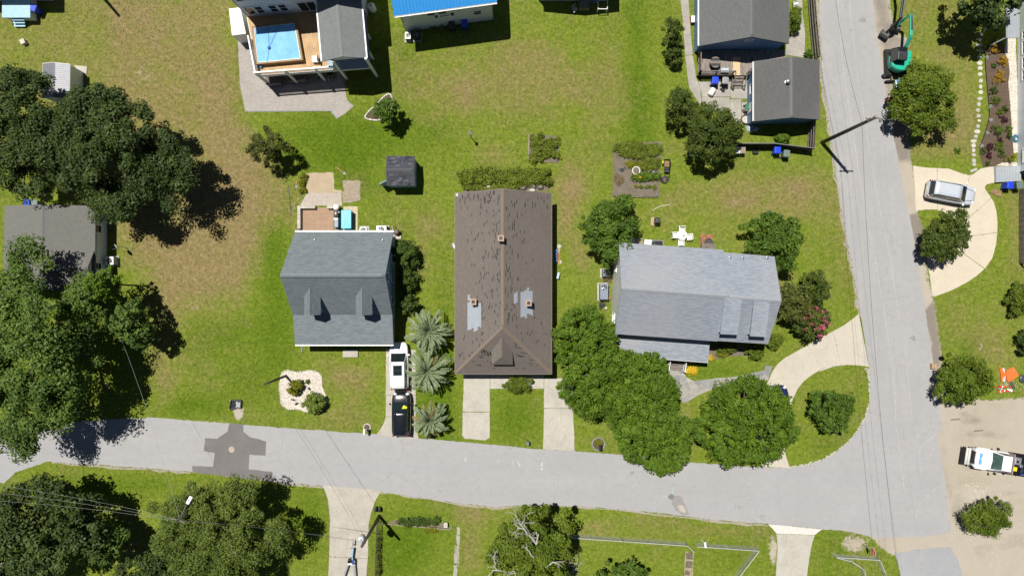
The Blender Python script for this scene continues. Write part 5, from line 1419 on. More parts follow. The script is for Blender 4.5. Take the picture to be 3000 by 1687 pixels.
# ---- pindo palms: each frond a part, a few shapes shared
def frond_mesh(seed,L=1.9,mat='leaf_palm',arch=.5,lw=.34):
    r = np.random.default_rng(seed); n = 26
    ts = np.linspace(.12,1,n)
    x = L*(ts - .12*ts ** 3); z = L*(.55*ts - arch*1.15*ts ** 2.2)
    P = np.stack([x,np.zeros(n),z],1)
    pos,nr,tn,LL,WW,ti = [],[],[],[],[],[]
    for i,t_ in enumerate(ts):
        d = P[min(i + 1,n - 1)] - P[max(i - 1,0)]; d /= np.linalg.norm(d)
        for s_ in (-1,1):
            l = lw*(math.sin(math.pi*min(1,t_*.93 + .09)) ** .6)*r.uniform(.85,1.15) + .08
            dirv = d*1.25 + np.array([0,s_*.85,.55]) + r.normal(size=3)*.06; dirv /= np.linalg.norm(dirv)
            up = np.cross(dirv,np.cross(np.array([0,0,1.0]),dirv)); up /= np.linalg.norm(up) + 1e-9
            pos.append(P[i] + dirv*l*.5); nr.append(up); tn.append(dirv); LL.append(l); WW.append(.075); ti.append(r.uniform(.1,1))
    # rachis
    for i in range(n - 1):
        d = P[i + 1] - P[i]; l = np.linalg.norm(d); d /= l
        pos.append((P[i] + P[i + 1])/2); tn.append(d); up = np.cross(d,[0,1.0,0]); up = -up if up[2] < 0 else up; nr.append(up); LL.append(l*1.6); WW.append(.06); ti.append(.95)
    # stalk
    pos.append(P[0]*.5); d = P[0]/np.linalg.norm(P[0]); tn.append(d); up = np.cross(d,[0,1.0,0]); nr.append(up if up[2] > 0 else -up); LL.append(np.linalg.norm(P[0])*1.3); WW.append(.07); ti.append(.9)
    return leaf_mesh('frond',np.array(pos),unit(np.array(nr)),unit(np.array(tn)),np.array(LL),np.array(WW),np.array(ti),MATS[mat],.05)
def palm(label,pc,H,spread,seed,old=0.0,nf=44):
    c = g('D',*pc,H + .3); c.z = 0
    root = thing('palm_tree',label,'palm',c,0,'silvery palms beside the driveway')
    rng = random.Random(seed)
    MB().lathe((0,0,0),[(.28,-.05),(.24,.3),(.21,H*.5),(.24,H*.85),(.30,H),(.2,H + .15)],12).build('trunk',MATS['bark'],root,local=True)
    shapes = [frond_mesh(seed*10 + k,spread,'leaf_palm',.42 + .14*k) for k in range(4)]
    olds = [frond_mesh(seed*10 + 7 + k,spread*.9,'leaf_palm_old',.62 + .1*k) for k in range(2)]
    for k in range(nf):
        az = k*2.39996 + rng.uniform(-.2,.2); q = k/nf
        pitch = -(1.15 - 1.25*q) + rng.uniform(-.12,.12)      # inner fronds stand up
        me = rng.choice(olds) if rng.random() < old*q else shapes[min(3,int(q*4))]
        s_ = (.62 + .46*q)*rng.uniform(.88,1.12)
        share('frond',me,root,(0,0,H + .1 - .1*q),(rng.uniform(-.25,.25),pitch*.75,az),(s_,s_,s_))
    return root
palm('fullest silvery palm of three, nearest the shaded shrubs',(1078,832),2.4,2.6,3,.05,50)
palm('middle silvery palm of three, its fronds reaching over the white SUV',(1074,934),2.3,2.6,4,.15,44)
palm('yellowing palm of three, nearest the street',(1080,1058),1.8,2.1,5,.55,38)
# ---- low clumps used in the beds
def tuft(name,label,pc,r,H,leafm,seed,sh='D',cat='shrub',group=None,leaf=(.12,.05)):
    c = g(sh,*pc,H*.4); c.z = 0
    me,_ = crown(name,r,r,.0,H,MATS[leafm],16,max(30,int(26*r/.4)),leaf,seed,.4,spray=.4,low=-.1,ragged=.12)
    o = share(name,me,None,c); tag(o,label,cat,group)
    return o
# ================================================================== VEHICLES (built facing +X, wheels on z = 0)
mk('paint_white',(0.80,0.81,0.82),.25,var=.02,coat=.6)
mk('paint_black',(0.008,0.010,0.014),.2,var=.1,coat=1.0)
mk('paint_silver',(0.55,0.59,0.65),.30,.10,var=.03,coat=.8)
mk('paint_navy',(0.012,0.022,0.075),.22,var=.05,coat=1.0)
mk('paint_teal',(0.02,0.42,0.27),.35,var=.08,coat=.3)
mk('paint_teal_dark',(0.015,0.26,0.17),.4,var=.15)
mk('navy_steel',(0.018,0.022,0.045),.4,var=.2)
mk('track_rubber',(0.045,0.042,0.04),.85,var=.4)
mk('windscreen',(0.012,0.020,0.020),.05,var=.1,spec=.8)
def loft(rings,close_ends=True):
    m = MB(); n = len(rings[0])
    for r in rings: m.v.extend([tuple(p) for p in r])
    for i in range(len(rings) - 1):
        for k in range(n):
            k2 = (k + 1) % n
            m.f.append((i*n + k,i*n + k2,(i + 1)*n + k2,(i + 1)*n + k)); m.uv.append(None)
    if close_ends:
        m.f.append(tuple(reversed(range(n)))); m.uv.append(None)
        e = (len(rings) - 1)*n; m.f.append(tuple(e + k for k in range(n))); m.uv.append(None)
    return m
def wheel(root,x,y,r=.35,w=.24):
    t_ = MB(); n = 18; s_ = 1 if y > 0 else -1
    prof = [(-w/2,r*.86),(-w/2*.8,r),(w/2*.8,r),(w/2,r*.86)]
    for yy,rr in prof:
        for k in range(n): a = 2*math.pi*k/n; t_.v.append((x + math.cos(a)*rr,y + yy,r + math.sin(a)*rr))
    for i in range(3):
        for k in range(n): k2 = (k + 1) % n; t_.f.append((i*n + k,(i + 1)*n + k,(i + 1)*n + k2,i*n + k2)); t_.uv.append(None)
    t_.f.append(tuple(range(n))); t_.uv.append(None); t_.f.append(tuple(reversed(range(3*n,4*n)))); t_.uv.append(None)
    wo_ = t_.build('wheel',MATS['tyre'],root,local=True)
    rm_ = MB(); yo = y + s_*(w/2 + .004)
    for k in range(5):
        a = 2*math.pi*k/5; rm_.bar((x,yo,r),(x + math.cos(a)*r*.62,yo,r + math.sin(a)*r*.62),.09,.03,(0,1,0))
    rm_.lathe((x,yo,r),[(.01,0),(.06,.001)],6)
    rm_.build('rim',MATS['rim'],wo_,local=True)
    return wo_
def suv(name,label,loc,rotz,paint,L=4.75,W=1.9,H=1.72,cat='car',sunroof=False,rails=False,hood=.225,roof_r=.93,rack=None,group=None):
    root = thing(name,label,cat,loc,rotz,group)
    hl = L/2; hw = W/2; zb = 1.02; M = MATS[paint]
    # lower body: rings of 10 points from sill to bonnet line
    st = [(-1.0,.66,.45,.84),(-.985,.80,.38,.95),(-.94,.91,.32,1.01),(-.88,.965,.30,1.03),(-.70,.99,.26,zb + .03),(-.2,1.0,.26,zb + .02),(.28,1.0,.26,zb + .01),(.48,.985,.26,zb),
          (.66,.975,.28,zb - .03),(.80,.935,.30,zb - .08),(.90,.86,.33,zb - .15),(.955,.76,.38,zb - .22),(.988,.62,.44,zb - .30),(1.0,.46,.50,zb - .38)]
    rings = []
    for fx_,fw,z0,z1 in st:
        w = hw*fw; x = hl*fx_
        rings.append([(x,-w*.93,z0),(x,-w,z0 + (z1 - z0)*.45),(x,-w*.985,z1 - .10),(x,-w*.90,z1 - .02),(x,-w*.5,z1 + .02),(x,0,z1 + .03),
                      (x,w*.5,z1 + .02),(x,w*.90,z1 - .02),(x,w*.985,z1 - .10),(x,w,z0 + (z1 - z0)*.45),(x,w*.93,z0)])
    loft(rings).build('body',M,root,smooth=True,local=True,bevel=.02)
    # cabin: pillars and roof
    x_ws0 = hl*(1 - 2*hood) ; x_ws1 = x_ws0 - .84; x_r1 = -hl*roof_r; x_r0 = -hl*.985
    bw,tw = hw*.93,hw*.74
    zt = H - .05
    cab = [[(x_ws0,-bw*.9,zb),(x_ws0,bw*.9,zb),(x_r0,bw*.88,zb + .02),(x_r0,-bw*.88,zb + .02)],
           [(x_ws1,-tw,zt),(x_ws1,tw,zt),(x_r1 + .12,tw*.96,zt - .02),(x_r1 + .12,-tw*.96,zt - .02)]]
    m = MB(); m.add(cab[0] + cab[1],[(0,1,5,4),(1,2,6,5),(2,3,7,6),(3,0,4,7),(4,5,6,7)])
    m.build('cabin',M,root,local=True,bevel=.12,seg=4,smooth=False)
    # roof skin, slightly crowned
    rr = []
    for k,fx_ in enumerate(np.linspace(0,1,7)):
        x = x_ws1 + .05 + (x_r1 + .05 - x_ws1 - .05)*fx_; w = tw*(1.0 - .05*abs(fx_ - .4)); c_ = .05*(1 - (2*fx_ - 1) ** 2)
        rr.append([(x,-w,zt - .02),(x,-w*.9,zt + .02 + c_*.5),(x,-w*.4,zt + .03 + c_),(x,w*.4,zt + .03 + c_),(x,w*.9,zt + .02 + c_*.5),(x,w,zt - .02)])
    roof = loft(rr).build('roof',M,root,smooth=True,local=True)
    # roof ribs
    rb_ = MB()
    for k in range(5):
        y = (k - 2)*tw*.3
        rb_.bx(x_r1 + .45,x_ws1 - (1.35 if sunroof else .55),y - .012,y + .012,zt + .06,zt + .085)
    rb_.build('roof_rib',M,roof,local=True,kind='stuff')
    G_ = MATS['windscreen']
    def pane(nm,a,b,c,d,off):
        P4 = [Vector(p) for p in (a,b,c,d)]; n = (P4[1] - P4[0]).cross(P4[3] - P4[0]).normalized()
        o = Vector(off); n = n if n.dot(o) > 0 else -n
        cen_ = sum(P4,Vector((0,0,0)))/4
        P4 = [cen_ + (p - cen_)*.93 + n*.012 for p in P4]
        f_ = (0,1,2,3) if (P4[1] - P4[0]).cross(P4[2] - P4[1]).dot(n) > 0 else (3,2,1,0)
        bk = [p - n*.01 for p in P4]
        return MB().add(P4 + bk,[f_,tuple(4 + k for k in reversed(f_)),(0,1,5,4),(1,2,6,5),(2,3,7,6),(3,0,4,7)]).build(nm,G_,root,local=True)
    pane('windscreen',cab[0][0],cab[0][1],cab[1][1],cab[1][0],(1,0,1))
    pane('rear_window',cab[0][3],cab[0][2],cab[1][2],cab[1][3],(-1,0,.5))
    for s_,(b0,b1,t0,t1) in ((-1,(cab[0][0],cab[0][3],cab[1][0],cab[1][3])),(1,(cab[0][1],cab[0][2],cab[1][1],cab[1][2]))):
        b0,b1,t0,t1 = [Vector(p) for p in (b0,b1,t0,t1)]
        for k0,k1 in ((.06,.46),(.49,.76),(.79,.97)):
            pane('side_window',b0.lerp(b1,k0) + Vector((0,0,.04)),b0.lerp(b1,k1) + Vector((0,0,.04)),t0.lerp(t1,k1),t0.lerp(t1,k0),(0,s_,.3))
    for x in (hl*.62,-hl*.60):
        for s_ in (-1,1): wheel(root,x,s_*(hw - .13))
    for s_ in (-1,1):
        mi = MB(); mi.box((x_ws0 - .18,s_*(hw + .10),zb + .10),(.16,.20,.15)); mi.build('mirror',M,root,local=True,bevel=.03)
        MB().box((hl*.90,s_*hw*.66,zb - .16),(.26,.32,.10),rz=-s_*.55).build('headlight',MATS['lamp_clear'],root,local=True,bevel=.03)
        MB().box((-hl*.972,s_*hw*.80,zb - .02),(.14,.16,.30)).build('tail_light',MATS['lamp_red'],root,local=True,bevel=.03)
        b_ = MB(); b_.bar((x_ws0 - .02,s_*hw*.60,zb + .045),(hl*.86,s_*hw*.52,zb - .045),.025,.02); b_.build('bonnet_seam',MATS['black_plastic'],root,local=True)
        if rails:
            MB().tube([(x_ws1 - .1,s_*tw*.9,zt + .04),(x_ws1 - .2,s_*tw*.9,zt + .10),(x_r1 + .3,s_*tw*.88,zt + .09),(x_r1 + .2,s_*tw*.88,zt + .03)],.02,6).build('roof_rail',MATS['grey_metal'] if paint != 'paint_black' else MATS['chrome'],root,local=True)
    MB().bx(hl*.985,hl*1.006,-hw*.42,hw*.42,.52,.70).build('grille',MATS['black_plastic'],root,local=True)
    MB().bx(-hl*1.003,-hl*.98,-hw*.28,hw*.28,.62,.78).build('number_plate',MATS['white_plastic'],root,local=True)
    if sunroof:
        MB().bx(x_ws1 - 1.28,x_ws1 - .28,-tw*.62,tw*.62,zt + .03,zt + .092).build('sunroof',G_,root,local=True,bevel=.02)
        MB().bx(x_ws1 - .80,x_ws1 - .77,-tw*.62,tw*.62,zt + .088,zt + .097).build('sunroof_bar',MATS['black_plastic'],root,local=True)
    return root
def at_h(sh,x,y,h):
    p = g(sh,x,y,h); p.z = .035; return p
suv('white_suv','white SUV with dark glass sunroof parked nearest the blue-grey house',at_h('V',182,398,1.1),R(91),'paint_white',4.65,1.86,1.72,sunroof=True,group='cars in the driveway')
bk = suv('black_suv','glossy black SUV with yellow-green flower on the windscreen, near the street',at_h('V',216,1075,1.0),R(90),'paint_black',4.35,1.86,1.65,rails=True,group='cars in the driveway')
suv('silver_suv','silver SUV parked on the U-shaped cream driveway',at_h('J',1252,528,.9),R(-10.5),'paint_silver',4.75,1.92,1.68,rails=True)
suv('navy_car','dark navy car almost hidden under the big round tree on the crescent driveway',at_h('R',1128,505,.8),R(97),'paint_navy',4.5,1.82,1.5)
# flower-shaped novelty on the black windscreen
fl_ = MB(); hl = 4.35/2; cx = hl*.55 - .50; cy = -.42
for k in range(4):
    a = k*math.pi/2 + .3; fl_.lathe((cx + .13*math.cos(a),cy + .13*math.sin(a),1.42),[(.12,0),(.12,.015)],10)
fl_.lathe((cx,cy,1.435),[(.07,0),(.07,.015)],10); fl_.bar((cx - .18,cy - .05,1.42),(cx - .34,cy - .02,1.33),.05,.02)
fl_.build('flower_decal',MATS['flower_yellow'],bk,local=True)
# ---- white service truck with tanks on its bumper
tk = thing('work_truck','white flatbed work truck with two tanks on its front bumper on the dirt lot','truck',at_h('T',1500,760,.9),R(171))
M = MATS['paint_white']; F = 2.15          # F: front end in x
st = [(F,.80,.5,1.05),(F - .12,.92,.45,1.16),(F - .5,.98,.42,1.22),(F - 1.5,.99,.42,1.27),(F - 1.75,.99,.42,1.28),(F - 3.0,.98,.42,1.25),(F - 3.25,.97,.42,1.24)]
rings = []
for x,w,z0,z1 in st:
    w *= 1.0
    rings.append([(x,-w*.95,z0),(x,-w,z0 + .35),(x,-w*.98,z1 - .1),(x,-w*.62,z1),(x,0,z1 + .05),(x,w*.62,z1),(x,w*.98,z1 - .1),(x,w,z0 + .35),(x,w*.95,z0)])
loft(rings).build('cab_body',M,tk,smooth=True,local=True,bevel=.02)
cab0 = [(F - 1.55,-.88,1.25),(F - 1.55,.88,1.25),(F - 3.2,.88,1.25),(F - 3.2,-.88,1.25)]
cab1 = [(F - 2.2,-.74,1.92),(F - 2.2,.74,1.92),(F - 3.12,.74,1.92),(F - 3.12,-.74,1.92)]
MB().add(cab0 + cab1,[(0,1,5,4),(1,2,6,5),(2,3,7,6),(3,0,4,7),(4,5,6,7)]).build('cab',M,tk,local=True,bevel=.06,seg=3)
a_,b_,c_,d_ = [Vector(p) for p in (cab0[0],cab0[1],cab1[1],cab1[0])]
cen_ = (a_ + b_ + c_ + d_)/4; n_ = (b_ - a_).cross(d_ - a_).normalized(); n_ = n_ if n_.z > 0 else -n_
q4 = [cen_ + (p - cen_)*.93 + n_*.014 for p in (a_,b_,c_,d_)]
MB().add(q4 + [p - n_*.01 for p in q4],[(0,1,2,3),(7,6,5,4),(0,4,5,1),(1,5,6,2),(2,6,7,3),(3,7,4,0)]).build('windscreen',mk('truck_glass',(0.06,0.10,0.085),.08,var=.5,scale=2.5,spec=.7),tk,local=True)
for s_ in (-1,1):
    p0,p1,p2,p3 = Vector((F - 1.95,s_*.9,1.3)),Vector((F - 3.05,s_*.89,1.3)),Vector((F - 3.0,s_*.77,1.85)),Vector((F - 2.3,s_*.77,1.85))
    MB().add([p0,p1,p2,p3] + [p - Vector((0,s_*.012,0)) for p in (p0,p1,p2,p3)],[(0,1,2,3),(3,2,1,0),(4,5,6,7)][:1] + [(7,6,5,4),(0,4,5,1),(1,5,6,2),(2,6,7,3),(3,7,4,0)]).build('side_window',MATS['windscreen'],tk,local=True)
    MB().box((F - 1.95,s_*1.22,1.35),(.12,.22,.32)).build('mirror',MATS['black_plastic'],tk,local=True,bevel=.02)
    MB().bar((F - 1.95,s_*.95,1.3),(F - 1.95,s_*1.2,1.3),.03,.03).build('mirror_arm',MATS['black_metal'],tk,local=True)
    MB().box((F - .12,s_*.76,.95),(.22,.28,.18)).build('headlight',MATS['lamp_clear'],tk,local=True,bevel=.03)
    fe = MB(); fe.box((F - .75,s_*.98,.95),(1.15,.16,.35)); fe.build('wing',M,tk,local=True,bevel=.06)
gr = MB(); gr.bx(F - .02,F + .03,-.62,.62,.68,1.08); gr.build('grille',MATS['dark_metal'],tk,local=True)
hg = MB()
for k in range(15): y = (k - 7)*.085; hg.box((F - .06,y,1.115),(.34,.035,.05))
hg.build('grille_slats',MATS['black_plastic'],tk,local=True,kind='stuff')
MB().bx(F - .62,F - .34,-.55,.55,1.255,1.268).build('bonnet_band',mk('sky_blue_band',(0.16,0.38,0.66),.3,var=.1),tk,local=True)
MB().bx(F + .05,F + .22,-.98,.98,.48,.70).build('bumper',MATS['chrome'],tk,local=True,bevel=.03)
for k,x in enumerate((F + .42,F + .68)):
    MB().tube([(x,-.84,.86),(x,-.80,.86),(x,.80,.86),(x,.84,.86)],[.06,.12,.12,.06],12).build('tank',mk('tank_cream',(0.62,0.60,0.54),.45,var=.1) if k == 0 else MATS['tank_cream'],tk,local=True,smooth=True)
MB().bx(F + .80,F + .93,-.85,.85,.50,.86).build('push_bar',MATS['black_metal'],tk,local=True)
for y in (-.5,.5): MB().bar((F + .1,y,.62),(F + .86,y,.68),.08,.08).build('bracket',MATS['dark_metal'],tk,local=True)
MB().bx(F - 7.2,F - 3.35,-1.05,1.05,.82,.95).build('flatbed',MATS['black_metal'],tk,local=True)
MB().bx(F - 3.42,F - 3.34,-1.0,1.0,.95,1.75).build('headboard',mk('pinkish_steel',(0.34,0.26,0.25),.5,var=.2),tk,local=True)
eq = [((F - 4.0,-.35,1.2),(.62,.7,.5),'galvanised','welder'),((F - 4.0,.48,1.08),(.4,.4,.26),'yellow_plastic','tool_box'),((F - 4.9,.55,1.15),(.9,.5,.4),'navy_steel','tool_box'),
      ((F - 5.0,-.4,1.2),(.8,.7,.5),'dark_metal','tool_box'),((F - 4.55,.1,1.1),(.3,.3,.3),'grey_metal','crate')]
for c_,s_,m_,nm in eq: MB().box(c_,s_).build(nm,MATS[m_],tk,local=True,bevel=.03)
MB().lathe((F - 3.95,-.3,1.45),[(.12,0),(.12,.03)],12).build('welder_cap',MATS['black_metal'],tk,local=True)
for y in (-.9,-.75):
    MB().tube([(F - 4.7,-y,1.1),(F - 4.7,-y,1.35)],.1,10).build('gas_bottle',mk('bottle_blue',(0.05,0.10,0.35),.35,var=.1) if y == -.9 else MATS['bottle_blue'],tk,local=True)
MB().tube([(F - 4.2,.95,1.0),(F - 4.3,1.0,1.2),(F - 4.6,.97,1.0),(F - 4.4,.7,1.0)],.03,6).build('hose',MATS['black_plastic'],tk,local=True)
for x in (F - .85,F - 5.4):
    for s_ in (-1,1): wheel(tk,x,s_*.82,.40,.28)
# ---- excavators
def excavator(label,loc,rotz,swing,body,body_d,boom_pts,bucket_yaw=0.0,roof='dark_metal',blade=True,boom_mat=None,group='excavators on the verge',cutter=None):
    root = thing('excavator',label,'excavator',loc,rotz,group)
    for s_ in (-1,1):
        y = s_*.75
        tr_ = MB(); n = 7; rings = []
        out = [(-1.15 - .22*math.sin(a),.30 - .30*math.cos(a)) for a in np.linspace(0,math.pi,n)] + [(1.15 + .22*math.sin(a),.30 + .30*math.cos(a)) for a in np.linspace(0,math.pi,n)]
        rings = [[(x,y - .22,z) for x,z in out],[(x,y + .22,z) for x,z in out]]
        tro = loft(rings).build('track',MATS['track_rubber'],root,local=True)
        pd = MB()
        for k in range(15): pd.box((-1.2 + k*.171,y,.608),(.07,.45,.03))
        pd.build('track_pads',MATS['black_metal'],tro,local=True,kind='stuff')
    MB().bx(-.6,.6,-.6,.6,.25,.62).build('undercarriage',MATS['dark_metal'],root,local=True)
    if blade:
        MB().bx(-1.85,-1.72,-1.0,1.0,.05,.42).build('blade',MATS['black_metal'],root,local=True)
        for y in (-.35,.35): MB().bar((-.7,y,.35),(-1.75,y,.25),.12,.12).build('blade_arm',mk('worn_steel',(0.20,0.17,0.15),.6,.2,var=.3) if 'worn_steel' not in MATS else MATS['worn_steel'],root,local=True)
    # upper structure (turned by swing about z)
    Rm = Matrix.Rotation(swing,3,'Z')
    rot = lambda p: tuple(Rm @ Vector(p))
    def bl(mb,nm,mt,**k):
        mb.v = [rot(p) for p in mb.v]; return mb.build(nm,mt,root,local=True,**k)
    house_ = [(1.0,.62),(1.0,-.80),(.6,-.95),(-.3,-.98),(-.8,-.85),(-1.05,-.45),(-1.12,0),(-1.05,.45),(-.8,.85),(-.3,.98),(.3,.98),(.5,.85)]
    m = MB(); m.prism(house_,.70,1.12); bl(m,'turntable',body_d,bevel=.05)
    hood_ = [(.15,-.98),(-.3,-1.0),(-.82,-.87),(-1.08,-.45),(-1.15,0),(-1.08,.45),(-.82,.87),(-.35,1.0),(-.35,.25),(.15,.1)]
    m = MB(); m.prism(hood_,1.12,1.62); bl(m,'engine_cover',body,bevel=.14,seg=4)
    m = MB(); m.prism([(.9,-.95),(.2,-.98),(.2,-.35),(.9,-.35)],1.12,1.42); bl(m,'side_cover',body,bevel=.06,seg=3)
    # cab
    c0 = [(1.0,-.02),(1.0,.92),(-.42,.92),(-.42,-.02)]; c1 = [(.72,.03),(.72,.88),(-.40,.88),(-.40,.03)]
    vs = [(x,y,1.13) for x,y in c0] + [(x,y,2.45) for x,y in c1]
    m = MB(); m.add(vs,[(0,1,5,4),(1,2,6,5),(2,3,7,6),(3,0,4,7),(4,5,6,7)]); bl(m,'cab_glass',MATS['windscreen'],bevel=.04)
    m = MB(); m.prism([(.35,.0),(.35,.91),(-.45,.91),(-.45,.0)],2.45,2.53); bl(m,'cab_roof',MATS[roof],bevel=.04)
    fr_ = MB()
    for a_,b_ in ((0,4),(1,5),(2,6),(3,7)): fr_.bar(vs[a_],vs[b_],.07,.07)
    for a_,b_ in ((0,1),(1,2),(4,5),(5,6)): fr_.bar(vs[a_],vs[b_],.06,.06)
    fr_.bar((.98,.45,1.2),(.72,.45,2.46),.04,.04)
    bl(fr_,'cab_frame',MATS['black_metal'])
    # boom as tapered bars through points (local to the upper structure)
    bm = boom_mat or body
    Pp = [Vector(p) for p in boom_pts['boom']]
    m = MB()
    for i in range(len(Pp) - 1): m.bar(Pp[i],Pp[i + 1],.24,.34 - .05*i)
    bl(m,'boom',bm,bevel=.03)
    m = MB(); m.tube([Pp[0] + Vector((.15,.0,-.1)),Pp[1] - Vector((0,0,.30))],[.07,.05],8); bl(m,'boom_cylinder',MATS['chrome'])
    Ap = [Vector(p) for p in boom_pts['arm']]
    m = MB()
    for i in range(len(Ap) - 1): m.bar(Ap[i],Ap[i + 1],.20,.28)
    bl(m,'arm',boom_pts.get('arm_mat',bm),bevel=.03)
    m = MB(); m.tube([Pp[-2].lerp(Pp[-1],.3) + Vector((0,0,.26)),Ap[0] + Vector((0,0,.22))],[.06,.045],8); bl(m,'arm_cylinder',MATS['navy_steel'])
    e = Ap[-1]; by = boom_pts.get('yaw',0.0)
    Rb = Matrix.Rotation(by,3,'Z')
    bp = [(-.05,.15),(.30,.10),(.42,-.18),(.28,-.42),(-.12,-.45),(-.28,-.25)]
    r0 = [e + Rb @ Vector((x,-.40,z)) for x,z in bp]; r1 = [e + Rb @ Vector((x,.40,z)) for x,z in bp]
    m = loft([r0,r1]); bl(m,'bucket',mk('bucket_steel',(0.10,0.095,0.09),.55,.3,var=.3) if 'bucket_steel' not in MATS else MATS['bucket_steel'])
    m = MB()
    for k in range(4):
        q = e + Rb @ Vector((-.28,-.32 + k*.21,-.30)); m.box(q,(.14,.07,.08))
    bl(m,'bucket_teeth',MATS['grey_metal'],kind='stuff')
    m = MB(); m.tube([Ap[0] + Vector((.02,.14,.05)),Ap[0].lerp(e,.5) + Vector((0,.16,.12)),e + Vector((0,.12,.2))],.025,6); bl(m,'hydraulic_hose',MATS['black_plastic'])
    return root
ex = at_h('X',205,800,.6); ex.z = 0
# local +X of the machine points up in the picture
excavator('bright green excavator parked on the gravel verge',ex,R(92),R(-8),MATS['paint_teal'],MATS['paint_teal_dark'],
          {'boom': [(.75,-.30,1.2),(1.15,-.05,2.0),(1.75,.05,2.75),(3.9,.10,2.55)],'arm': [(3.85,.12,2.5),(3.75,.30,1.7),(3.45,.45,.75)],'yaw': math.pi})
e2 = g('X',130,-330,.6); e2.z = 0
excavator('dark navy excavator at the top edge with its bucket resting on the verge',e2,R(-90),R(0),MATS['navy_steel'],MATS['navy_steel'],
          {'boom': [(.8,.20,1.2),(1.6,.15,2.3),(2.4,.10,2.9),(5.1,-.10,2.5)],'arm': [(5.1,-.10,2.5),(5.5,-.25,1.6),(5.85,-.55,.72)],'yaw': -.6,'arm_mat': MATS['black_metal']})
# red-tipped track cutter ends beside the machines: small walk-behind compactor by the tree
tc = thing('plate_compactor','small machine with red cap half hidden under the tree below the green excavator','compactor',(at_h('X',120,1280,.3).x,at_h('X',120,1280,.3).y,0),R(15))
MB().bx(-.35,.35,-.25,.25,0,.12).build('base_plate',MATS['black_metal'],tc,local=True,bevel=.03)
MB().bx(-.2,.2,-.16,.16,.13,.55).build('engine',MATS['red_paint'],tc,local=True,bevel=.05)
MB().tube([(.2,.18,.4),(.8,.2,.95),(.8,-.2,.95),(.2,-.18,.4)],.02,6).build('handle',MATS['black_metal'],tc,local=True)
MB().lathe((-.32,-.1,.1),[(.14,0),(.14,.1)],12).build('roller',MATS['tyre'],tc,local=True)
gs = thing('generator','small blue and silver generator at the edge of the tree below the green excavator','generator',(at_h('X',218,1085,.4).x,at_h('X',218,1085,.4).y,0),R(5))
MB().bx(-.3,.3,-.42,.42,.08,.6).build('housing',mk('steel_blue',(0.16,0.26,0.36),.3,.3,var=.2),gs,local=True,bevel=.06)
fr_ = MB()
for x in (-.34,.34): fr_.tube([(x,-.45,0),(x,-.45,.68),(x,.45,.68),(x,.45,0)],.02,6)
fr_.build('frame',MATS['black_metal'],gs,local=True)
MB().lathe((.1,-.2,.6),[(.07,0),(.07,.05)],10).build('fuel_cap',MATS['white_plastic'],gs,local=True)
# red end guard lying by the blade
rg_ = thing('barrier_foot','red and black guard beside the blade of the green excavator','guard',(at_h('X',105,965,.3).x,at_h('X',105,965,.3).y,0),R(12))
MB().bx(-.3,.45,-.09,.09,.2,.36).build('red_bar',MATS['red_paint'],rg_,local=True,bevel=.03)
MB().lathe((-.42,0,0),[(.2,0),(.22,.15),(.18,.34)],14).build('rubber_foot',MATS['tyre'],rg_,local=True)
# ---- boat trailer frame on the lower drive
bt = thing('boat_trailer','galvanised boat trailer with winch post on the lower driveway','trailer',(g('BO',440,1000,.5).x,g('BO',440,1000,.5).y,0))
bp_ = lambda x,y,h: g('BO',x,y,h)
MB().bar(bp_(490,690,.55),bp_(460,930,.55),.42*1.0/2,.12).build('tongue',mk('pale_blue_steel',(0.40,0.52,0.64),.35,.3,var=.1),bt)
for a_,b_ in (((368,1110),(215,1560)),((520,1110),(560,1560))): MB().bar(bp_(*a_,.5),bp_(*b_,.5),.16,.12).build('frame_rail',MATS['galvanised'],bt)
MB().bar(bp_(355,1115,.52),bp_(545,1120,.52),.16,.12).build('cross_member',MATS['white_paint'],bt)
for a_,b_ in (((460,930),(368,1110)),((470,930),(520,1110))): MB().bar(bp_(*a_,.5),bp_(*b_,.5),.14,.12).build('frame_rail',MATS['dark_metal'] if a_[0] == 460 else MATS['pale_blue_steel'],bt)
q = bp_(385,1050,.9); MB().box((q.x,q.y,.72),(.24,.36,.4)).build('winch',MATS['black_metal'],bt,bevel=.04)
q = bp_(500,1060,.7); MB().box((q.x,q.y,.70),(.14,.45,.3)).build('winch_post',mk('deep_blue',(0.02,0.08,0.30),.4,var=.1),bt)
q = bp_(495,560,.6); MB().box((q.x,q.y,.6),(.12,.42,.14)).build('coupler',MATS['galvanised'],bt,bevel=.03)
m = MB(); m.tube([bp_(500,520,.6),bp_(500,440,.5)],.025,6); m.tube([bp_(470,690,.5),bp_(415,690,.3)],.02,6); m.build('chain',MATS['dark_metal'],bt)
q = bp_(500,600,.3); MB().tube([(q.x,q.y,0),(q.x,q.y,.7)],.04,8).build('jack',MATS['grey_metal'],bt)
# ================================================================== SHEDS
S1 = thing('shed','small ribbed metal shed half under the dark oak at the left','shed',g('A',430,610))
mk('shed_metal',(0.26,0.265,0.285),.45,.35,var=.1)
sa,sb,sc_,sd = [g('A',*q,2.2) for q in ((322,482),(527,487),(522,745),(318,740))]
SG = gable(S1,sa,sd,sc_,sb,2.2,2.65,MATS['shed_metal'],MATS['siding_white'],MATS['shed_metal'],over=.06,th=.05)
rb_ = MB(); nr = 16
for k in range(nr):
    t_ = (k + .5)/nr
    for e0,e1,r0,r1 in ((SG['A'],SG['B'],SG['R1'],SG['R2']),(SG['D'],SG['C'],SG['R1'],SG['R2'])):
        rb_.bar(e0.lerp(e1,t_) + Vector((0,0,.012)),r0.lerp(r1,t_) + Vector((0,0,.012)),.035,.025)
rb_.build('roof_ribs',MATS['shed_metal'],S1,kind='stuff')
MB().prism([g('A',*q) for q in ((560,495),(660,505),(655,560),(600,545))],0,.06).build('concrete_pad',MATS['concrete'],S1)
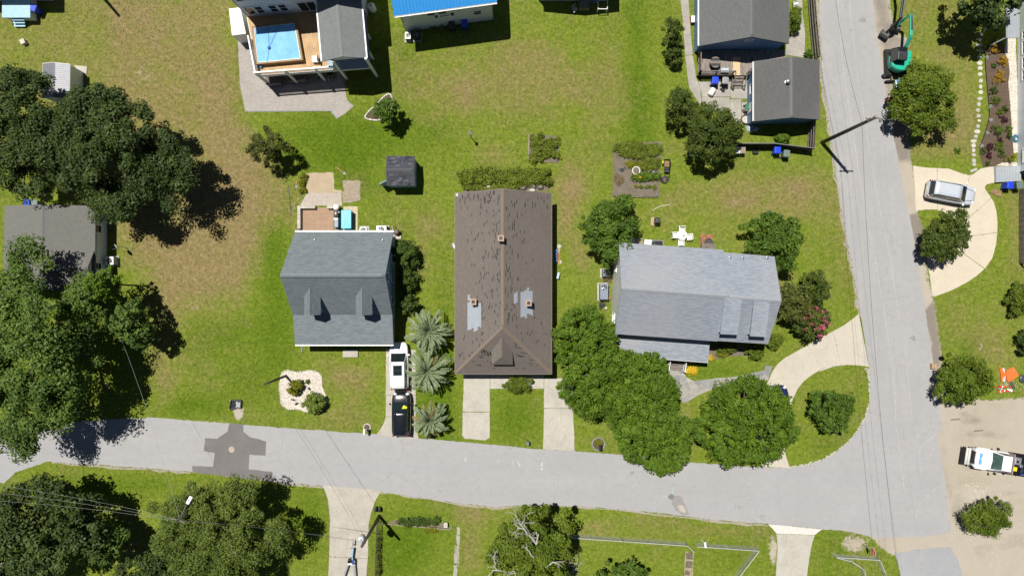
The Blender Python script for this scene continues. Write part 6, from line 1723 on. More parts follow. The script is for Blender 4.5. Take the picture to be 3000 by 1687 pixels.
S2 = thing('shed','small shed with dark mottled shingle roof and open door on the back lawn','shed',g('G',1530,165))
ta,tb,tc_,td = [g('G',*q,2.15) for q in ((1393,24),(1645,28),(1664,298),(1398,300))]
tb.x = tc_.x = (tb.x + tc_.x)/2; ta.x = td.x = (ta.x + td.x)/2
SG2 = gable(S2,ta,tb,tc_,td,2.15,2.55,MATS['roof_shed'],MATS['siding_shade_blue'],mk('ridge_shed',(0.09,0.09,0.10),.9,var=.2),over=.08,th=.08,trim='ridge_shed')
# individual tabs of the shed roof that stand proud
rngs = random.Random(9)
mk('shed_tab_light',(0.105,0.107,0.122),.9,var=.2); mk('shed_tab_dark',(0.03,0.032,0.042),.9,var=.2)
for k in range(34):
    e0,e1,r0,r1 = (SG2['A'],SG2['B'],SG2['R1'],SG2['R2']) if k % 2 else (SG2['D'],SG2['C'],SG2['R1'],SG2['R2'])
    t0 = rngs.uniform(.02,.78); v0 = int(rngs.uniform(0,8))/8
    p = lambda t_,v_: e0.lerp(e1,t_).lerp(r0.lerp(r1,t_),v_) + Vector((0,0,.008))
    MB().slab([p(t0,v0),p(t0 + .16,v0),p(t0 + .16,v0 + .115),p(t0,v0 + .115)],(1,0,0),.006).build('shingle',MATS['shed_tab_light'] if rngs.random() < .5 else MATS['shed_tab_dark'],S2)
dq = g('G',1375,285,1.0)
MB().box((dq.x,dq.y,.98),(.75,.05,1.85),rz=R(28)).build('door',MATS['siding_shade_blue'],S2)
MB().box((dq.x - .33,dq.y - .15,.98),(.04,.12,.06)).build('door_handle',MATS['black_metal'],S2)
# ================================================================== POLES, WIRES AND LAMPS
def pole(name,label,base,H,r=.15,group='utility poles'):
    root = thing(name,label,'pole',(base.x,base.y,0),0,group)
    MB().tube([(0,0,-.1),(0,0,H*.5),(0,0,H)],[r*1.15,r,r*.8],12).build('shaft',MATS['pole_wood'],root,local=True,smooth=True)
    return root
def sag(a,b,s_,n=14):
    a = Vector(a); b = Vector(b)
    return [a.lerp(b,k/n) - Vector((0,0,s_*4*(k/n)*(1 - k/n))) for k in range(n + 1)]
def wire(label,a,b,s_=.5,r=.014,mat='wire',group='overhead wires'):
    r *= .5
    m = MB().tube(sag(a,b,s_),r,5)
    return m.build('overhead_wire',MATS[mat],None,label=label,cat='wire',group=group)
P1 = pole('utility_pole','tall wooden utility pole with crossarm leaning over the side road',g('S',2408,418),10.1,.17)
b1_ = g('S',2408,418)
MB().box((0,0,9.75),(1.35,.1,.12)).build('crossarm',MATS['weathered_wood'],P1,local=True)
for x in (-.6,0,.6): MB().lathe((x,0,9.82 if x else 10.05),[(.03,0),(.05,.05),(.03,.1),(.05,.14),(.02,.18)],8).build('insulator',MATS['white_plastic'],P1,local=True)
MB().lathe((.2,0,8.2),[(.05,0),(.07,.2),(.05,.3)],8).build('bracket',MATS['galvanised'],P1,local=True)
MB().tube([(-.18,.02,.1),(-.19,.02,5),(-.17,.02,9)],.02,5).build('ground_wire',MATS['galvanised'],P1,local=True)
top = lambda dx,h: Vector((b1_.x + dx,b1_.y,h))
upx = lambda x,h: g('S',x,-60,h); dnx = lambda x,h: g('S',x,1750,h)
wire('western of three overhead wires along the side road',upx(2467,9.9),top(-.6,9.98),.35); wire('western of three overhead wires, south of the crossarm pole',top(-.6,9.98),dnx(2690,9.9),.9)
wire('middle one of three overhead wires along the side road',upx(2483,10.1),top(0,10.2),.35); wire('middle one of three overhead wires, south of the crossarm pole',top(0,10.2),dnx(2712,10.1),.9)
wire('eastern of three overhead wires along the side road',upx(2528,9.9),top(.6,9.98),.35); wire('eastern of three overhead wires, south of the crossarm pole',top(.6,9.98),dnx(2748,9.9),.9)
wire('thick lower cable along the side road below the crossarm',upx(2440,7.8),top(-.16,8.1),.5,.026,'wire_dark'); wire('thick lower cable along the side road, south of the crossarm pole',top(-.16,8.1),dnx(2640,7.6),1.0,.026,'wire_dark')
wire('yellow guy line from the garage corner to the verge',g('DD',1612,1085,1.9),g('DD',1705,1100,.1),0,.02,'yellow_plastic')
b2_ = g('O',1338,690)
P2 = pole('utility_pole','wooden utility pole with white transformer beside the lower driveway',b2_,8.0,.15)
MB().lathe((-.42,.02,5.7),[(.16,-.05),(.27,0),(.27,.75),(.22,.85),(.05,.9)],18).build('transformer',mk('transformer_white',(0.72,0.75,0.78),.35,var=.05),P2,local=True,smooth=True)
MB().lathe((-.38,.1,6.58),[(.05,0),(.06,.08),(.03,.16)],8).build('bushing',MATS['grey_metal'],P2,local=True)
MB().box((-.14,0,6.2),(.2,.1,.3)).build('bracket',MATS['galvanised'],P2,local=True)
MB().box((0,0,7.2),(.34,.08,.10)).build('crossarm',MATS['weathered_wood'],P2,local=True)
for k,dx in enumerate((-.34,.34)):
    MB().box((b2_.x + dx*.55 - .1,b2_.y + .78,.3),(.24,.42,.6)).build('black_bin',MATS['black_plastic'],None,bevel=.04,label='left of two small black bins behind the pole with the transformer' if k == 0 else 'right of two small black bins behind the pole with the transformer',cat='bin',group='black bins by the pole')
b3_ = g('N',520,553)
P3 = pole('utility_pole','short weathered pole standing in the white stone bed',b3_,6.0,.11)
MB().lathe((.1,0,5.6),[(.04,0),(.05,.1),(.03,.16)],8).build('insulator',MATS['galvanised'],P3,local=True)
wire('service wire crossing the street from the pole in the white stone bed',b3_ + Vector((0,0,5.8)),b2_ + Vector((0,0,7.2)),.7,.016,'wire_dark')
wire('second service wire crossing the street beside the first',b3_ + Vector((.1,0,5.4)),b2_ + Vector((.1,0,6.6)),.9,.014,'wire_dark')
b4_ = g('S',646,1436)
P4 = pole('lamp_pole','street lamp pole rising through the pine',b4_,9.0,.13)
lh = g('M',1172,978,8.5) - b4_
MB().tube([(0,0,8.2),(lh.x*.5,lh.y*.5,8.6),(lh.x,lh.y,8.55)],.03,8).build('lamp_arm',MATS['galvanised'],P4,local=True)
hd = math.atan2(lh.y,lh.x)
MB().box((lh.x,lh.y,8.55),(.75,.32,.14),rz=hd).build('lamp_head',MATS['white_paint'],P4,local=True,bevel=.05)
MB().lathe((lh.x,lh.y,8.62),[(.06,0),(.05,.06)],8).build('photocell',MATS['blue_plastic'],P4,local=True)
MB().box((0,0,8.7),(1.2,.08,.1),rz=-.3).build('crossarm',MATS['weathered_wood'],P4,local=True)
for k,(dz,dd) in enumerate(((8.8,.5),(8.75,0),(8.75,-.5))):
    wire(['northern','middle','southern'][k] + ' wire of three running west from the street lamp pole',b4_ + Vector((dd,0,dz)),g('M',-60,880 + 50*k,8.3),.5,.014)
    wire(['upper','middle','lower'][k] + ' wire between the lamp pole and the transformer pole',b4_ + Vector((dd,0,dz)),b2_ + Vector((dd*.3,0,7.25 - .25*k)),.5,.014,'wire_dark')
wire('service drop from the lamp pole to the olive-roofed house',b4_ + Vector((0,0,8.4)),g('F',722,800,3.2),.8,.018)
b5_ = go(-1226,-884)
P5 = pole('utility_pole','pole just beyond the top edge, only its shadow on the lawn in view',b5_,10.2,.16)
# ================================================================== SIGNS
sp_ = thing('stop_sign','red octagonal STOP sign with green street name plate at the lower corner','sign',(g('L',885,1140).x,g('L',885,1140).y,0))
MB().tube([(.03,0,0),(.03,0,2.75)],.03,8).build('post',MATS['galvanised'],sp_,local=True)
def octo(r,x0,x1):
    pts = [(r*math.cos(math.pi/8 + k*math.pi/4),r*math.sin(math.pi/8 + k*math.pi/4)) for k in range(8)]
    return loft([[(x1,y,2.2 + z) for y,z in pts],[(x0,y,2.2 + z) for y,z in pts]])
octo(.41,-.015,-.001).build('rim_plate',MATS['white_paint'],sp_,local=True)
face_ = octo(.385,-.024,-.016).build('face',MATS['sign_red'],sp_,local=True)
tcu = bpy.data.curves.new('stop_text','FONT'); tcu.body = 'STOP'; tcu.size = .34; tcu.align_x = 'CENTER'; tcu.align_y = 'CENTER'; tcu.extrude = .003
tmp_ = link(bpy.data.objects.new('tmp_text',tcu)); bpy.context.view_layer.update()
tme = bpy.data.meshes.new_from_object(tmp_.evaluated_get(bpy.context.evaluated_depsgraph_get())); bpy.data.objects.remove(tmp_)
to_ = link(bpy.data.objects.new('lettering',tme)); tme.materials.clear(); tme.materials.append(MATS['white_paint'])
to_.parent = face_; to_.location = (-.029,0,2.2); to_.rotation_euler = (R(90),0,R(-90))
MB().box((.03,0,2.84),(.02,.62,.16)).build('name_plate',MATS['sign_green'],sp_,local=True)
# ================================================================== BINS
def bin_(label,pos,rotz,body,lid=None,H=1.05,group='wheeled bins',tilt=0):
    root = thing('wheeled_bin',label,'bin',(pos.x,pos.y,pos.z if pos.z < .2 else 0),rotz,group)
    m = MB(); b = [(-.24,-.22),(.24,-.22),(.24,.22),(-.24,.22)]; t_ = [(-.31,-.28),(.31,-.28),(.31,.28),(-.31,.28)]
    m.add([(x,y,.06) for x,y in b] + [(x,y,H - .08) for x,y in t_],[(3,2,1,0),(4,5,6,7),(0,1,5,4),(1,2,6,5),(2,3,7,6),(3,0,4,7)])
    m.build('body',MATS[body],root,local=True,bevel=.03)
    m = MB(); m.box((0,0,H - .04),(.68,.64,.08),taper=.93); m.box((.34,0,H - .06),(.06,.4,.05)); m.box((-.03,0,H + .005),(.46,.42,.02))
    m.build('lid',MATS[lid or body],root,local=True,bevel=.02)
    for s_ in (-1,1): MB().lathe((-.26,s_*.24,.1),[(.10,-.0),(.10,.06)],10).build('wheel',MATS['tyre'],root,local=True)
    MB().tube([(-.34,-.22,H - .1),(-.40,-.2,H - .08),(-.40,.2,H - .08),(-.34,.22,H - .1)],.02,6).build('handle',MATS['black_plastic'],root,local=True)
    return root
f0_ = lambda sh,x,y,h=.9: Vector((g(sh,x,y,h).x,g(sh,x,y,h).y,0))
bin_('bright blue wheeled bin standing by the black fabric fence',f0_('BF',1805,255),R(90),'blue_plastic')
bin_('grey-green wheeled bin beside the blue one at the black fabric fence',f0_('BF',1972,320),R(85),'grey_green_plastic')
bin_('blue wheeled bin standing by the weathered deck',f0_('DD',628,762),R(90),'blue_plastic')
bin_('black wheeled bin with pale lid beside the deck steps',f0_('DD',727,762),R(88),'black_plastic','grey_metal',.95)
bin_('green bin against the garage wall',f0_('DD',952,1005),R(0),'green_plastic',H=.8)
bin_('blue wheeled bin beside the metal entry ramp at the right edge',f0_('J',1795,462),R(85),'blue_plastic')
bin_('dark green wheeled bin beside the metal entry ramp at the right edge',f0_('J',1885,462),R(95),'grey_green_plastic')
bin_('blue wheeled bin against the wall of the blue-roofed house',f0_('C',286,180),R(95),'blue_plastic')
bin_('dark wheeled bin against the wall of the blue-roofed house',f0_('C',190,190),R(95),'dark_metal')
bin_('blue wheeled bin behind the olive-roofed house under the oak',f0_('F',206,246),R(90),'blue_plastic')
bin_('grey-green wheeled bin behind the olive-roofed house under the oak',f0_('F',266,250),R(90),'grey_green_plastic')
bin_('lime-green bin on the pavers under the raised deck',f0_('B',868,548),R(90),'lime_plastic',H=.9)
bin_('dark bin with lime base under the raised deck',f0_('B',945,545),R(90),'lime_plastic','black_plastic',.9)
bin_('dark blue bin on the pale blue porch at the top left corner',Vector((g('A',252,62,1.0).x,g('A',252,62,1.0).y,0)),R(70),'blue_plastic',H=1.1)
# ================================================================== AIR CONDITIONERS
def ac(label,sh,x,y,h,w=.85,d=.85,H=.8,mat='grey_metal',rotz=0.0,fan=.3,fx_=0.0,pad='concrete',group='air conditioning units',round_=False):
    p = g(sh,x,y,h); root = thing('air_conditioner',label,'air conditioner',(p.x,p.y,0),rotz,group)
    MB().bx(-w/2 - .16,w/2 + .12,-d/2 - .12,d/2 + .10,0,.09).build('pad',MATS[pad],root,local=True,bevel=.01)
    if round_: MB().lathe((0,0,.09),[(w/2,0),(w/2,H - .09)],22).build('cabinet',MATS[mat],root,local=True)
    else: MB().bx(-w/2,w/2,-d/2,d/2,.09,H).build('cabinet',MATS[mat],root,local=True,bevel=.04)
    fy = fx_
    MB().lathe((0,fy,H - .001),[(fan,0),(fan,.012)],22).build('fan_well',MATS['black_metal'],root,local=True)
    bl_ = MB()
    for k in range(4):
        a = k*math.pi/2 + .4; c_ = Vector((.52*fan*math.cos(a),fy + .52*fan*math.sin(a),H + .022))
        m = Matrix.Rotation(a,3,'Z') @ Matrix.Rotation(.25,3,'X'); bl_.box(c_,(fan*.8,fan*.5,.008),m=m)
    bl_.build('fan_blades',MATS['galvanised'],root,local=True)
    gr_ = MB()
    for r_ in (.35,.65,1.0):
        pts = [(fan*r_*math.cos(t_),fy + fan*r_*math.sin(t_),H + .055) for t_ in np.linspace(0,2*math.pi,21)]
        gr_.tube(pts,.006,4,False)
    for k in range(4): a = k*math.pi/4; gr_.bar((-fan*math.cos(a),fy - fan*math.sin(a),H + .055),(fan*math.cos(a),fy + fan*math.sin(a),H + .055),.01,.01)
    gr_.build('fan_guard',MATS['dark_metal'],root,local=True)
    if not round_:
        lv = MB()
        for k in range(6):
            z = .18 + k*(H - .28)/6; lv.bx(-w/2 - .008,w/2 + .008,-d/2 - .008,d/2 + .008,z,z + .03)
        lv.build('louvres',MATS['dark_metal'],root,local=True,kind='stuff')
    return root
ac('small round air conditioner behind the blue-grey house','Y',1605,605,.7,.72,.72,.72,fan=.28,round_=True)
ac('large square air conditioner behind the blue-grey house','Y',1985,590,.9,1.02,.75,.95,'galvanised',fan=.30)
ac('square grey air conditioner on a pale pad left of the corner house','W',350,285,.8,.72,.70,.8,'grey_green_plastic',fan=.26)
ac('long slate-blue packaged air conditioner left of the corner house','W',290,815,1.0,.80,1.55,1.0,'slate' if mk('slate',(0.17,0.21,0.26),.5,.2,var=.08) else '',fan=.25,fx_=.42)
ac('white air conditioner against the olive-roofed house','F',828,680,.8,.80,.80,.85,'white_trim',fan=.27)
ac('air conditioner at the left corner of the blue-roofed house','B',1535,270,.7,.55,.7,.75,'white_trim',fan=.2)
ac('dark air conditioner beside the white one at the blue-roofed house','B',1600,265,.7,.65,.7,.8,'dark_metal',fan=.26)
# ================================================================== BACK PATIO OF THE BLUE-GREY HOUSE
yp = lambda*p: gp('Y',p)
mk('patio_tan',(0.36,0.235,0.155),.85,var=.15,scale=1.2,fine=9)
mk('paver_pale',(0.43,0.375,0.315),.85,var=.12,scale=1.5,fine=9)
def paver_field(name,label,sh,quad,nx_,ny_,mat,z=.03,gap=.04,seed=0,kind='structure'):
    root = bpy.data.objects.new(name,None); link(root); q = [g(sh,*p) for p in quad]
    c = sum(q,Vector((0,0,0)))/4; root.location = c; ORG[root.name] = (c,0.0); tag(root,kind=kind)
    rng = random.Random(seed)
    for j in range(ny_):
        for i in range(nx_):
            P4 = []
            for a,b in ((0,0),(1,0),(1,1),(0,1)):
                u_ = (i + (a if a else 0) + (gap if a == 0 else -gap))/nx_; v_ = (j + b + (gap if b == 0 else -gap))/ny_
                P4.append(q[0].lerp(q[1],u_).lerp(q[3].lerp(q[2],u_),v_))
            MB().prism(P4,-.02,z + rng.uniform(-.004,.006)).build('paver',mat,root)
    return root
paver_field('patio','','Y',((285,130),(985,130),(985,640),(285,640)),5,4,MATS['patio_tan'],.045,.004,1)
paver_field('patio_walk','','G',((640,372),(965,372),(975,492),(578,492)),8,3,MATS['paver_pale'],.03,.006,2)
paver_field('patio_walk','','Y',((1190,105),(1490,105),(1490,620),(1190,620)),3,5,mk('paver_cream',(0.50,0.42,0.30),.85,var=.1,fine=9),.03,.012,3)
wl_ = thing('garden_wall','low pale block wall round the tan back patio','wall',f0_('Y',250,300,0))
for q in (((222,90),(284,90),(284,572),(222,572)),((287,92),(592,92),(592,148),(287,148)),((842,92),(962,92),(962,148),(842,148))):
    ps = [g('Y',*p,.5) for p in q]; n = max(1,int(max((ps[1] - ps[0]).length,(ps[3] - ps[0]).length)/.42)); vert = (ps[3] - ps[0]).length > (ps[1] - ps[0]).length
    for k in range(n):
        a0,a1 = (k + .01)/n,(k + .99)/n
        if vert: P4 = [ps[0].lerp(ps[3],a0),ps[1].lerp(ps[2],a0),ps[1].lerp(ps[2],a1),ps[0].lerp(ps[3],a1)]
        else: P4 = [ps[0].lerp(ps[1],a0),ps[0].lerp(ps[1],a1),ps[3].lerp(ps[2],a1),ps[3].lerp(ps[2],a0)]
        MB().prism(P4,0,.5 + .004*(k % 2)).build('block',MATS['concrete'] if k % 3 else MATS['pale_stone'],wl_)
sb_ = MB().prism(rough(gp('G',[(635,182),(893,180),(897,330),(960,350),(975,372),(640,374),(632,300)]),.3,.06,4),-.02,.012).build('sand_bed',MATS['sand'],None,kind='structure')
MB().prism(rough(gp('G',[(975,258),(1145,255),(1142,435),(1080,460),(985,470),(972,372),(990,340)]),.3,.07,5),-.02,.010).build('bare_soil',mk('dry_soil',(0.33,0.27,0.20),.95,var=.35,scale=3,fine=8,bump=.5),None,kind='structure')
# hot tub
ht = thing('hot_tub','hot tub with bright turquoise moulded cover behind the blue-grey house','hot tub',f0_('Y',1245,378,.95))
hq = [g('Y',*p,.95) for p in ((1128,178),(1348,178),(1352,575),(1145,575))]
hx,hy = abs(hq[1].x - hq[0].x)/2,abs(hq[3].y - hq[0].y)/2
MB().bx(-hx + .05,hx - .05,-hy + .05,hy - .05,0,.82).build('cabinet',mk('teal_panel',(0.02,0.16,0.17),.4,var=.1),ht,local=True,bevel=.06)
cv = MB().bx(-hx,hx,-hy,hy,.82,.96).build('cover',mk('turquoise',(0.005,0.38,0.62),.35,var=.04),ht,local=True,bevel=.06,seg=3)
for s_ in (-1,1):
    MB().tube([(s_*hx*.6,hy*.85,.965),(s_*hx*.22,hy*.3,.97),(s_*hx*.18,-hy*.2,.97),(s_*hx*.5,-hy*.85,.965)],.03,6).build('cover_ridge',MATS['turquoise'],cv,local=True)
MB().tube([(-hx*.7,hy*.88,.965),(-hx*.2,hy*.8,.97),(hx*.2,hy*.8,.97),(hx*.7,hy*.88,.965)],.02,6).build('cover_ridge',MATS['turquoise'],cv,local=True)
MB().bx(-hx*.6,hx*.7,-hy - .35,-hy - .08,0,.35).build('step',MATS['teal_panel'],ht,local=True)
# outdoor kitchen row
gk = thing('smoker_grill','stainless barrel smoker with round white lid beside the hot tub','grill',f0_('Y',1028,250,.9))
MB().tube([(0,-.42,.75),(0,.35,.75)],.24,14).build('barrel',mk('steel_warm',(0.36,0.33,0.30),.3,.7,var=.15),gk,local=True,smooth=True)
MB().lathe((0,.62,.5),[(.26,0),(.30,.3),(.28,.42),(.06,.48)],18).build('lid',MATS['white_paint'],gk,local=True,smooth=True)
MB().tube([(.28,.1,.9),(.40,.1,.95)],.05,8).build('chimney',MATS['white_plastic'],gk,local=True)
for x,y in ((-.15,-.3),(.15,-.3),(-.15,.3),(.15,.3)): MB().tube([(x,y,0),(x,y,.6)],.025,6).build('leg',MATS['black_metal'],gk,local=True)
p = f0_('Y',1030,360,.8); MB().box((p.x,p.y,.42),(.42,.28,.8)).build('cabinet_box',MATS['white_paint'],None,bevel=.02,label='white box between the smoker and the slate box',cat='box')
p = f0_('Y',1038,470,.9); MB().box((p.x,p.y,.47),(.42,.72,.9)).build('storage_box',MATS['slate'],None,bevel=.04,label='slate blue lidded box on the patio beside the hot tub',cat='box')
p = f0_('Y',1045,600,.3)
bs = thing('wooden_bench','small pale wooden slat bench by the back wall of the blue-grey house','bench',p)
for k in range(4): MB().bx(-.22 + k*.115,-.13 + k*.115,-.22,.22,.36,.40).build('slat',MATS['old_board'],bs,local=True)
for x in (-.18,.18): MB().bx(x - .03,x + .03,-.2,.2,0,.36).build('leg',MATS['old_board'],bs,local=True)
# cement mixer, plank and pallet blocks
cm = thing('cement_mixer','rusty cement mixer behind the right corner of the blue-grey house','mixer',f0_('Y',2300,640,.6),R(-25))
MB().lathe((0,0,.35),[(.18,0),(.30,.22),(.28,.40),(.17,.58)],14).build('drum',mk('rusty_drum',(0.20,0.13,0.09),.7,.2,var=.3),cm,local=True,smooth=True)
MB().lathe((0,0,.925),[(.15,0),(.15,.006)],14).build('mouth',MATS['black_metal'],cm,local=True)
for s_ in (-1,1): MB().tube([(s_*.32,-.35,0),(s_*.3,0,.6),(s_*.32,.4,0)],.025,6).build('frame',MATS['black_metal'],cm,local=True)
MB().tube([(.35,.3,.02),(.9,.35,.02),(.9,-.2,.02),(.35,-.3,.02)],.012,5).build('tow_bar',MATS['black_metal'],cm,local=True)
p,q = g('Y',2205,505,.1),g('Y',2260,745,.35); MB().bar(p,q,.12,.04).build('plank',MATS['old_board'],None,label='long plank leaning beside the cement mixer',cat='plank')
bk_ = thing('block_stack','pale concrete blocks stacked at the right corner of the blue-grey house','blocks',f0_('Y',2290,745,.2))
for x in (-.26,.26): MB().bx(x - .25,x + .25,-.2,.2,0,.2).build('block',MATS['pale_stone'],bk_,local=True,bevel=.01)
# tools lying on the lawn
def shovel(label,a,b):
    a = Vector(a); b = Vector(b); root = thing('shovel',label,'shovel',(a.x,a.y,0),0,'shovels left on the lawn'); d = (b - a).normalized()
    MB().tube([a + Vector((0,0,.05)),b + Vector((0,0,.05))],.028,6).build('handle',mk('orange_ash',(0.55,0.22,0.05),.5,var=.2) if 'orange_ash' not in MATS else MATS['orange_ash'],root)
    s_ = Vector((-d.y,d.x,0)); e = b + d*.32
    MB().prism([b + s_*.12,b - s_*.12,b - s_*.13 + d*.2,e,b + s_*.13 + d*.2],.03,.05).build('blade',MATS['dark_metal'],root)
    MB().bar(a - s_*.07 + Vector((0,0,.05)),a + s_*.07 + Vector((0,0,.05)),.03,.03).build('grip',MATS['black_plastic'],root)
shovel('orange-handled shovel lying west of the sand patch',g('G',557,218),g('G',545,300))
shovel('orange-handled shovel lying north of the bare soil patch',g('G',920,130),g('G',985,180))
MB().tube([g('G',462,295) + Vector((0,0,.04)),g('G',480,450) + Vector((0,0,.05)),g('G',492,582) + Vector((0,0,.03))],.03,6).build('metal_rod',MATS['black_metal'],None,label='long black rod lying on the grass west of the patio',cat='rod')
fp = thing('feeder_pole','short dark green pole with a small feeder alone on the middle lawn','pole',g('C',338,1042))
MB().tube([(0,0,0),(0,0,1.9)],.045,8).build('shaft',mk('dark_green_paint',(0.012,0.05,0.035),.5,var=.2),fp,local=True)
MB().box((0,0,2.0),(.18,.26,.24)).build('feeder',MATS['dark_green_paint'],fp,local=True,bevel=.02)
MB().box((0,0,2.14),(.26,.32,.03)).build('feeder_roof',MATS['dark_green_paint'],fp,local=True)
tuft('daylily','top clump of strappy leaves along the left side of the sand patch',(608,215),.35,.5,'leaf_yellow_green',5,'G','plants','strappy plants by the sand patch',(.35,.05))
tuft('daylily','middle clump of strappy leaves along the left side of the sand patch',(603,280),.35,.5,'leaf_yellow_green',6,'G','plants','strappy plants by the sand patch',(.35,.05))
tuft('daylily','bottom clump of strappy leaves along the left side of the sand patch',(608,345),.35,.5,'leaf_yellow_green',7,'G','plants','strappy plants by the sand patch',(.35,.05))
# ================================================================== PAVER PATIO OF THE TALL WHITE HOUSE
pv = gp('B',[(250,300),(265,640),(305,840),(600,838),(930,835),(960,850),(1000,895),(1060,860),(1125,805),(1085,765),(1070,740),(1060,650),(1060,420),(700,250)])
t = NT('paver_stone'); v_ = t.pos()
br = t.new('ShaderNodeTexBrick'); br.offset = .5
for k,vv in (('Scale',1.0),('Mortar Size',.012),('Brick Width',.24),('Row Height',.16),('Mortar Smooth',.2)): br.inputs[k].default_value = vv
br.inputs['Color1'].default_value = (.41,.37,.33,1); br.inputs['Color2'].default_value = (.31,.285,.265,1); br.inputs['Mortar'].default_value = (.20,.18,.16,1)
t.link(v_,br.inputs['Vector'])
c = t.mix(.35,br.outputs['Color'],t.ramp(t.noise(v_,.7,4,.6),[(.3,(.31,.285,.26)),(.7,(.42,.385,.35))]))
t.set(Base_Color=c,Roughness=.9); t.bump(br.outputs['Fac'],.4,-.008); t.done('paver_stone')
MB().prism(rough(pv,.5,.02,3),-.02,.03).build('paver_patio',MATS['paver_stone'],None,kind='structure')
ed = bpy.data.objects['paver_patio']
e_ = curve(gp('B',[(308,842),(600,841),(930,838),(962,853),(1000,899)]),3)
strip(e_,.12,.036,3).build('edging',MATS['flagstone'],ed)
# propane tank and chair
pt = thing('propane_tank','upright white propane tank beside the tall white house','tank',f0_('B',1255,45,1.2))
MB().lathe((0,0,.1),[(.30,0),(.36,.1),(.36,.95),(.28,1.12),(.08,1.2)],20).build('vessel',MATS['white_paint'],pt,local=True,smooth=True)
MB().lathe((0,0,0),[(.28,0),(.28,.12)],16).build('foot_ring',MATS['grey_metal'],pt,local=True)
MB().lathe((0,0,1.28),[(.12,0),(.12,.14),(.1,.18)],12).build('valve_cap',MATS['grey_metal'],pt,local=True)
tr_ = thing('chlorine_float','round blue float tied on the pool cover','float',(g('B',485,362,3.42).x,g('B',485,362,3.42).y,3.39))
MB().lathe((0,0,0),[(.12,0),(.15,.05),(.09,.12)],14).build('float',mk('float_blue',(0.01,0.14,0.5),.4,var=.1),tr_,local=True,smooth=True)
m = MB()
for a_ in ((480,180),(570,180),(470,470)):
    q = g('B',*a_,3.42); m.tube([(0,0,.05),(q.x - tr_.location.x,q.y - tr_.location.y,.05)],.012,5)
m.build('cord',MATS['wire_dark'],tr_,local=True)
# deck chairs on the deck's right corner, bench and blue ball
dc = thing('deck_chair','white chair at the edge of the raised deck below the porch roof','chair',(g('B',835,450,3.2).x,g('B',835,450,3.2).y,2.86))
MB().bx(-.3,.3,-.3,.3,.38,.44).build('seat',MATS['white_plastic'],dc,local=True,bevel=.03)
MB().box((.3,0,.7),(.05,.6,.6)).build('backrest',MATS['white_plastic'],dc,local=True,bevel=.02)
for x in (-.25,.25):
    for y in (-.25,.25): MB().bx(x - .025,x + .025,y - .025,y + .025,0,.38).build('leg',MATS['white_plastic'],dc,local=True)
bb = MB(); bb.lathe((g('B',425,507,3.0).x,g('B',425,507,3.0).y,2.865),[(.04,0),(.13,.06),(.15,.14),(.11,.24),(.03,.29)],14)
bb.build('blue_ball',mk('ball_blue',(0.03,0.25,0.55),.4,var=.1),None,smooth=True,label='blue ball on the front corner of the raised deck',cat='ball')
# shaded odds and ends below the deck
for k,(q,s_,lab) in enumerate([((520,600),(1.5,1.1,.8),'dark crate on the pavers below the left bay of the deck'),((700,580),(1.7,1.0,.9),'dark crate on the pavers below the middle bay of the deck')]):
    p = f0_('B',*q,.5); cr = thing('storage_crate',lab,'crate',p,R(5),'crates under the deck')
    for j in range(5): MB().bx(-s_[0]/2,s_[0]/2,-s_[1]/2 + j*s_[1]/5,-s_[1]/2 + (j + .8)*s_[1]/5,s_[2] - .04,s_[2]).build('slat',MATS['weathered_wood'],cr,local=True)
    MB().bx(-s_[0]/2 + .03,s_[0]/2 - .03,-s_[1]/2 + .03,s_[1]/2 - .03,.03,s_[2] - .06).build('box',MATS['weathered_wood'],cr,local=True)
# things along the shaded wall of the blue-roofed house
for k,x in enumerate((1720,1790,1850)):
    p = f0_('B',x,215 - k*12,.3); fp_ = thing('planter',['left','middle','right'][k] + ' one of three planters along the shaded wall of the blue-roofed house','planter',p,0,'planters by the blue-roofed house')
    MB().lathe((0,0,0),[(.2,0),(.27,.35),(.25,.36),(.22,.28)],14).build('pot',MATS['terracotta'] if k != 1 else MATS['old_board'],fp_,local=True)
    me,_ = crown('plant',.3,.3,.3,.8,MATS['leaf_shrub'],6,20,(.16,.08),90 + k,.4); share('plant',me,fp_)
# ================================================================== BEDS
def bed(name,pts,mat,z=.03,seed=0,jitter=.03):
    EXCL.append(list(pts))
    o = MB().prism(rough(pts,.35,jitter,seed),-.03,z).build(name,MATS[mat],None,kind='structure')
    return o
tb_ = curve(gp('B',[(1395,712),(1415,745),(1418,800),(1340,903),(1235,902),(1212,880),(1250,832),(1300,790),(1350,735)]),3,True)
tbo = bed('mulch_bed',tb_,'mulch',.04,1,.0)
n = len(tb_); kk = 0
acc = 0.0
for i in range(n):
    a_,b_ = tb_[i],tb_[(i + 1) % n]; L = (b_ - a_).length; k = max(1,int(L/.26))
    for j in range(k):
        p0,p1 = a_.lerp(b_,j/k),a_.lerp(b_,(j + .9)/k); MB().bar(Vector((p0.x,p0.y,.05)),Vector((p1.x,p1.y,.05)),.12,.10).build('edging_block',MATS['white_stone'],tbo)
foliage('leaf_palm_green',(0.10,0.15,0.02),(0.17,0.235,0.035),(0.26,0.33,0.06),.25)
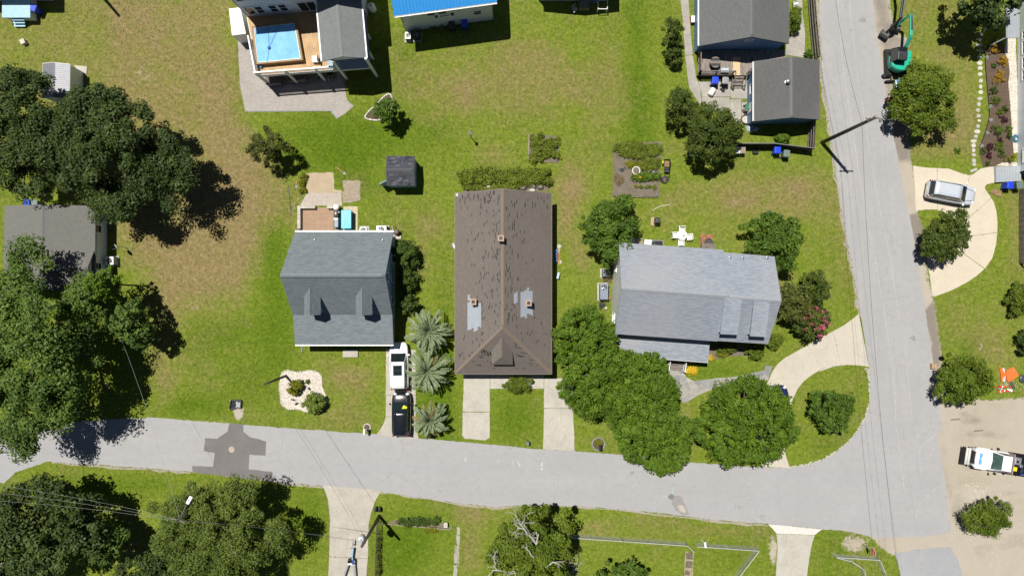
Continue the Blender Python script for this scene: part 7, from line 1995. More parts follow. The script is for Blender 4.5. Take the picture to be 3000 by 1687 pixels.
# white stone bed with two rounded plants
wb_ = curve(gp('N',[(482,535),(540,508),(610,525),(700,508),(770,522),(806,565),(812,640),(845,720),(842,790),(720,850),(610,822),(540,822),(482,780),(474,700),(464,640)]),4,True)
t = NT('white_gravel'); v_ = t.pos()
vo = t.new('ShaderNodeTexVoronoi'); vo.inputs['Scale'].default_value = 9.0; t.link(v_,vo.inputs['Vector'])
sc_ = t.new('ShaderNodeSeparateColor'); t.link(vo.outputs['Color'],sc_.inputs[0])
c = t.ramp(sc_.outputs[0],[(0.0,(.52,.46,.385)),(.5,(.60,.54,.465)),(1.0,(.70,.65,.58))])
c = t.mix(t.ramp(vo.outputs['Distance'],[(.40,0.0),(.80,.45)]),c,(.22,.19,.15))
t.set(Base_Color=c,Roughness=.85); t.bump(vo.outputs['Distance'],.8,-.04); t.done('white_gravel')
wbo = bed('stone_bed',wb_,'white_gravel',.04,2,.03)
rng = random.Random(12)
n = len(wb_)
for i in range(n):
    a_,b_ = wb_[i],wb_[(i + 1) % n]; k = max(1,int((b_ - a_).length/.22))
    for j in range(k):
        p = a_.lerp(b_,(j + rng.uniform(.2,.8))/k); r_ = rng.uniform(.06,.10)
        MB().lathe((p.x,p.y,.0),[(r_,0),(r_*1.05,.05),(r_*.6,.11)],6,1,rng.uniform(.7,1.2)).build('edge_stone',MATS['white_stone'],wbo)
shrub('shrub','round golden-green plant in the white stone bed',(527,588,652,706),1.3,'leaf_yellow_green',91,'N',leaf=(.26,.09),clump=.32,spray=.6,dens=1.6)
shrub('shrub','larger round green plant at the corner of the white stone bed',(660,678,830,858),1.8,'leaf_palm_green',92,'N',leaf=(.26,.09),clump=.3,spray=.6,dens=1.6)
tuft('agave','small spiky plant in the white stone bed',(694,600),.22,.3,'leaf_hedge',93,'N','plant',leaf=(.22,.04))
for k,q in enumerate(((703,655),(572,745),(600,778))):
    p = f0_('N',*q,.2); hr_ = thing('bird_figure',['grey bird ornament right of the golden-green plant','grey bird ornament below the golden-green plant','lowest grey bird ornament on the white stone bed'][k],'ornament',p,R(-60 + 50*k),'bird ornaments on the stone bed')
    MB().lathe((0,0,.16),[(.02,0),(.09,.05),(.10,.11),(.04,.18)],10,1.6,.8).build('body',MATS['dark_metal'],hr_,local=True,smooth=True)
    MB().tube([(.1,0,.3),(.18,0,.42),(.28,0,.40)],[.03,.03,.01],6).build('head',MATS['dark_metal'],hr_,local=True)
    for y in (-.03,.03): MB().tube([(0,y,0),(0,y,.2)],.008,4).build('leg',MATS['black_metal'],hr_,local=True)
MB().tube([g('N',652,305,.1),g('N',645,362,.05)],.03,6).build('downspout',mk('pale_blue_plastic',(0.35,0.50,0.62),.4,var=.1),None,label='pale blue pipe lying at the front left corner of the blue-grey house',cat='pipe')
# mailboxes and kerbside boxes
def mailbox(label,p,rotz,mat,H=1.05,white=True):
    root = thing('mailbox',label,'mailbox',(p.x,p.y,0),rotz)
    MB().bx(-.05,.05,-.05,.05,0,H).build('post',MATS['white_paint'] if white else MATS['black_plastic'],root,local=True)
    prof = [(-.11,0),(.11,0),(.11,.12),(.08,.19),(0,.22),(-.08,.19),(-.11,.12)]
    loft([[(x_,y,H + z) for y,z in prof] for x_ in (-.28,.28)]).build('box',MATS[mat],root,local=True)
    MB().bx(.281,.295,-.105,.105,H + .01,H + .17).build('door',MATS[mat],root,local=True)
    MB().bx(-.05,.12,.112,.125,H + .12,H + .16).build('flag',MATS['red_paint'],root,local=True)
    return root
def stone_ring(name,label,c,r,n,mat='pale_stone',fill='mulch'):
    root = thing(name,label,'ring of stones',(c.x,c.y,0))
    MB().lathe((0,0,-.02),[(r,0),(r*.98,.05)],20).build('soil',MATS[fill],root,local=True)
    rng = random.Random(n)
    for k in range(n):
        a = 2*math.pi*k/n; MB().box((math.cos(a)*r,math.sin(a)*r,.05),(.13*rng.uniform(.8,1.2),2*math.pi*r/n*.9,.12),rz=a).build('stone',MATS[mat],root,local=True,bevel=.02)
    return root
stone_ring('stone_edging','small ring of pale stones round the white mailbox',g('N',1175,968),.34,14)
mailbox('white mailbox on a post in the small stone ring by the street',g('N',1172,985),R(-95),'white_paint')
stone_ring('stone_edging','ring of dark stones round the black mailbox near the bright green trees',g('P',1297,1030),.62,22,'flagstone')
mailbox('black mailbox in the stone ring near the bright green trees',g('P',1300,1040),R(-95),'black_plastic',white=False)
tuft('flowers','low yellow-green plants round the black mailbox',(1297,1020),.45,.35,'leaf_yellow_green',95,'P','plants')
ub = thing('utility_box','small grey-green utility pedestal on the lawn between the two drives','utility box',g('P',762,1015))
MB().bx(-.12,.12,-.16,.16,0,.75).build('case',MATS['grey_green_plastic'],ub,local=True,bevel=.03)
MB().bx(-.14,.14,-.18,.18,.75,.82).build('lid',MATS['grey_green_plastic'],ub,local=True,bevel=.02)
mailbox('white mailbox by the chain-link gate south of the street',g('CF',1625,318),R(-85),'white_paint',1.1)
# storm drain with silt fabric
dr_ = thing('drain_cover','black silt fabric over the roadside drain beside the tar patch','drain cover',g('SD',420,450))
sp3 = gp('SD',[(250,275),(640,275),(605,400),(640,610),(430,575),(265,660),(180,640),(245,440)])
MB().prism(rough(sp3,.2,.02,1),0,.10).build('fabric',MATS['black_fabric'],dr_)
for a_,b_ in (((250,270),(640,285)),((250,270),(180,640)),((180,640),(430,575)),((640,290),(615,600))):
    MB().bar(g('SD',*a_) + Vector((0,0,.16)),g('SD',*b_) + Vector((0,0,.16)),.10,.22).build('fold',MATS['tarp'],dr_)
MB().prism(gp('SD',[(430,350),(590,350),(600,560),(440,560)]),.1,.13).build('grate',MATS['grey_metal'],dr_)
for q,m_ in (((187,298),'flower_yellow'),((130,655),'flower_yellow'),((455,355),'white_plastic'),((422,565),'white_plastic')):
    p = g('SD',*q,.4); MB().tube([(p.x,p.y,0),(p.x,p.y,.45)],.04,8).build('stake',MATS[m_],dr_)
# ================================================================== VEGETABLE BEDS AND HEDGE
gb = lambda*p: gp('GB',p)
vb = bed('garden_bed',gb((128,150),(1130,110),(1150,330),(1110,760),(1075,1270),(110,1260)),'soil',.05,7)
fr = thing('bed_frame','grey timber frame of the larger vegetable bed','frame',f0_('GB',590,1270,0))
for a_,b_ in (((130,150),(112,1262)),((105,1272),(590,1288)),((590,1288),(1072,1280)),((1078,965),(1070,1275))): MB().bar(g('GB',*a_) + Vector((0,0,.09)),g('GB',*b_) + Vector((0,0,.09)),.07,.2).build('board',MATS['weathered_wood'],fr)
for q in ((135,1225),(1045,1235)): p = g('GB',*q); MB().prism([p + Vector((-.12,.12,0)),p + Vector((-.12,-.12,0)),p + Vector((.14,-.12,0))],.1,.2).build('corner_block',MATS['weathered_wood'],fr)
def patchy(name,label,sh,x0,y0,x1,y1,H,leafm,n,seed,leaf=(.16,.07),cat='plants',group=None,kind=None,clumpr=.35,spray=.4):
    """a low mass of foliage filling a rectangle of the survey"""
    r = np.random.default_rng(seed); p0,p1 = g(sh,x0,y0),g(sh,x1,y1)
    cx,cy = (p0.x + p1.x)/2,(p0.y + p1.y)/2; hx,hy = abs(p1.x - p0.x)/2,abs(p1.y - p0.y)/2
    ex = .22
    X_ = r.uniform(-1,1,n); Y_ = r.uniform(-1,1,n)
    X_ *= (1 + ex*.35*np.sin(Y_*5 + seed)) ; Y_ *= (1 - ex + ex*np.sin(X_*hx*1.7 + seed*2)*.8)
    C = np.stack([X_*(hx - .12),Y_*(hy - .05),r.uniform(.15,.9,n) ** 1.3*H],1)
    per = 46; ix = np.repeat(np.arange(n),per); N = len(ix); cr = clumpr*r.uniform(.6,1.3,n)
    v = unit(r.normal(size=(N,3)) + np.array([0,0,.5])); pos = C[ix] + v*(cr[ix]*r.uniform(0,1,N) ** .5)[:,None]*np.array([1,1,.6]); pos[:,2] = np.clip(pos[:,2],.04,None)
    nr = unit(v*.6 + np.array([0,0,.7]) + r.normal(size=(N,3))*.5); tr = r.normal(size=(N,3)); tn = unit(tr - nr*np.sum(tr*nr,1,keepdims=True))
    ct = r.uniform(0,1,n)
    me = leaf_mesh(name,pos,nr,tn,leaf[0]*r.uniform(.6,1.4,N),leaf[1]*r.uniform(.6,1.4,N),.5*ct[ix] + .5*r.uniform(0,1,N),MATS[leafm])
    o = share(name,me,None,(cx,cy,0)); tag(o,label,cat,group,kind); return o
patchy('weeds','tall weeds covering the upper half of the larger vegetable bed','GB',140,120,1130,470,.45,'leaf_yellow_hedge',150,1,(.2,.07),'weeds')
patchy('weeds','weeds in the right middle of the larger vegetable bed','GB',680,450,1110,740,.4,'leaf_yellow_hedge',60,2,(.2,.07),'weeds')
patchy('weeds','thin yellowish weeds left of the pot in the vegetable bed','GB',400,530,700,690,.25,'leaf_yellow_green',26,3,(.2,.06),'weeds')
patchy('pepper_plants','row of leafy plants with orange fruit in the vegetable bed','GB',470,800,1090,930,.55,'leaf_myrtle',46,4,(.18,.09))
patchy('fruit','orange fruit among the leafy row in the vegetable bed','GB',520,810,1000,910,.75,'blossom_yellow',5,5,(.09,.07),'fruit',clumpr=.14)
for k,q in enumerate(((600,1055),(705,1070),(815,1075),(880,1070),(995,1075))):
    tuft('seedling',['first','second','third','fourth','fifth and largest'][k] + ' plant from the left in the front row of the vegetable bed',q,.2 + .05*(k == 4),.3,'leaf_myrtle' if k % 2 else 'leaf_yellow_green',100 + k,'GB','plant','front row of the vegetable bed')
patchy('straw_pile','heap of dry straw at the left of the vegetable bed','GB',150,830,330,1010,.16,'straw_litter',34,8,(.35,.025),'straw')
pot = thing('plant_pot','large white-rimmed pot of soil in the vegetable bed','pot',f0_('GB',605,725,.4))
MB().lathe((0,0,0),[(.28,0),(.36,.40),(.40,.42),(.40,.46),(.34,.46),(.32,.40)],20).build('pot',MATS['white_plastic'],pot,local=True)
MB().lathe((0,0,.36),[(.33,0),(.33,.09),(.25,.12)],16).build('soil',MATS['soil'],pot,local=True)
def crumple(name,label,sh,poly,h,mat,seed,cat='tarp'):
    P_s = [g(sh,*q) for q in poly]; c = sum(P_s,Vector((0,0,0)))/len(P_s); rng = random.Random(seed); m = MB(); rings = []
    ol = rough(P_s,.18,.03,seed); n = len(ol)
    for k in (1.0,.8,.55,.28):
        rings.append([(c.x + (p.x - c.x)*k + rng.uniform(-.03,.03),c.y + (p.y - c.y)*k + rng.uniform(-.03,.03),(0.02 if k == 1 else h*rng.uniform(.35,1.1))) for p in ol])
    mm = loft(rings); return mm.build(name,MATS[mat],None,label=label,cat=cat)
crumple('tarp','crumpled black plastic sheet at the left of the vegetable bed','GB',((215,700),(330,655),(440,640),(370,720),(300,770)),.16,'tarp',1)
crumple('tarp','grey plastic sheet in the middle of the vegetable bed','GB',((520,490),(640,490),(650,545),(550,550)),.08,'tarp',2)
crumple('tarp','dark plastic sheet under the weeds right of the pot','GB',((690,720),(830,690),(1010,715),(1040,760),(760,800),(680,790)),.10,'tarp',3)
crumple('bag_pile','torn bags of soil lying outside the vegetable bed','GB',((1105,870),(1200,840),(1290,850),(1315,930),(1250,1010),(1110,980)),.25,'tarp',4,'bags')
crumple('mulch_spill','brown mulch spilled on the torn bags','GB',((1165,890),(1250,900),(1230,1000),(1185,990)),.33,'straw_brown' if mk('straw_brown',(0.27,0.18,0.09),.9,var=.3) else '',5,'mulch')
ct_ = thing('garden_cart','black garden cart loaded with brown mulch beside the vegetable bed','cart',f0_('GB',1260,630,.4))
m = MB(); m.add([(-.22,-.30,.28),(.22,-.30,.28),(.22,.55,.28),(-.22,.55,.28),(-.31,-.38,.55),(.31,-.38,.55),(.29,.65,.55),(-.29,.65,.55)],[(3,2,1,0),(0,1,5,4),(1,2,6,5),(2,3,7,6),(3,0,4,7),(7,6,5,4)][:5])
m.build('tray',MATS['black_plastic'],ct_,local=True)
MB().bx(-.24,.24,-.1,.52,.36,.47).build('mulch_load',MATS['straw_brown'],ct_,local=True,bevel=.08)
MB().bx(-.27,.27,-.62,-.36,.30,.50).build('tail_box',MATS['black_plastic'],ct_,local=True,bevel=.02)
for s_ in (-1,1):
    MB().bar((s_*.24,-.3,.3),(s_*.24,-1.0,.5),.05,.05).build('handle',MATS['black_metal'],ct_,local=True)
    MB().box((s_*.36,.3,.2),(.1,.4,.4)).build('wheel',MATS['tyre'],ct_,local=True,bevel=.08)
MB().box((-.40,.4,.35),(.1,.22,.1)).build('grip',MATS['flower_yellow'],ct_,local=True)
# smaller bed, all leaves
bed('garden_bed',gp('C',[(775,1015),(1000,1030),(1000,1235),(775,1212)]),'soil',.05,9)
patchy('weeds','leafy overgrown plants filling the small square bed','C',785,1005,1000,1235,.6,'leaf_yellow_hedge',110,11,(.2,.09),'plants')
f2_ = thing('bed_frame','brown timber edge of the small square bed','frame',f0_('C',770,1120,0))
for a_,b_ in (((773,1020),(769,1206)),((767,1208),(900,1225))): MB().bar(g('C',*a_) + Vector((0,0,.08)),g('C',*b_) + Vector((0,0,.08)),.10,.18).build('board',MATS['old_board'],f2_)
# strip of hedge behind the brown house
bed('garden_bed',gp('H',[(350,160),(1150,160),(1150,350),(350,380)]),'soil',.04,10)
patchy('hedge','long leafy hedge strip behind the brown house','H',335,140,1165,305,.9,'leaf_yellow_hedge',330,12,(.2,.10),'hedge',clumpr=.42)
patchy('hedge','lower leafy edge of the hedge strip next to the brown roof','H',345,290,880,350,.5,'leaf_yellow_hedge',80,13,(.2,.10),'hedge')
for k,q in enumerate(((515,322),(585,312),(740,330),(905,325),(1000,315),(1070,318),(995,352))):
    p = g('H',*q); MB().lathe((p.x,p.y,0),[(.3,0),(.32,.2),(.2,.42)],7,1.2,.8).build('garden_rock',MATS['pale_stone'] if k in (6,1) else MATS['weathered_wood'],None,label=['first','second','third','fourth','fifth','sixth','palest'][k] + (' grey stump or rock from the left behind the brown house' if k < 6 else ' slab against the back eave of the brown house'),cat='rock',group='rocks behind the brown house')
# ================================================================== BACK YARD OF THE CORNER HOUSE
def plastic_chair(label,p,rz):
    root = thing('garden_chair',label,'chair',(p.x,p.y,0),rz,'white plastic chairs round the table'); M = MATS['white_plastic']
    MB().bx(-.24,.24,-.23,.23,.40,.45).build('seat',M,root,local=True,bevel=.02)
    bk = MB()
    for k in range(5): bk.bx(-.20 + k*.085,-.14 + k*.085,.22,.26,.45,.86)
    bk.bx(-.24,.24,.22,.26,.84,.90); bk.build('backrest',M,root,local=True)
    for s_ in (-1,1):
        MB().bar((s_*.27,-.30,.64),(s_*.27,.30,.66),.06,.04).build('armrest',M,root,local=True)
        for y in (-.26,.26): MB().bar((s_*.25,y,.64),(s_*.30,y*1.3,0),.05,.05).build('leg',M,root,local=True)
    return root
tp = f0_('U',1370,880,.7)
tbl = thing('garden_table','white plastic table ringed by four chairs behind the corner house','table',tp)
MB().prism([(math.cos(math.pi/8 + k*math.pi/4)*.52 + 0,math.sin(math.pi/8 + k*math.pi/4)*.52) for k in range(8)],.69,.73).build('top',MATS['white_plastic'],tbl,local=True,bevel=.015)
for k in range(4): a = math.pi/4 + k*math.pi/2; MB().bar((math.cos(a)*.38,math.sin(a)*.38,.69),(math.cos(a)*.44,math.sin(a)*.44,0),.07,.07).build('leg',MATS['white_plastic'],tbl,local=True)
for q,a,lab in (((1366,700),0,'white plastic chair on the far side of the table, away from the house'),((1160,880),90,'white plastic chair left of the table'),((1590,930),-85,'white plastic chair right of the table'),((1340,1110),180,'white plastic chair between the table and the house')):
    plastic_chair(lab,f0_('U',*q,.55),R(a))
vz = MB(); vz.lathe((tp.x + .12,tp.y - .02,.735),[(.07,0),(.09,.12),(.05,.3),(.02,.55)],10); vz.build('folded_parasol',MATS['yellow_plastic'],None,smooth=True,label='short yellow object standing on the white table',cat='ornament')
bq = thing('smoker_box','square black smoker on a pale wooden pallet behind the corner house','smoker',f0_('U',650,470,.6),R(-4))
MB().bx(-.26,.26,-.30,.32,.3,.85).build('body',MATS['black_metal'],bq,local=True,bevel=.06)
MB().bx(-.22,.22,-.22,.26,.85,1.0).build('lid',mk('charcoal',(0.035,0.036,0.038),.5,var=.2),bq,local=True,bevel=.06)
MB().lathe((.05,0,1.0),[(.05,0),(.04,.08)],8).build('vent',MATS['black_plastic'],bq,local=True)
for k in range(4): MB().bx(-.52 + k*.15,-.40 + k*.15,-.42,.40,.04,.10).build('pallet_board',mk('pallet',(0.48,0.36,0.25),.8,var=.15) if 'pallet' not in MATS else MATS['pallet'],bq,local=True)
for x in (-.2,.2):
    for y in (-.22,.22): MB().bx(x - .03,x + .03,y - .03,y + .03,0,.3).build('leg',MATS['black_metal'],bq,local=True)
MB().tube([(-.1,-.32,.5),(-.2,-.75,.3),(-.24,-1.1,.03)],.015,5).build('cord',MATS['black_plastic'],bq,local=True)
MB().tube([g('U',522,168) + Vector((0,0,.03)),g('U',640,85) + Vector((0,0,.04)),g('U',760,40) + Vector((0,0,.04)),g('U',980,4) + Vector((0,0,.03))],.022,6).build('white_pipe',MATS['white_plastic'],None,label='thin curved white pipe lying on the back lawn',cat='pipe')
fp_ = thing('fire_pit','square red-brick fire pit pad with round grate behind the corner house','fire pit',f0_('U',2090,1030,.2),R(-3))
for j in range(4):
    for i in range(5):
        MB().bx(-.60 + i*.24,-.37 + i*.24,-.55 + j*.29,-.27 + j*.29,0,.12 + .006*((i + j) % 2)).build('brick',MATS['brick'] if (i + j) % 3 else MATS['terracotta'],fp_,local=True)
MB().lathe((.2,-.2,.13),[(.42,0),(.42,.08),(.36,.08),(.36,.02)],22).build('ring',MATS['dark_metal'],fp_,local=True)
gt = MB()
for k in range(7): gt.bar((-.15 + k*.116,-.56,.2),(-.15 + k*.116,.16,.2),.015,.015)
gt.build('grate',mk('ash_grey',(0.14,0.125,0.10),.8,var=.4),fp_,local=True,kind='stuff')
bn = thing('garden_bench','weathered wooden bench between the fire pit and the corner house','bench',f0_('U',2120,1205,.4),R(-4))
for k in range(5): MB().bx(-.55,.55,-.26 + k*.11,-.17 + k*.11,.40,.44).build('slat',MATS['weathered_wood'],bn,local=True)
for s_ in (-1,1):
    MB().bx(s_*.60 - .05,s_*.60 + .05,-.3,.3,0,.62).build('arm_frame',MATS['weathered_wood'],bn,local=True)
MB().bx(-.6,.6,-.36,-.30,.4,.9).build('backrest',MATS['weathered_wood'],bn,local=True)
cl = thing('cooler','white chest cooler against the back wall of the corner house','cooler',f0_('U',385,1090,.5),R(-4))
MB().bx(-.34,.34,-.25,.25,0,.42).build('body',MATS['white_plastic'],cl,local=True,bevel=.04)
MB().bx(-.35,.35,-.26,.26,.42,.50).build('lid',MATS['white_plastic'],cl,local=True,bevel=.03)
MB().prism(gp('U',[(490,1015),(830,1030),(830,1180),(505,1165)]),-.02,.07).build('stone_pad',mk('grey_pad',(0.20,0.195,0.205),.85,var=.1),None,label='flat grey pad under the black grill behind the corner house',cat='pad')
gl = thing('kettle_grill','black covered grill on the grey pad behind the corner house','grill',f0_('U',655,1130,.5))
MB().bx(-.45,.45,-.25,.25,.35,.85).build('hood',MATS['black_metal'],gl,local=True,bevel=.1,seg=3)
for x in (-.38,.38): MB().bx(x - .03,x + .03,-.2,.2,0,.35).build('leg',MATS['black_metal'],gl,local=True)
MB().bx(-.3,.3,-.29,-.25,.6,.64).build('handle',MATS['chrome'],gl,local=True)
pal = thing('pallet','leaning brown slatted pallet near the back left corner of the corner house','pallet',f0_('U',110,1080,.2),R(8))
for k in range(6): MB().bx(-.4,.4,-.35 + k*.12,-.26 + k*.12,.1,.13).build('slat',MATS['old_board'],pal,local=True)
MB().bx(-.4,.4,-.36,.36,0,.09).build('base',MATS['weathered_wood'],pal,local=True)
bl_ = MB(); p = f0_('I',397,522,.8); bl_.box((p.x,p.y,.45),(.35,.45,.9)); bl_.build('water_jug',mk('pale_blue_tub',(0.30,0.42,0.62),.4,var=.1),None,bevel=.05,label='pale blue tub behind the corner house under the tree',cat='tub')
# beside the air conditioners
m = MB()
for k in range(7):
    c_ = g('W',330 + 14*k,490 + 10*(k % 3)); r_ = .32 - .02*k
    m.tube([(c_.x + r_*math.cos(t_),c_.y + r_*.6*math.sin(t_),.03 + .035*k) for t_ in np.linspace(0,6.28,15)],.022,5,False)
m.build('hose_coil',mk('hose_brown',(0.16,0.10,0.06),.6,var=.3),None,label='coiled brown hose between the two air conditioners',cat='hose')
p = f0_('W',340,1275,.2); m = MB(); m.lathe((p.x,p.y,0),[(.09,0),(.13,.2),(.13,.24),(.10,.24),(.09,.18)],14); m.build('plant_pot',MATS['pale_stone'],None,label='empty round pot near the corner house front left wall',cat='pot')
p = f0_('W',440,1000,.4); m = MB(); m.lathe((p.x,p.y,0),[(.10,0),(.14,.22)],12); m.build('plant_pot',MATS['terracotta'],None,label='terracotta pot beside the long slate-blue air conditioner',cat='pot')
crumple('black_bag','black bag beside the long slate-blue air conditioner','W',((155,1150),(210,1100),(320,1120),(290,1250),(170,1300)),.35,'tarp',8,'bag')
# satellite dishes
def dish(label,p,h,az,r=.32,mast=True):
    root = thing('satellite_dish',label,'satellite dish',(p.x,p.y,0))
    if mast: MB().tube([(0,0,0),(0,0,h)],.03,8).build('mast',MATS['galvanised'],root,local=True)
    d = Vector((math.cos(az),math.sin(az),.55)).normalized(); q = d.to_track_quat('Z','Y').to_matrix(); m = MB(); n = 18; rings = []
    for rr,zz in ((.02,0),(r*.5,.03),(r,.10),(r*1.0,.085),(r*.5,.015),(.02,-.015)): rings.append([Vector((0,0,h)) + q @ Vector((rr*math.cos(t_),rr*math.sin(t_),zz)) for t_ in [2*math.pi*k/n for k in range(n)]])
    loft(rings).build('reflector',MATS['white_paint'],root,local=True,smooth=True)
    MB().tube([Vector((0,0,h)) + q @ Vector((0,-r,.1)),Vector((0,0,h)) + q @ Vector((0,-r*.4,.5))],.015,5).build('feed_arm',MATS['grey_metal'],root,local=True)
    return root
dish('white satellite dish on a mast beside the left eave of the brown house',f0_('H',262,870,2.6),2.6,R(200))
dish('white satellite dish on a pole in the yard of the olive-roofed house',g('F',955,582),1.6,R(215))
# odds and ends along the right wall of the brown house
lc = thing('folding_lounger','folded blue striped lounger against the right wall of the brown house','lounger',f0_('H',1205,960,.4))
for k in range(9): MB().bx(-.25,.25,-.62 + k*.14,-.54 + k*.14,.40 + .02*k,.43 + .02*k).build('slat',mk('lounger_blue',(0.10,0.20,0.42),.6,var=.2) if k == 0 else MATS['lounger_blue'],lc,local=True)
for s_ in (-1,1): MB().tube([(s_*.28,-.65,.42),(s_*.28,.7,.6)],.02,6).build('rail',MATS['galvanised'],lc,local=True)
for x in (-.26,.26):
    for y in (-.5,.5): MB().tube([(x,y,0),(x,y,.45)],.018,6).build('leg',MATS['galvanised'],lc,local=True)
ot = thing('edging_border','short border of orange bricks and pale stones along the right wall of the brown house','border',g('H',1248,970))
for k in range(8):
    p = g('H',1243 + (k % 2)*8,890 + k*19); MB().box((p.x,p.y,.06),(.16,.17,.12),rz=.2*(k % 3)).build('brick',MATS['orange_brick'] if k > 2 and mk('orange_brick',(0.50,0.20,0.06),.85,var=.2) else MATS['pale_stone'],ot)
for k,q in enumerate(((1250,875),(1255,1022))):
    p = g('H',*q); MB().lathe((p.x,p.y,0),[(.2,0),(.2,.04)],14).build('stepping_disc',MATS['pale_stone'],None,label=['upper','lower'][k] + ' round concrete disc beside the right wall of the brown house',cat='paver',group='discs by the brown house')
wt = thing('sawhorse','white and blue board leaning near the right wall of the brown house','board',f0_('H',1240,1150,.4),R(-12))
MB().box((0,0,.45),(.22,.62,.05)).build('board',mk('pale_blue_board',(0.45,0.55,0.70),.5,var=.15),wt,local=True)
for y in (-.25,.25): MB().box((0,y,.21),(.06,.06,.42)).build('leg',MATS['white_paint'],wt,local=True)
# flowers and soil by the corner house porch
bed('mulch_bed',gp('I',[(975,1335),(1030,1310),(1260,1330),(1270,1400),(1120,1400),(1010,1425),(972,1400)]),'soil',.03,21)
patchy('flowers','yellow flowering plants beside the porch of the corner house','I',1030,1360,1110,1395,.3,'leaf_yellow_green',40,31,(.16,.08))
patchy('flowers','yellow flowers at the foot of the white stair rail','R',412,198,488,240,.25,'blossom_yellow',30,32,(.14,.08),clumpr=.32)
patchy('flowers','orange and yellow flowers at the right end of the porch','R',580,100,610,135,.3,'blossom_yellow',9,33,(.12,.07),clumpr=.3)
patchy('flowers','small flowers left of the white stair rail','R',200,185,270,225,.25,'leaf_yellow_green',8,34,(.10,.05),clumpr=.2)
# ================================================================== FLAGSTONE WALK
fw = gp('R',[(280,198),(390,208),(412,268),(470,298),(600,282),(800,262),(1058,207),(1030,290),(800,320),(650,346),(520,398),(402,466),(370,442),(330,382),(285,312)])
fwo = MB().prism(rough(fw,.5,.015,3),-.03,.018).build('flagstone_walk',MATS['grout'],None,kind='structure')
def clip(poly,a,n):
    out = []
    for i in range(len(poly)):
        p,q = poly[i],poly[(i + 1) % len(poly)]; dp,dq_ = (p - a).dot(n),(q - a).dot(n)
        if dp <= 0: out.append(p)
        if (dp < 0 < dq_) or (dq_ < 0 < dp): out.append(p.lerp(q,dp/(dp - dq_)))
    return out
def inside(p,poly):
    c_ = False
    for i in range(len(poly)):
        a,b = poly[i],poly[(i + 1) % len(poly)]
        if (a.y > p.y) != (b.y > p.y) and p.x < (b.x - a.x)*(p.y - a.y)/(b.y - a.y) + a.x: c_ = not c_
    return c_
def voronoi_stones(outline,step,name,parent,z,mats,seed,gap=.035):
    rng = random.Random(seed); P2 = [Vector((p.x,p.y)) for p in outline]
    xs = [p.x for p in P2]; ys = [p.y for p in P2]; seeds = []
    y = min(ys)
    while y < max(ys):
        x = min(xs)
        while x < max(xs):
            s_ = Vector((x + rng.uniform(-.4,.4)*step,y + rng.uniform(-.4,.4)*step))
            if inside(s_,P2): seeds.append(s_)
            x += step
        y += step
    for s_ in seeds:
        poly = [s_ + Vector((dx,dy)) for dx,dy in ((-step,-step),(step,-step),(step,step),(-step,step))]
        for o in seeds:
            if o is s_ or (o - s_).length > 3*step: continue
            poly = clip(poly,(s_ + o)/2,(o - s_).normalized())
        for i in range(len(P2)):
            a,b = P2[i],P2[(i + 1) % len(P2)]; mid = (a + b)/2; nn = Vector(((b - a).y,-(b - a).x)).normalized()
            if inside(mid + nn*.02,P2): nn = -nn
            if (s_ - mid).length < 2*step and abs((s_ - a).dot((b - a).normalized()) - (b - a).length/2) < (b - a).length/2 + .3: poly = clip(poly,a,nn)
        if len(poly) < 3: continue
        c_ = sum(poly,Vector((0,0)))/len(poly); R_ = max((p - c_).length for p in poly)
        poly = [c_ + (p - c_)*(1 - gap/max(R_,.1)) for p in poly]
        MB().prism(poly,z - .03,z + rng.uniform(0,.012)).build(name,MATS[rng.choice(mats)],parent)
mk('flagstone_b',(0.33,0.31,0.28),.8,var=.3,scale=2.5,fine=12); mk('flagstone_c',(0.22,0.225,0.235),.8,var=.3,scale=2.5,fine=12)
voronoi_stones(fw,.62,'flagstone',fwo,.03,['flagstone','flagstone_b','flagstone_c'],4)
# ================================================================== FENCES
def board_fence(label,pts,H,sp=2.4,mat='fence_wood',gap=.02,rails=3):
    P_ = [Vector((p.x,p.y,0)) for p in pts]; root = thing('board_fence',label,'fence',P_[0])
    bd = MB()
    for a,b in zip(P_[:-1],P_[1:]):
        L = (b - a).length; d = (b - a)/L; n_ = Vector((-d.y,d.x,0)); rz = math.atan2(d.y,d.x)
        np_ = max(1,round(L/sp))
        for k in range(np_ + 1):
            q = a + d*(L*k/np_); MB().box((q.x,q.y,H/2 + .03),(.11,.11,H + .06),rz=rz).build('post',MATS[mat],root)
        for k in range(rails):
            z = .3 + k*(H - .45)/max(1,rails - 1); MB().bar(a - n_*.07 + Vector((0,0,z)),b - n_*.07 + Vector((0,0,z)),.05,.10).build('rail',MATS['weathered_wood'],root)
        nb = int(L/.16)
        for k in range(nb):
            q = a + d*(L*(k + .5)/nb) + n_*.075; bd.box((q.x,q.y,H/2),(.16 - gap,.02,H - .05 + .03*((k*7) % 3)),rz=rz)
    bd.build('boards',MATS[mat],root,kind='stuff')
    return root
board_fence('weathered board fence along the side road north of the garage',gp('DD',[(1500,-40),(1522,270),(1552,575)]),1.5)
board_fence('short stretch of weathered board fence south of the garage',gp('DD',[(1512,1160),(1498,1428)]),1.5)
bfp = [g('J',1885,505),g('J',1893,850),g('J',1885,1195)]
bf2 = thing('board_fence','wide weathered board fence at the right edge beside the cream driveway','fence',bfp[0])
for k in range(5):
    q = bfp[0].lerp(bfp[2],k/4); MB().box((q.x + .1,q.y,.85),(.1,.1,1.7)).build('post',MATS['fence_wood'],bf2)
nb = 52
for k in range(nb):
    q = bfp[0].lerp(bfp[2],(k + .5)/nb); MB().box((q.x - .02,q.y,.83 + .01*(k % 3)),(.025,(bfp[0] - bfp[2]).length/nb*.93,1.62)).build('board',MATS['fence_wood'] if k % 4 else MATS['weathered_wood'],bf2)
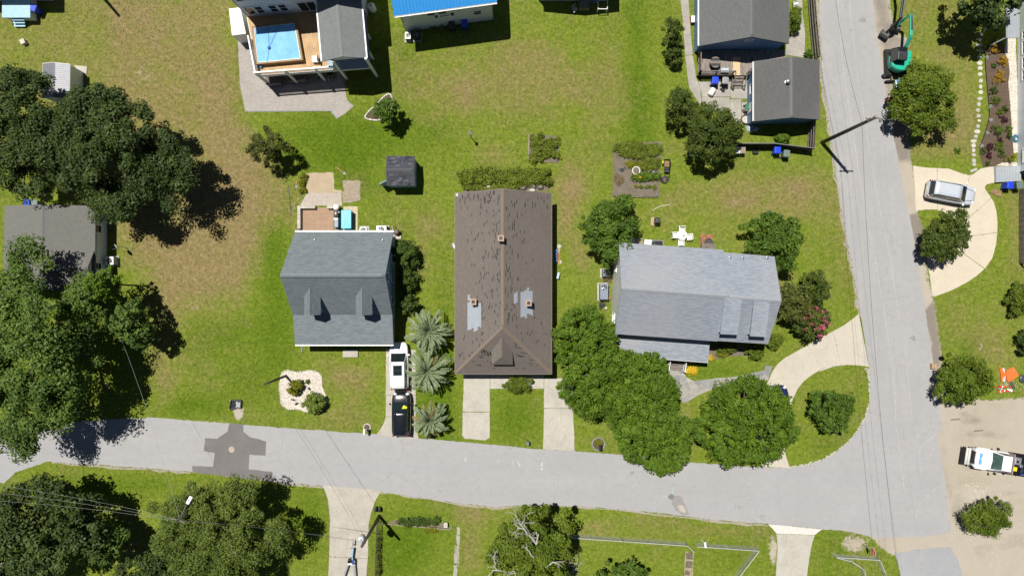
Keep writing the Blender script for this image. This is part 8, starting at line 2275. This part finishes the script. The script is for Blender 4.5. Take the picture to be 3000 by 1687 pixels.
for z in (.35,1.3): MB().bar(bfp[0] + Vector((.03,0,z)),bfp[2] + Vector((.03,0,z)),.05,.09).build('rail',MATS['fence_wood'],bf2)
# black fabric fence
ff = [g('BF',985,186),g('BF',1640,186),g('BF',2388,276)]
fb = thing('fabric_fence','black fabric screen fence behind the blue and grey bins','fence',ff[0])
for a,b in zip(ff[:-1],ff[1:]):
    MB().bar(a + Vector((0,0,.76)),b + Vector((0,0,.76)),.03,1.42).build('fabric',MATS['black_fabric'],fb)
    MB().bar(a + Vector((0,0,1.5)),b + Vector((0,0,1.5)),.05,.05).build('top_rail',MATS['grey_metal'],fb)
    n = max(2,int((b - a).length/2.2))
    for k in range(n): q = a.lerp(b,k/n); MB().tube([(q.x,q.y + .05,0),(q.x,q.y + .05,1.52)],.03,6).build('post',MATS['grey_metal'],fb)
# chain-link
mk('fence_zinc',(0.50,0.51,0.51),.6,var=.1)
def chain_fence(label,pts,H=1.15,sp=2.6,mat='fence_zinc',mesh_step=.22):
    P_ = [Vector((p.x,p.y,0)) for p in pts]; root = thing('chain_link_fence',label,'fence',P_[0]); ms = MB()
    for a,b in zip(P_[:-1],P_[1:]):
        L = (b - a).length; d = (b - a)/L; n = max(1,round(L/sp))
        for k in range(n + 1): q = a + d*(L*k/n); MB().tube([(q.x,q.y,0),(q.x,q.y,H + .05)],.032,8).build('post',MATS[mat],root)
        MB().tube([a + Vector((0,0,H)),b + Vector((0,0,H))],.03,6).build('top_rail',MATS[mat],root)
        k = -H
        while k < L:
            for s_ in (1,-1):
                x0,x1 = max(k,0),min(k + H,L)
                if x1 <= x0: continue
                z0,z1 = (x0 - k,x1 - k) if s_ > 0 else (H - (x0 - k),H - (x1 - k))
                p,q = a + d*x0 + Vector((0,0,z0)),a + d*x1 + Vector((0,0,z1)); ms.bar(p,q,.007,.007)
            k += mesh_step
    ms.build('wire_mesh',MATS[mat],root,kind='stuff')
    return root
chain_fence('chain-link fence west of the open gate on the south side',gp('CF',[(-30,234),(700,285),(1432,336)]))
chain_fence('open chain-link gate leaf beside the old board walk',gp('CF',[(1432,336),(1500,405)]),1.1,1.4)
chain_fence('chain-link fence running east from the gate past the white mailbox',gp('CF',[(1545,344),(2236,392)]))
chain_fence('slanting chain-link fence at the lower right of the fenced lawn',gp('CF',[(2236,392),(1985,720),(1880,880)]))
chain_fence('small chain-link fence round the corner below the STOP sign',gp('L',[(610,1235),(1010,1262),(1065,1400),(1100,1520)]),1.0)
chain_fence('chain-link fence curving down from the corner fence left of the STOP sign',gp('L',[(610,1240),(740,1275),(865,1355),(890,1480)]),1.0)
wf = chain_fence('tall wire fence beside the lower driveway with a strip of vines',gp('O',[(1338,745),(1325,1100),(1312,1500)]),1.3,3.0,'dark_metal',.2)
patchy('vines','thin vines along the wire fence beside the lower driveway','O',1325,780,1350,1440,.9,'leaf_olive',20,51,(.14,.06),'vines')
# board walk behind the gate
bw = [g('CF',1437,445),g('CF',1528,470),g('CF',1520,760),g('CF',1420,760)]
bwo = MB().prism(rough(bw,.4,.05,2),-.02,.012).build('dirt_path',mk('path_dirt',(0.36,0.29,0.20),.95,var=.3,fine=9),None,kind='structure')
for q in (((1445,460),(1522,460),(1520,535),(1445,535)),((1435,555),(1518,555),(1515,630),(1435,630)),((1430,660),(1490,680),(1485,720),(1425,715))):
    MB().prism(rough(gp('CF',q),.25,.05,int(q[0][0])),0,.035).build('old_slab',mk('old_slab',(0.15,0.125,0.095),.95,var=.4,scale=4) if 'old_slab' not in MATS else MATS['old_slab'],bwo)
for k,q in enumerate(((2310,830,2350,920),(2305,930,2350,1040),(2290,1090,2330,1140),(2275,1160,2325,1280),(2270,1300,2315,1440))):
    a_ = gp('O',[(q[0],q[1]),(q[2],q[1]),(q[2],q[3]),(q[0],q[3])]); MB().prism(rough(a_,.25,.05,k),-.02,.03).build('stepping_slab',MATS['concrete_old'],None,kind='structure')
# planted strip along the timber edge
te = thing('timber_edge','long timber edge with planted strip east of the transformer pole','edging',g('O',1780,810))
MB().bar(g('O',1345,775) + Vector((0,0,.1)),g('O',2235,855) + Vector((0,0,.1)),.07,.2).build('board',MATS['old_board'],te)
MB().bar(g('O',2235,855) + Vector((0,0,.1)),g('O',2250,815) + Vector((0,0,.1)),.07,.2).build('board',MATS['galvanised'],te)
bed('garden_bed',gp('O',[(1480,740),(1780,745),(2180,790),(2220,845),(1500,785)]),'soil',.02,33)
patchy('flower_strip','dark leafy plants in the strip along the timber edge','O',1580,700,2100,800,.4,'leaf_shrub',60,52,(.18,.08))
patchy('flowers','yellow flowers on the lawn side of the timber edge','O',1900,835,2060,880,.25,'leaf_yellow_green',14,53,(.12,.06))
pb = thing('planter','white plastic planter at the end of the timber edge','planter',f0_('O',2172,805,.4))
m = MB(); m.add([(-.13,-.17,0),(.13,-.17,0),(.13,.17,0),(-.13,.17,0),(-.18,-.22,.5),(.18,-.22,.5),(.18,.22,.5),(-.18,.22,.5)],[(3,2,1,0),(4,5,6,7),(0,1,5,4),(1,2,6,5),(2,3,7,6),(3,0,4,7)]); m.build('tub',MATS['white_plastic'],pb,local=True,bevel=.02)
MB().bx(-.15,.15,-.19,.19,.49,.505).build('soil',MATS['pale_stone'],pb,local=True)
# ================================================================== EAST GARDEN
ml = gp('E',[(1650,385),(1740,420),(1750,500),(1785,600),(1792,700),(1780,780),(1790,900),(1808,1100),(1820,1300),(1832,1449)]) + gp('J',[(1830,245),(1665,282),(1600,287),(1545,285),(1515,180),(1508,100)]) + \
    gp('E',[(1512,1380),(1560,1260),(1598,1120),(1600,1000),(1580,800),(1565,600),(1572,500),(1602,430)])
mb_ = bed('mulch_bed',ml,'mulch',.045,41,.02)
strip(curve(list(reversed(gp('E',[(1650,385),(1602,430),(1572,500),(1565,600),(1580,800),(1600,1000),(1598,1120),(1560,1260),(1512,1380)]))),4),.08,.055,1).build('edging',MATS['black_plastic'],mb_)
wsb = bed('stone_bed',gp('E',[(1760,362),(1850,362),(1866,800),(1876,1440),(1832,1449),(1820,1300),(1808,1100),(1792,900),(1782,780),(1794,700),(1787,600),(1752,500)]),'white_gravel',.035,42)
bed('stone_bed',gp('J',[(1665,278),(1720,250),(1860,245),(1870,280)]),'white_gravel',.05,43)
names = [((1700,395),.55,.9,'leaf_myrtle','bright green shrub at the top of the mulch bed'),((1665,465),.50,.6,'leaf_gold','golden shrub just below the bright green one at the top of the mulch bed'),((1735,575),.55,.6,'leaf_gold','golden shrub on the stone side of the mulch bed, second from the top'),
         ((1695,725),.68,.7,'leaf_gold','largest golden shrub, third from the top of the mulch bed'),((1645,860),.42,.6,'leaf_shrub','dark green shrub below the largest golden one'),((1665,945),.5,.7,'leaf_hedge','yellow-green shrub in the middle of the mulch bed'),
         ((1755,1030),.38,.5,'leaf_shrub','dark shrub on the stone side in the middle of the mulch bed'),((1705,1060),.32,.4,'leaf_hedge','small olive shrub just above the upper plum one'),((1738,1130),.42,.5,'leaf_plum','upper plum-red shrub in the mulch bed'),
         ((1685,1232),.65,.8,'leaf_myrtle_dark','largest green shrub in the lower mulch bed'),((1790,1218),.32,.5,'leaf_hedge','upper of two small shrubs beside the white stones'),((1790,1275),.32,.5,'leaf_shrub','lower of two small shrubs beside the white stones'),
         ((1705,1330),.32,.4,'leaf_plum','plum-red shrub just below the largest green shrub'),((1600,1380),.45,.35,'leaf_plum','spreading plum-red plant near the stepping stones'),((1700,1385),.5,.5,'leaf_hedge','pale yellow-green shrub near the foot of the mulch bed'),
         ((1648,620),.24,.35,'leaf_shrub','tiny dark plant between golden shrubs'),((1548,1430),.3,.3,'leaf_shrub','grey-green low plant near the foot of the mulch bed')]
for k,(q,r_,h_,lm,lab) in enumerate(names): tuft('garden_shrub',lab,q,r_,h_,lm,120 + k,'E','shrub','shrubs in the east mulch bed',(.12,.05))
for k,(q,r_,h_,lm,lab) in enumerate([((1603,180),.32,.4,'leaf_plum','round plum-red shrub at the foot of the mulch bed'),((1715,155),.42,.6,'leaf_myrtle_dark','dark green shrub right of the lowest plum-red one'),((1800,205),.5,.7,'leaf_yellow_green','yellow-green shrub nearest the metal ramp'),((1590,250),.26,.3,'leaf_shrub','lowest small plant of the mulch bed'),((1305,130),.34,.35,'leaf_myrtle','small low shrub alone on the lawn above the cream driveway')]):
    tuft('garden_shrub',lab,q,r_,h_,lm,150 + k,'J','shrub','shrubs in the east mulch bed' if k < 4 else None,(.12,.05))
for k,q in enumerate(((1583,545),(1615,1010),(1620,1135),(1585,1255),(1530,1375))):
    tuft('dusty_miller',['topmost','second','third','fourth','lowest'][k] + ' silvery plant along the edge of the mulch bed, counted from the top',q,.19,.2,'leaf_silver',170 + k,'E','plant','silvery plants along the mulch bed',(.10,.05))
ss = bpy.data.objects.new('stepping_stone_path',None); link(ss); c0 = g('E',1515,800); ss.location = c0; ORG[ss.name] = (c0,0.0); tag(ss,kind='structure')
rng = random.Random(3)
mk('step_stone_a',(0.52,0.49,0.43),.85,var=.12,fine=10); mk('step_stone_b',(0.42,0.40,0.355),.85,var=.15,fine=10)
for sh,q in [('E',p) for p in ((1668,215),(1620,235),(1565,278),(1528,330),(1512,373),(1510,428),(1522,483),(1510,542),(1512,597),(1520,645),(1518,702),(1525,765),(1522,818),(1522,873),(1515,932),(1505,987),(1497,1040),(1500,1097),(1508,1140),(1497,1192),(1490,1242),(1477,1288),(1455,1333),(1455,1373),(1455,1420))] + [('J',p) for p in ((1458,175),(1458,228),(1460,265))]:
    c_ = g(sh,*q); w,h = rng.uniform(.19,.33),rng.uniform(.15,.24); a0 = rng.uniform(0,6.28); n = rng.choice((5,6,7))
    pl_ = [Vector((c_.x + math.cos(a0 + 2*math.pi*k/n)*w*rng.uniform(.85,1.2),c_.y + math.sin(a0 + 2*math.pi*k/n)*h*rng.uniform(.85,1.2))) for k in range(n)]
    MB().prism(pl_,-.02,.035).build('stone',MATS[rng.choice(('step_stone_a','step_stone_b'))],ss)
c_ = g('J',1457,318); MB().box((c_.x,c_.y,.01),(.75,.26,.06),rz=R(22)).build('stone',MATS['step_stone_b'],ss)
hc = MB()
c_ = g('E',1850,1310)
for k in range(6): r_ = .34 - .035*k; hc.tube([(c_.x + r_*math.cos(t_),c_.y + r_*1.2*math.sin(t_),.05 + .03*k) for t_ in np.linspace(0,6.28,17)],.02,5,False)
hc.build('hose_coil',mk('hose_teal',(0.03,0.18,0.26),.5,var=.2),None,label='coiled teal hose on the white stones by the right-hand house',cat='hose')
tg = MB(); c_ = g('J',1655,530)
crumple('brush_pile','small pile of dry brush on the grass inside the cream driveway loop','J',((1600,520),(1650,490),(1720,510),(1715,570),(1650,560)),.14,'straw_brown',17,'brush')
# ================================================================== DIRT LOT THINGS
og = thing('road_sign_bundle','large folded orange cloth road sign on the weedy verge','sign',g('OS',1070,580))
oq = gp('OS',[(880,460),(1100,350),(1265,600),(1120,720),(960,820),(895,740)])
m = MB(); m.prism(oq,.10,.13); m.build('cloth',MATS['orange_cloth'],og)
for a_,b_ in (((905,730),(1150,410)),((1140,420),(1235,610)),((950,420),(1010,500))): MB().bar(g('OS',*a_) + Vector((0,0,.15)),g('OS',*b_) + Vector((0,0,.15)),.03,.02).build('brace',MATS['old_board'],og)
o2 = thing('road_sign_bundle','crumpled orange and white cloth sign left of the larger orange one','sign',g('OS',800,590))
for q,m_,z in ((((710,365),(770,400),(780,800),(735,790),(705,450)),'orange_cloth',.14),(((775,420),(830,370),(860,480),(880,600),(860,790),(800,800),(790,600)),'white_cloth' if mk('white_cloth',(0.55,0.52,0.55),.7,var=.1) else '',.08),(((760,440),(885,590),(780,690)),'orange_cloth',.17)):
    MB().prism(rough(gp('OS',q),.15,.015,3),.02,z).build('cloth',MATS[m_],o2)
tl_ = thing('sign_stand','bundle of dark sign stand legs below the large orange sign','stand',g('OS',1060,900))
for k in range(5): MB().bar(g('OS',960 + k*28,800 - k*5) + Vector((0,0,.06)),g('OS',1085 + k*22,1060 - k*18) + Vector((0,0,.06)),.03,.03).build('leg',MATS['dark_metal'] if k % 2 else MATS['grey_metal'],tl_)
MB().bar(g('OS',975,890) + Vector((0,0,.1)),g('OS',1065,1070) + Vector((0,0,.1)),.07,.05).build('leg',MATS['orange_red'],tl_)
cn = thing('traffic_cone_pile','heap of fallen orange and white traffic cones beside the tree','traffic cones',g('OS',800,1030))
for q0,q1,m_ in (((610,1000),(860,1080),'old_board'),((640,950),(900,960),'orange_red'),((700,1060),(960,1090),'orange_red'),((740,1100),(640,1115),'orange_cloth'),((1040,1070),(900,1020),'white_plastic')):
    a_,b_ = g('OS',*q0) + Vector((0,0,.14)),g('OS',*q1) + Vector((0,0,.12)); MB().tube([a_,b_],[.15,.05],10).build('cone',MATS[m_],cn)
    MB().tube([a_.lerp(b_,.35),a_.lerp(b_,.5)],[.125,.11],10).build('band',MATS['white_plastic'],cn)
MB().lathe((g('OS',455,955).x,g('OS',455,955).y,0),[(.12,0),(.13,.2),(.05,.45)],10).build('traffic_cone',MATS['orange_red'],None,label='single orange cone at the foot of the tree by the orange signs',cat='traffic cone')
bd_ = thing('black_drum','round black rubber drum base at the right edge beside the orange signs','drum base',g('OS',1385,720))
MB().lathe((0,0,0),[(.34,0),(.36,.06),(.30,.14),(.12,.16)],22,.9,1.15).build('base',MATS['tarp'],bd_,local=True,smooth=True)
MB().bar((-.02,-.12,.165),(.02,.12,.165),.02,.02).build('strap',MATS['grey_metal'],bd_,local=True)
cb = thing('cardboard_box','tan cardboard box on the verge beside the side road','box',f0_('K',1082,715,.3),R(4))
MB().bx(-.24,.24,-.24,.24,0,.38).build('carton',MATS['cardboard'],cb,local=True)
MB().bx(-.03,.03,-.242,.242,.376,.384).build('tape',MATS['old_board'],cb,local=True)
for k,q in enumerate(((1500,1332),(1285,1225))):
    p = g('K',*q); MB().bar(p + Vector((-.45,.05,.03)),p + Vector((.45,.13,.03)),.12,.06).build('timber_scrap',MATS['weathered_wood'],None,label=['longer','shorter'][k] + ' scrap of dark timber on the dirt lot',cat='timber',group='timber scraps on the lot')
# stones and grit on the dirt lot, joined: nobody could count them
r = np.random.default_rng(8); m = MB()
for k in range(420):
    if k < 230: p = g('L',r.normal(1975,60),r.normal(660,55))
    else: p = g('L',r.uniform(1720,2400),r.uniform(0,1440))
    s_ = r.uniform(.02,.055); m.lathe((p.x,p.y,0),[(s_,0),(s_*.9,s_*.7),(s_*.3,s_*1.1)],5)
m.build('loose_stones',MATS['white_stone'],None,kind='stuff',label='white grit and loose stones on the dirt lot',cat='stones')
# ================================================================== DECK-HOUSE YARD
stb = thing('spool_table','round grey wooden spool table on the weathered deck','table',(g('DD',632,588,1.5).x,g('DD',632,588,1.5).y,.755))
for k in range(6): a0 = -.5 + k/6; MB().prism([Vector((x,y)) for x,y in [(.53*math.cos(t_),.53*math.sin(t_)) for t_ in np.linspace(0,2*math.pi,25)[:-1]] if a0*1.06 <= y <= (a0 + 1/6)*1.06 + .02] or [Vector((0,0)),Vector((.01,0)),Vector((0,.01))],.70,.74).build('board',MATS['weathered_wood'],stb,local=True)
MB().lathe((0,0,0),[(.45,0),(.45,.05),(.2,.06),(.2,.64),(.52,.65),(.52,.695)],22).build('spool',MATS['dark_metal'],stb,local=True)
cb2 = thing('storage_tub','pale translucent lidded tub on the weathered deck','tub',(g('DD',718,668,1.0).x,g('DD',718,668,1.0).y,.755))
MB().bx(-.36,.36,-.2,.2,0,.32).build('tub',mk('frosted',(0.45,0.52,0.60),.5,var=.1),cb2,local=True,bevel=.03)
MB().bx(-.38,.38,-.22,.22,.32,.37).build('lid',MATS['frosted'],cb2,local=True,bevel=.02)
fb_ = thing('fallen_bin','white plastic drum tipped on its side on the concrete yard','drum',(g('DD',598,868,.3).x,g('DD',598,868,.3).y,0),R(60))
MB().tube([(-.38,0,.29),(-.30,0,.29),(.30,0,.29),(.36,0,.29)],[.26,.29,.27,.25],18).build('drum',MATS['white_plastic'],fb_,local=True,smooth=True)
MB().tube([(.361,0,.29),(.366,0,.29)],.2,16).build('opening',MATS['dark_metal'],fb_,local=True)
crumple('black_bag','black bin bag lying beside the bins by the deck','DD',((668,842),(700,825),(722,850),(712,880),(690,872)),.25,'tarp',31,'bag')
pp = thing('clay_pipe','upright grey pipe section beside the green bin at the garage','pipe',f0_('DD',915,1035,.5))
m = MB(); n = 18
loft([[(math.cos(2*math.pi*k/n)*r_,math.sin(2*math.pi*k/n)*r_,z) for k in range(n)] for r_,z in ((.18,.02),(.22,.0),(.20,.8),(.15,.8),(.15,.1))]).build('pipe',MATS['concrete_old'],pp,local=True)
MB().lathe((0,0,.3),[(.15,0),(.15,.01)],16).build('dark_fill',MATS['black_metal'],pp,local=True)
rg = thing('fire_ring','dark metal fire ring on the concrete by the garage corner','fire ring',g('DD',912,1130))
loft([[(math.cos(2*math.pi*k/26)*r_,math.sin(2*math.pi*k/26)*r_,z) for k in range(26)] for r_,z in ((.40,.0),(.46,.0),(.46,.28),(.42,.28),(.40,.05))]).build('ring',mk('rust_ring',(0.10,0.08,0.065),.7,.2,var=.3),rg,local=True)
MB().lathe((0,0,.03),[(.40,0),(.39,.03)],20).build('ash',MATS['pale_stone'],rg,local=True)
crumple('plastic_sheeting','clear crumpled plastic sheeting at the garage corner','DD',((920,1190),(960,1175),(1000,1190),(1050,1210),(1020,1240),(960,1255),(930,1240)),.3,'frosted',33,'plastic')
tw_ = thing('potting_table','wooden and white potting table by the black fabric fence','table',f0_('BF',1090,250,.85))
for k in range(8):
    MB().bx(-.72 + k*.18,-.56 + k*.18,-.32,.34,.80,.84).build('board',MATS['white_paint'] if 1 < k < 5 else (MATS['old_board'] if k >= 5 else mk('blue_board',(0.08,0.18,0.36),.5,var=.2)),tw_,local=True)
for x in (-.65,.65):
    for y in (-.26,.28): MB().bx(x - .04,x + .04,y - .04,y + .04,0,.8).build('leg',MATS['old_board'],tw_,local=True)
cr = thing('milk_crate','black plastic crate in front of the black fabric fence','crate',f0_('BF',1410,270,.3))
for x,y,w,d in ((0,-.22,.5,.04),(0,.22,.5,.04),(-.24,0,.04,.4),(.24,0,.04,.4)): MB().bx(x - w/2,x + w/2,y - d/2,y + d/2,0,.35).build('side',MATS['black_plastic'],cr,local=True)
MB().bx(-.22,.22,-.2,.2,.02,.05).build('base',MATS['black_plastic'],cr,local=True)
ut = thing('covered_trailer','blue covered box mostly hidden under the tree west of the fabric fence','trailer',f0_('BF',285,300,.8))
MB().bx(-.45,.45,-.3,.3,.15,.8).build('box',mk('dusty_blue',(0.06,0.12,0.30),.5,var=.2),ut,local=True,bevel=.05)
for x in (-.3,.3): MB().box((x,-.3,.15),(.3,.08,.3)).build('wheel',MATS['tyre'],ut,local=True,bevel=.03)
bx2 = thing('utility_box','small cream box alone on the lawn near the top left corner','utility box',f0_('A',170,315,.4),R(25))
MB().bx(-.2,.2,-.22,.22,0,.42).build('case',MATS['pale_stone'],bx2,local=True,bevel=.02); MB().bx(-.22,.22,-.24,.24,.42,.46).build('lid',MATS['white_stone'],bx2,local=True)
lc2 = thing('lawn_chair','silver folding chair in front of the shaded steps at the top edge','chair',f0_('C',1118,72,.4),R(35))
MB().bx(-.25,.25,-.25,.25,.40,.44).build('seat',MATS['galvanised'],lc2,local=True)
MB().box((0,.27,.66),(.5,.04,.5)).build('backrest',MATS['galvanised'],lc2,local=True)
for x in (-.24,.24): MB().tube([(x,-.35,0),(x,.0,.42),(x,.28,.9)],.015,5).build('leg',MATS['black_metal'],lc2,local=True)
wc = thing('window_unit','red and white cooler beside the west wall of the grey-roofed house','cooler',f0_('DD',420,182,.5))
MB().bx(-.17,.17,-.32,.32,0,.45).build('body',MATS['red_paint'],wc,local=True,bevel=.03); MB().bx(-.18,.18,-.33,.33,.45,.52).build('lid',MATS['white_plastic'],wc,local=True,bevel=.02)
ld = thing('plastic_bench','pale box seat beside the path east of the grey-roofed house','box seat',f0_('DD',1390,40,.4),R(5))
MB().bx(-.22,.22,-.3,.3,0,.42).build('box',MATS['grey_metal'],ld,local=True,bevel=.03); MB().bx(-.18,.18,-.1,.1,.42,.5).build('lid',MATS['white_plastic'],ld,local=True)
# ================================================================== DEAD BRANCHES
def branches(label,roots,seed,name='dead_branch'):
    rng = random.Random(seed); m = MB()
    def grow(p,d,L,r_,depth):
        q = p + d*L; mid = p.lerp(q,.5) + Vector((rng.uniform(-.08,.08),rng.uniform(-.08,.08),rng.uniform(-.05,.1)))*L
        m.tube([p,mid,q],[r_,r_*.8,r_*.55],5)
        if depth <= 0: return
        for k in range(rng.choice((2,3))):
            nd = (d + Vector((rng.uniform(-.9,.9),rng.uniform(-.9,.9),rng.uniform(-.2,.5)))).normalized(); grow(mid.lerp(q,rng.uniform(.2,1)),nd,L*rng.uniform(.5,.75),r_*.55,depth - 1)
    for p,d,L,r_,dp_ in roots: grow(Vector(p),Vector(d).normalized(),L,r_,dp_)
    o = m.build(name,MATS['dead_wood'],None,label=label,cat='branch',group='bleached dead branches'); return o
qz = lambda x,y,h: g('Q',x,y,h)
branches('bleached dead branch fanning over the top left of the tree at the bottom edge',[(qz(950,1040,8.0),(-.5,.8,.15),1.6,.10,4),(qz(840,920,8.6),(-.5,.75,.1),1.3,.08,4)],3)
branches('short bleached forked stub in the middle of the tree at the bottom edge',[(qz(955,1040,8.2),(.15,1,.3),1.0,.09,3),(qz(920,1210,8.2),(-.3,.5,.2),.9,.07,3)],4)
branches('bleached dead twigs on the left side of the tree at the bottom edge',[(qz(550,1380,7.0),(-1,.1,.1),1.1,.09,4),(qz(440,1300,7.2),(-.2,1,.1),.9,.06,3)],5)
branches('pale dead branches at the very bottom of the tree at the bottom edge',[(qz(760,1447,7.0),(-.7,.5,.1),.9,.08,3),(qz(1070,1330,7.5),(.5,.4,.1),.9,.1,3)],6)
branches('fallen bleached branch lying on the lawn right of the tree at the bottom edge',[(qz(1300,1445,.3),(.8,.45,.1),1.0,.07,2),(qz(1400,1400,.5),(.45,1,.25),1.3,.06,3),(qz(1470,1350,.2),(.5,.8,.05),.8,.03,1)],7)
tuft('pine_cone_top','bleached snag top showing among the pine needles',(575,1395),.4,.6,'straw_litter',190,'D','snag',None,(.5,.06)) if False else None
# ================================================================== TURF: longer tufts standing in the lawns, beyond counting
foliage('turf_blades',(0.075,0.140,0.006),(0.180,0.235,0.026),(0.300,0.240,0.110),.15,.8)
r = np.random.default_rng(31); NT_ = 190000
tx = r.uniform(-54,54,NT_); ty = r.uniform(-31.5,31.5,NT_)
ok = np.ones(NT_,bool)
lists = [street_pts,gp('D',side_l) + list(reversed(gp('D',side_r))),low,pv,fw] + EXCL
for poly in lists:
    xs = [p[0] for p in poly]; ys = [p[1] for p in poly]
    box = (tx > min(xs) - .2) & (tx < max(xs) + .2) & (ty > min(ys) - .2) & (ty < max(ys) + .2) & ok
    k = np.where(box)[0]
    if len(k): ok[k] &= poly_dist(tx[k],ty[k],poly) < .04
gi = np.clip(np.searchsorted(gx,tx),1,len(gx) - 1); gj = np.clip(np.searchsorted(gy,ty),1,len(gy) - 1)
ok &= (sandm[gj,gi] < .45 + r.uniform(-.15,.1,NT_)) & (grav[gj,gi] < .4)
for q in [[(285,130),(985,130),(985,640),(285,640)],[(1190,105),(1490,105),(1490,620),(1190,620)]]:
    ok &= poly_dist(tx,ty,gp('Y',q)) < 0
for q in [[(635,182),(893,180),(960,350),(975,372),(975,492),(578,492),(640,374)],[(975,258),(1145,255),(1142,435),(985,470)]]:
    ok &= poly_dist(tx,ty,gp('G',q)) < 0
# patches: tufts gather where a slow noise is high
ph = np.sin(tx*.9 + 1.3*np.sin(ty*.7))*np.sin(ty*1.1 + 1.7*np.sin(tx*.5)) + .6*np.sin(tx*2.3 + ty*1.9)
ok &= r.random(NT_) < np.clip(.55 + .35*ph,.12,1)
tx,ty = tx[ok],ty[ok]; d_ = dry[gj[ok],gi[ok]]; l_ = lush[gj[ok],gi[ok]]; N = len(tx)
tint = np.clip(.42 + (d_ - .25)*.85 - (l_ - .3)*.55 + r.normal(0,.17,N),0,1)
nr = unit(r.normal(size=(N,3))*.38 + np.array([0,0,1.0])); tr = r.normal(size=(N,3)); tn = unit(tr - nr*np.sum(tr*nr,1,keepdims=True))
sz = r.uniform(.09,.20,N)
me = leaf_mesh('grass_tufts',np.stack([tx,ty,r.uniform(.02,.05,N)],1),nr,tn,sz,sz*r.uniform(.35,.8,N),tint,MATS['turf_blades'])
o = share('grass_tufts',me,None); tag(o,'tufts of longer grass scattered through the lawns','grass',kind='stuff')
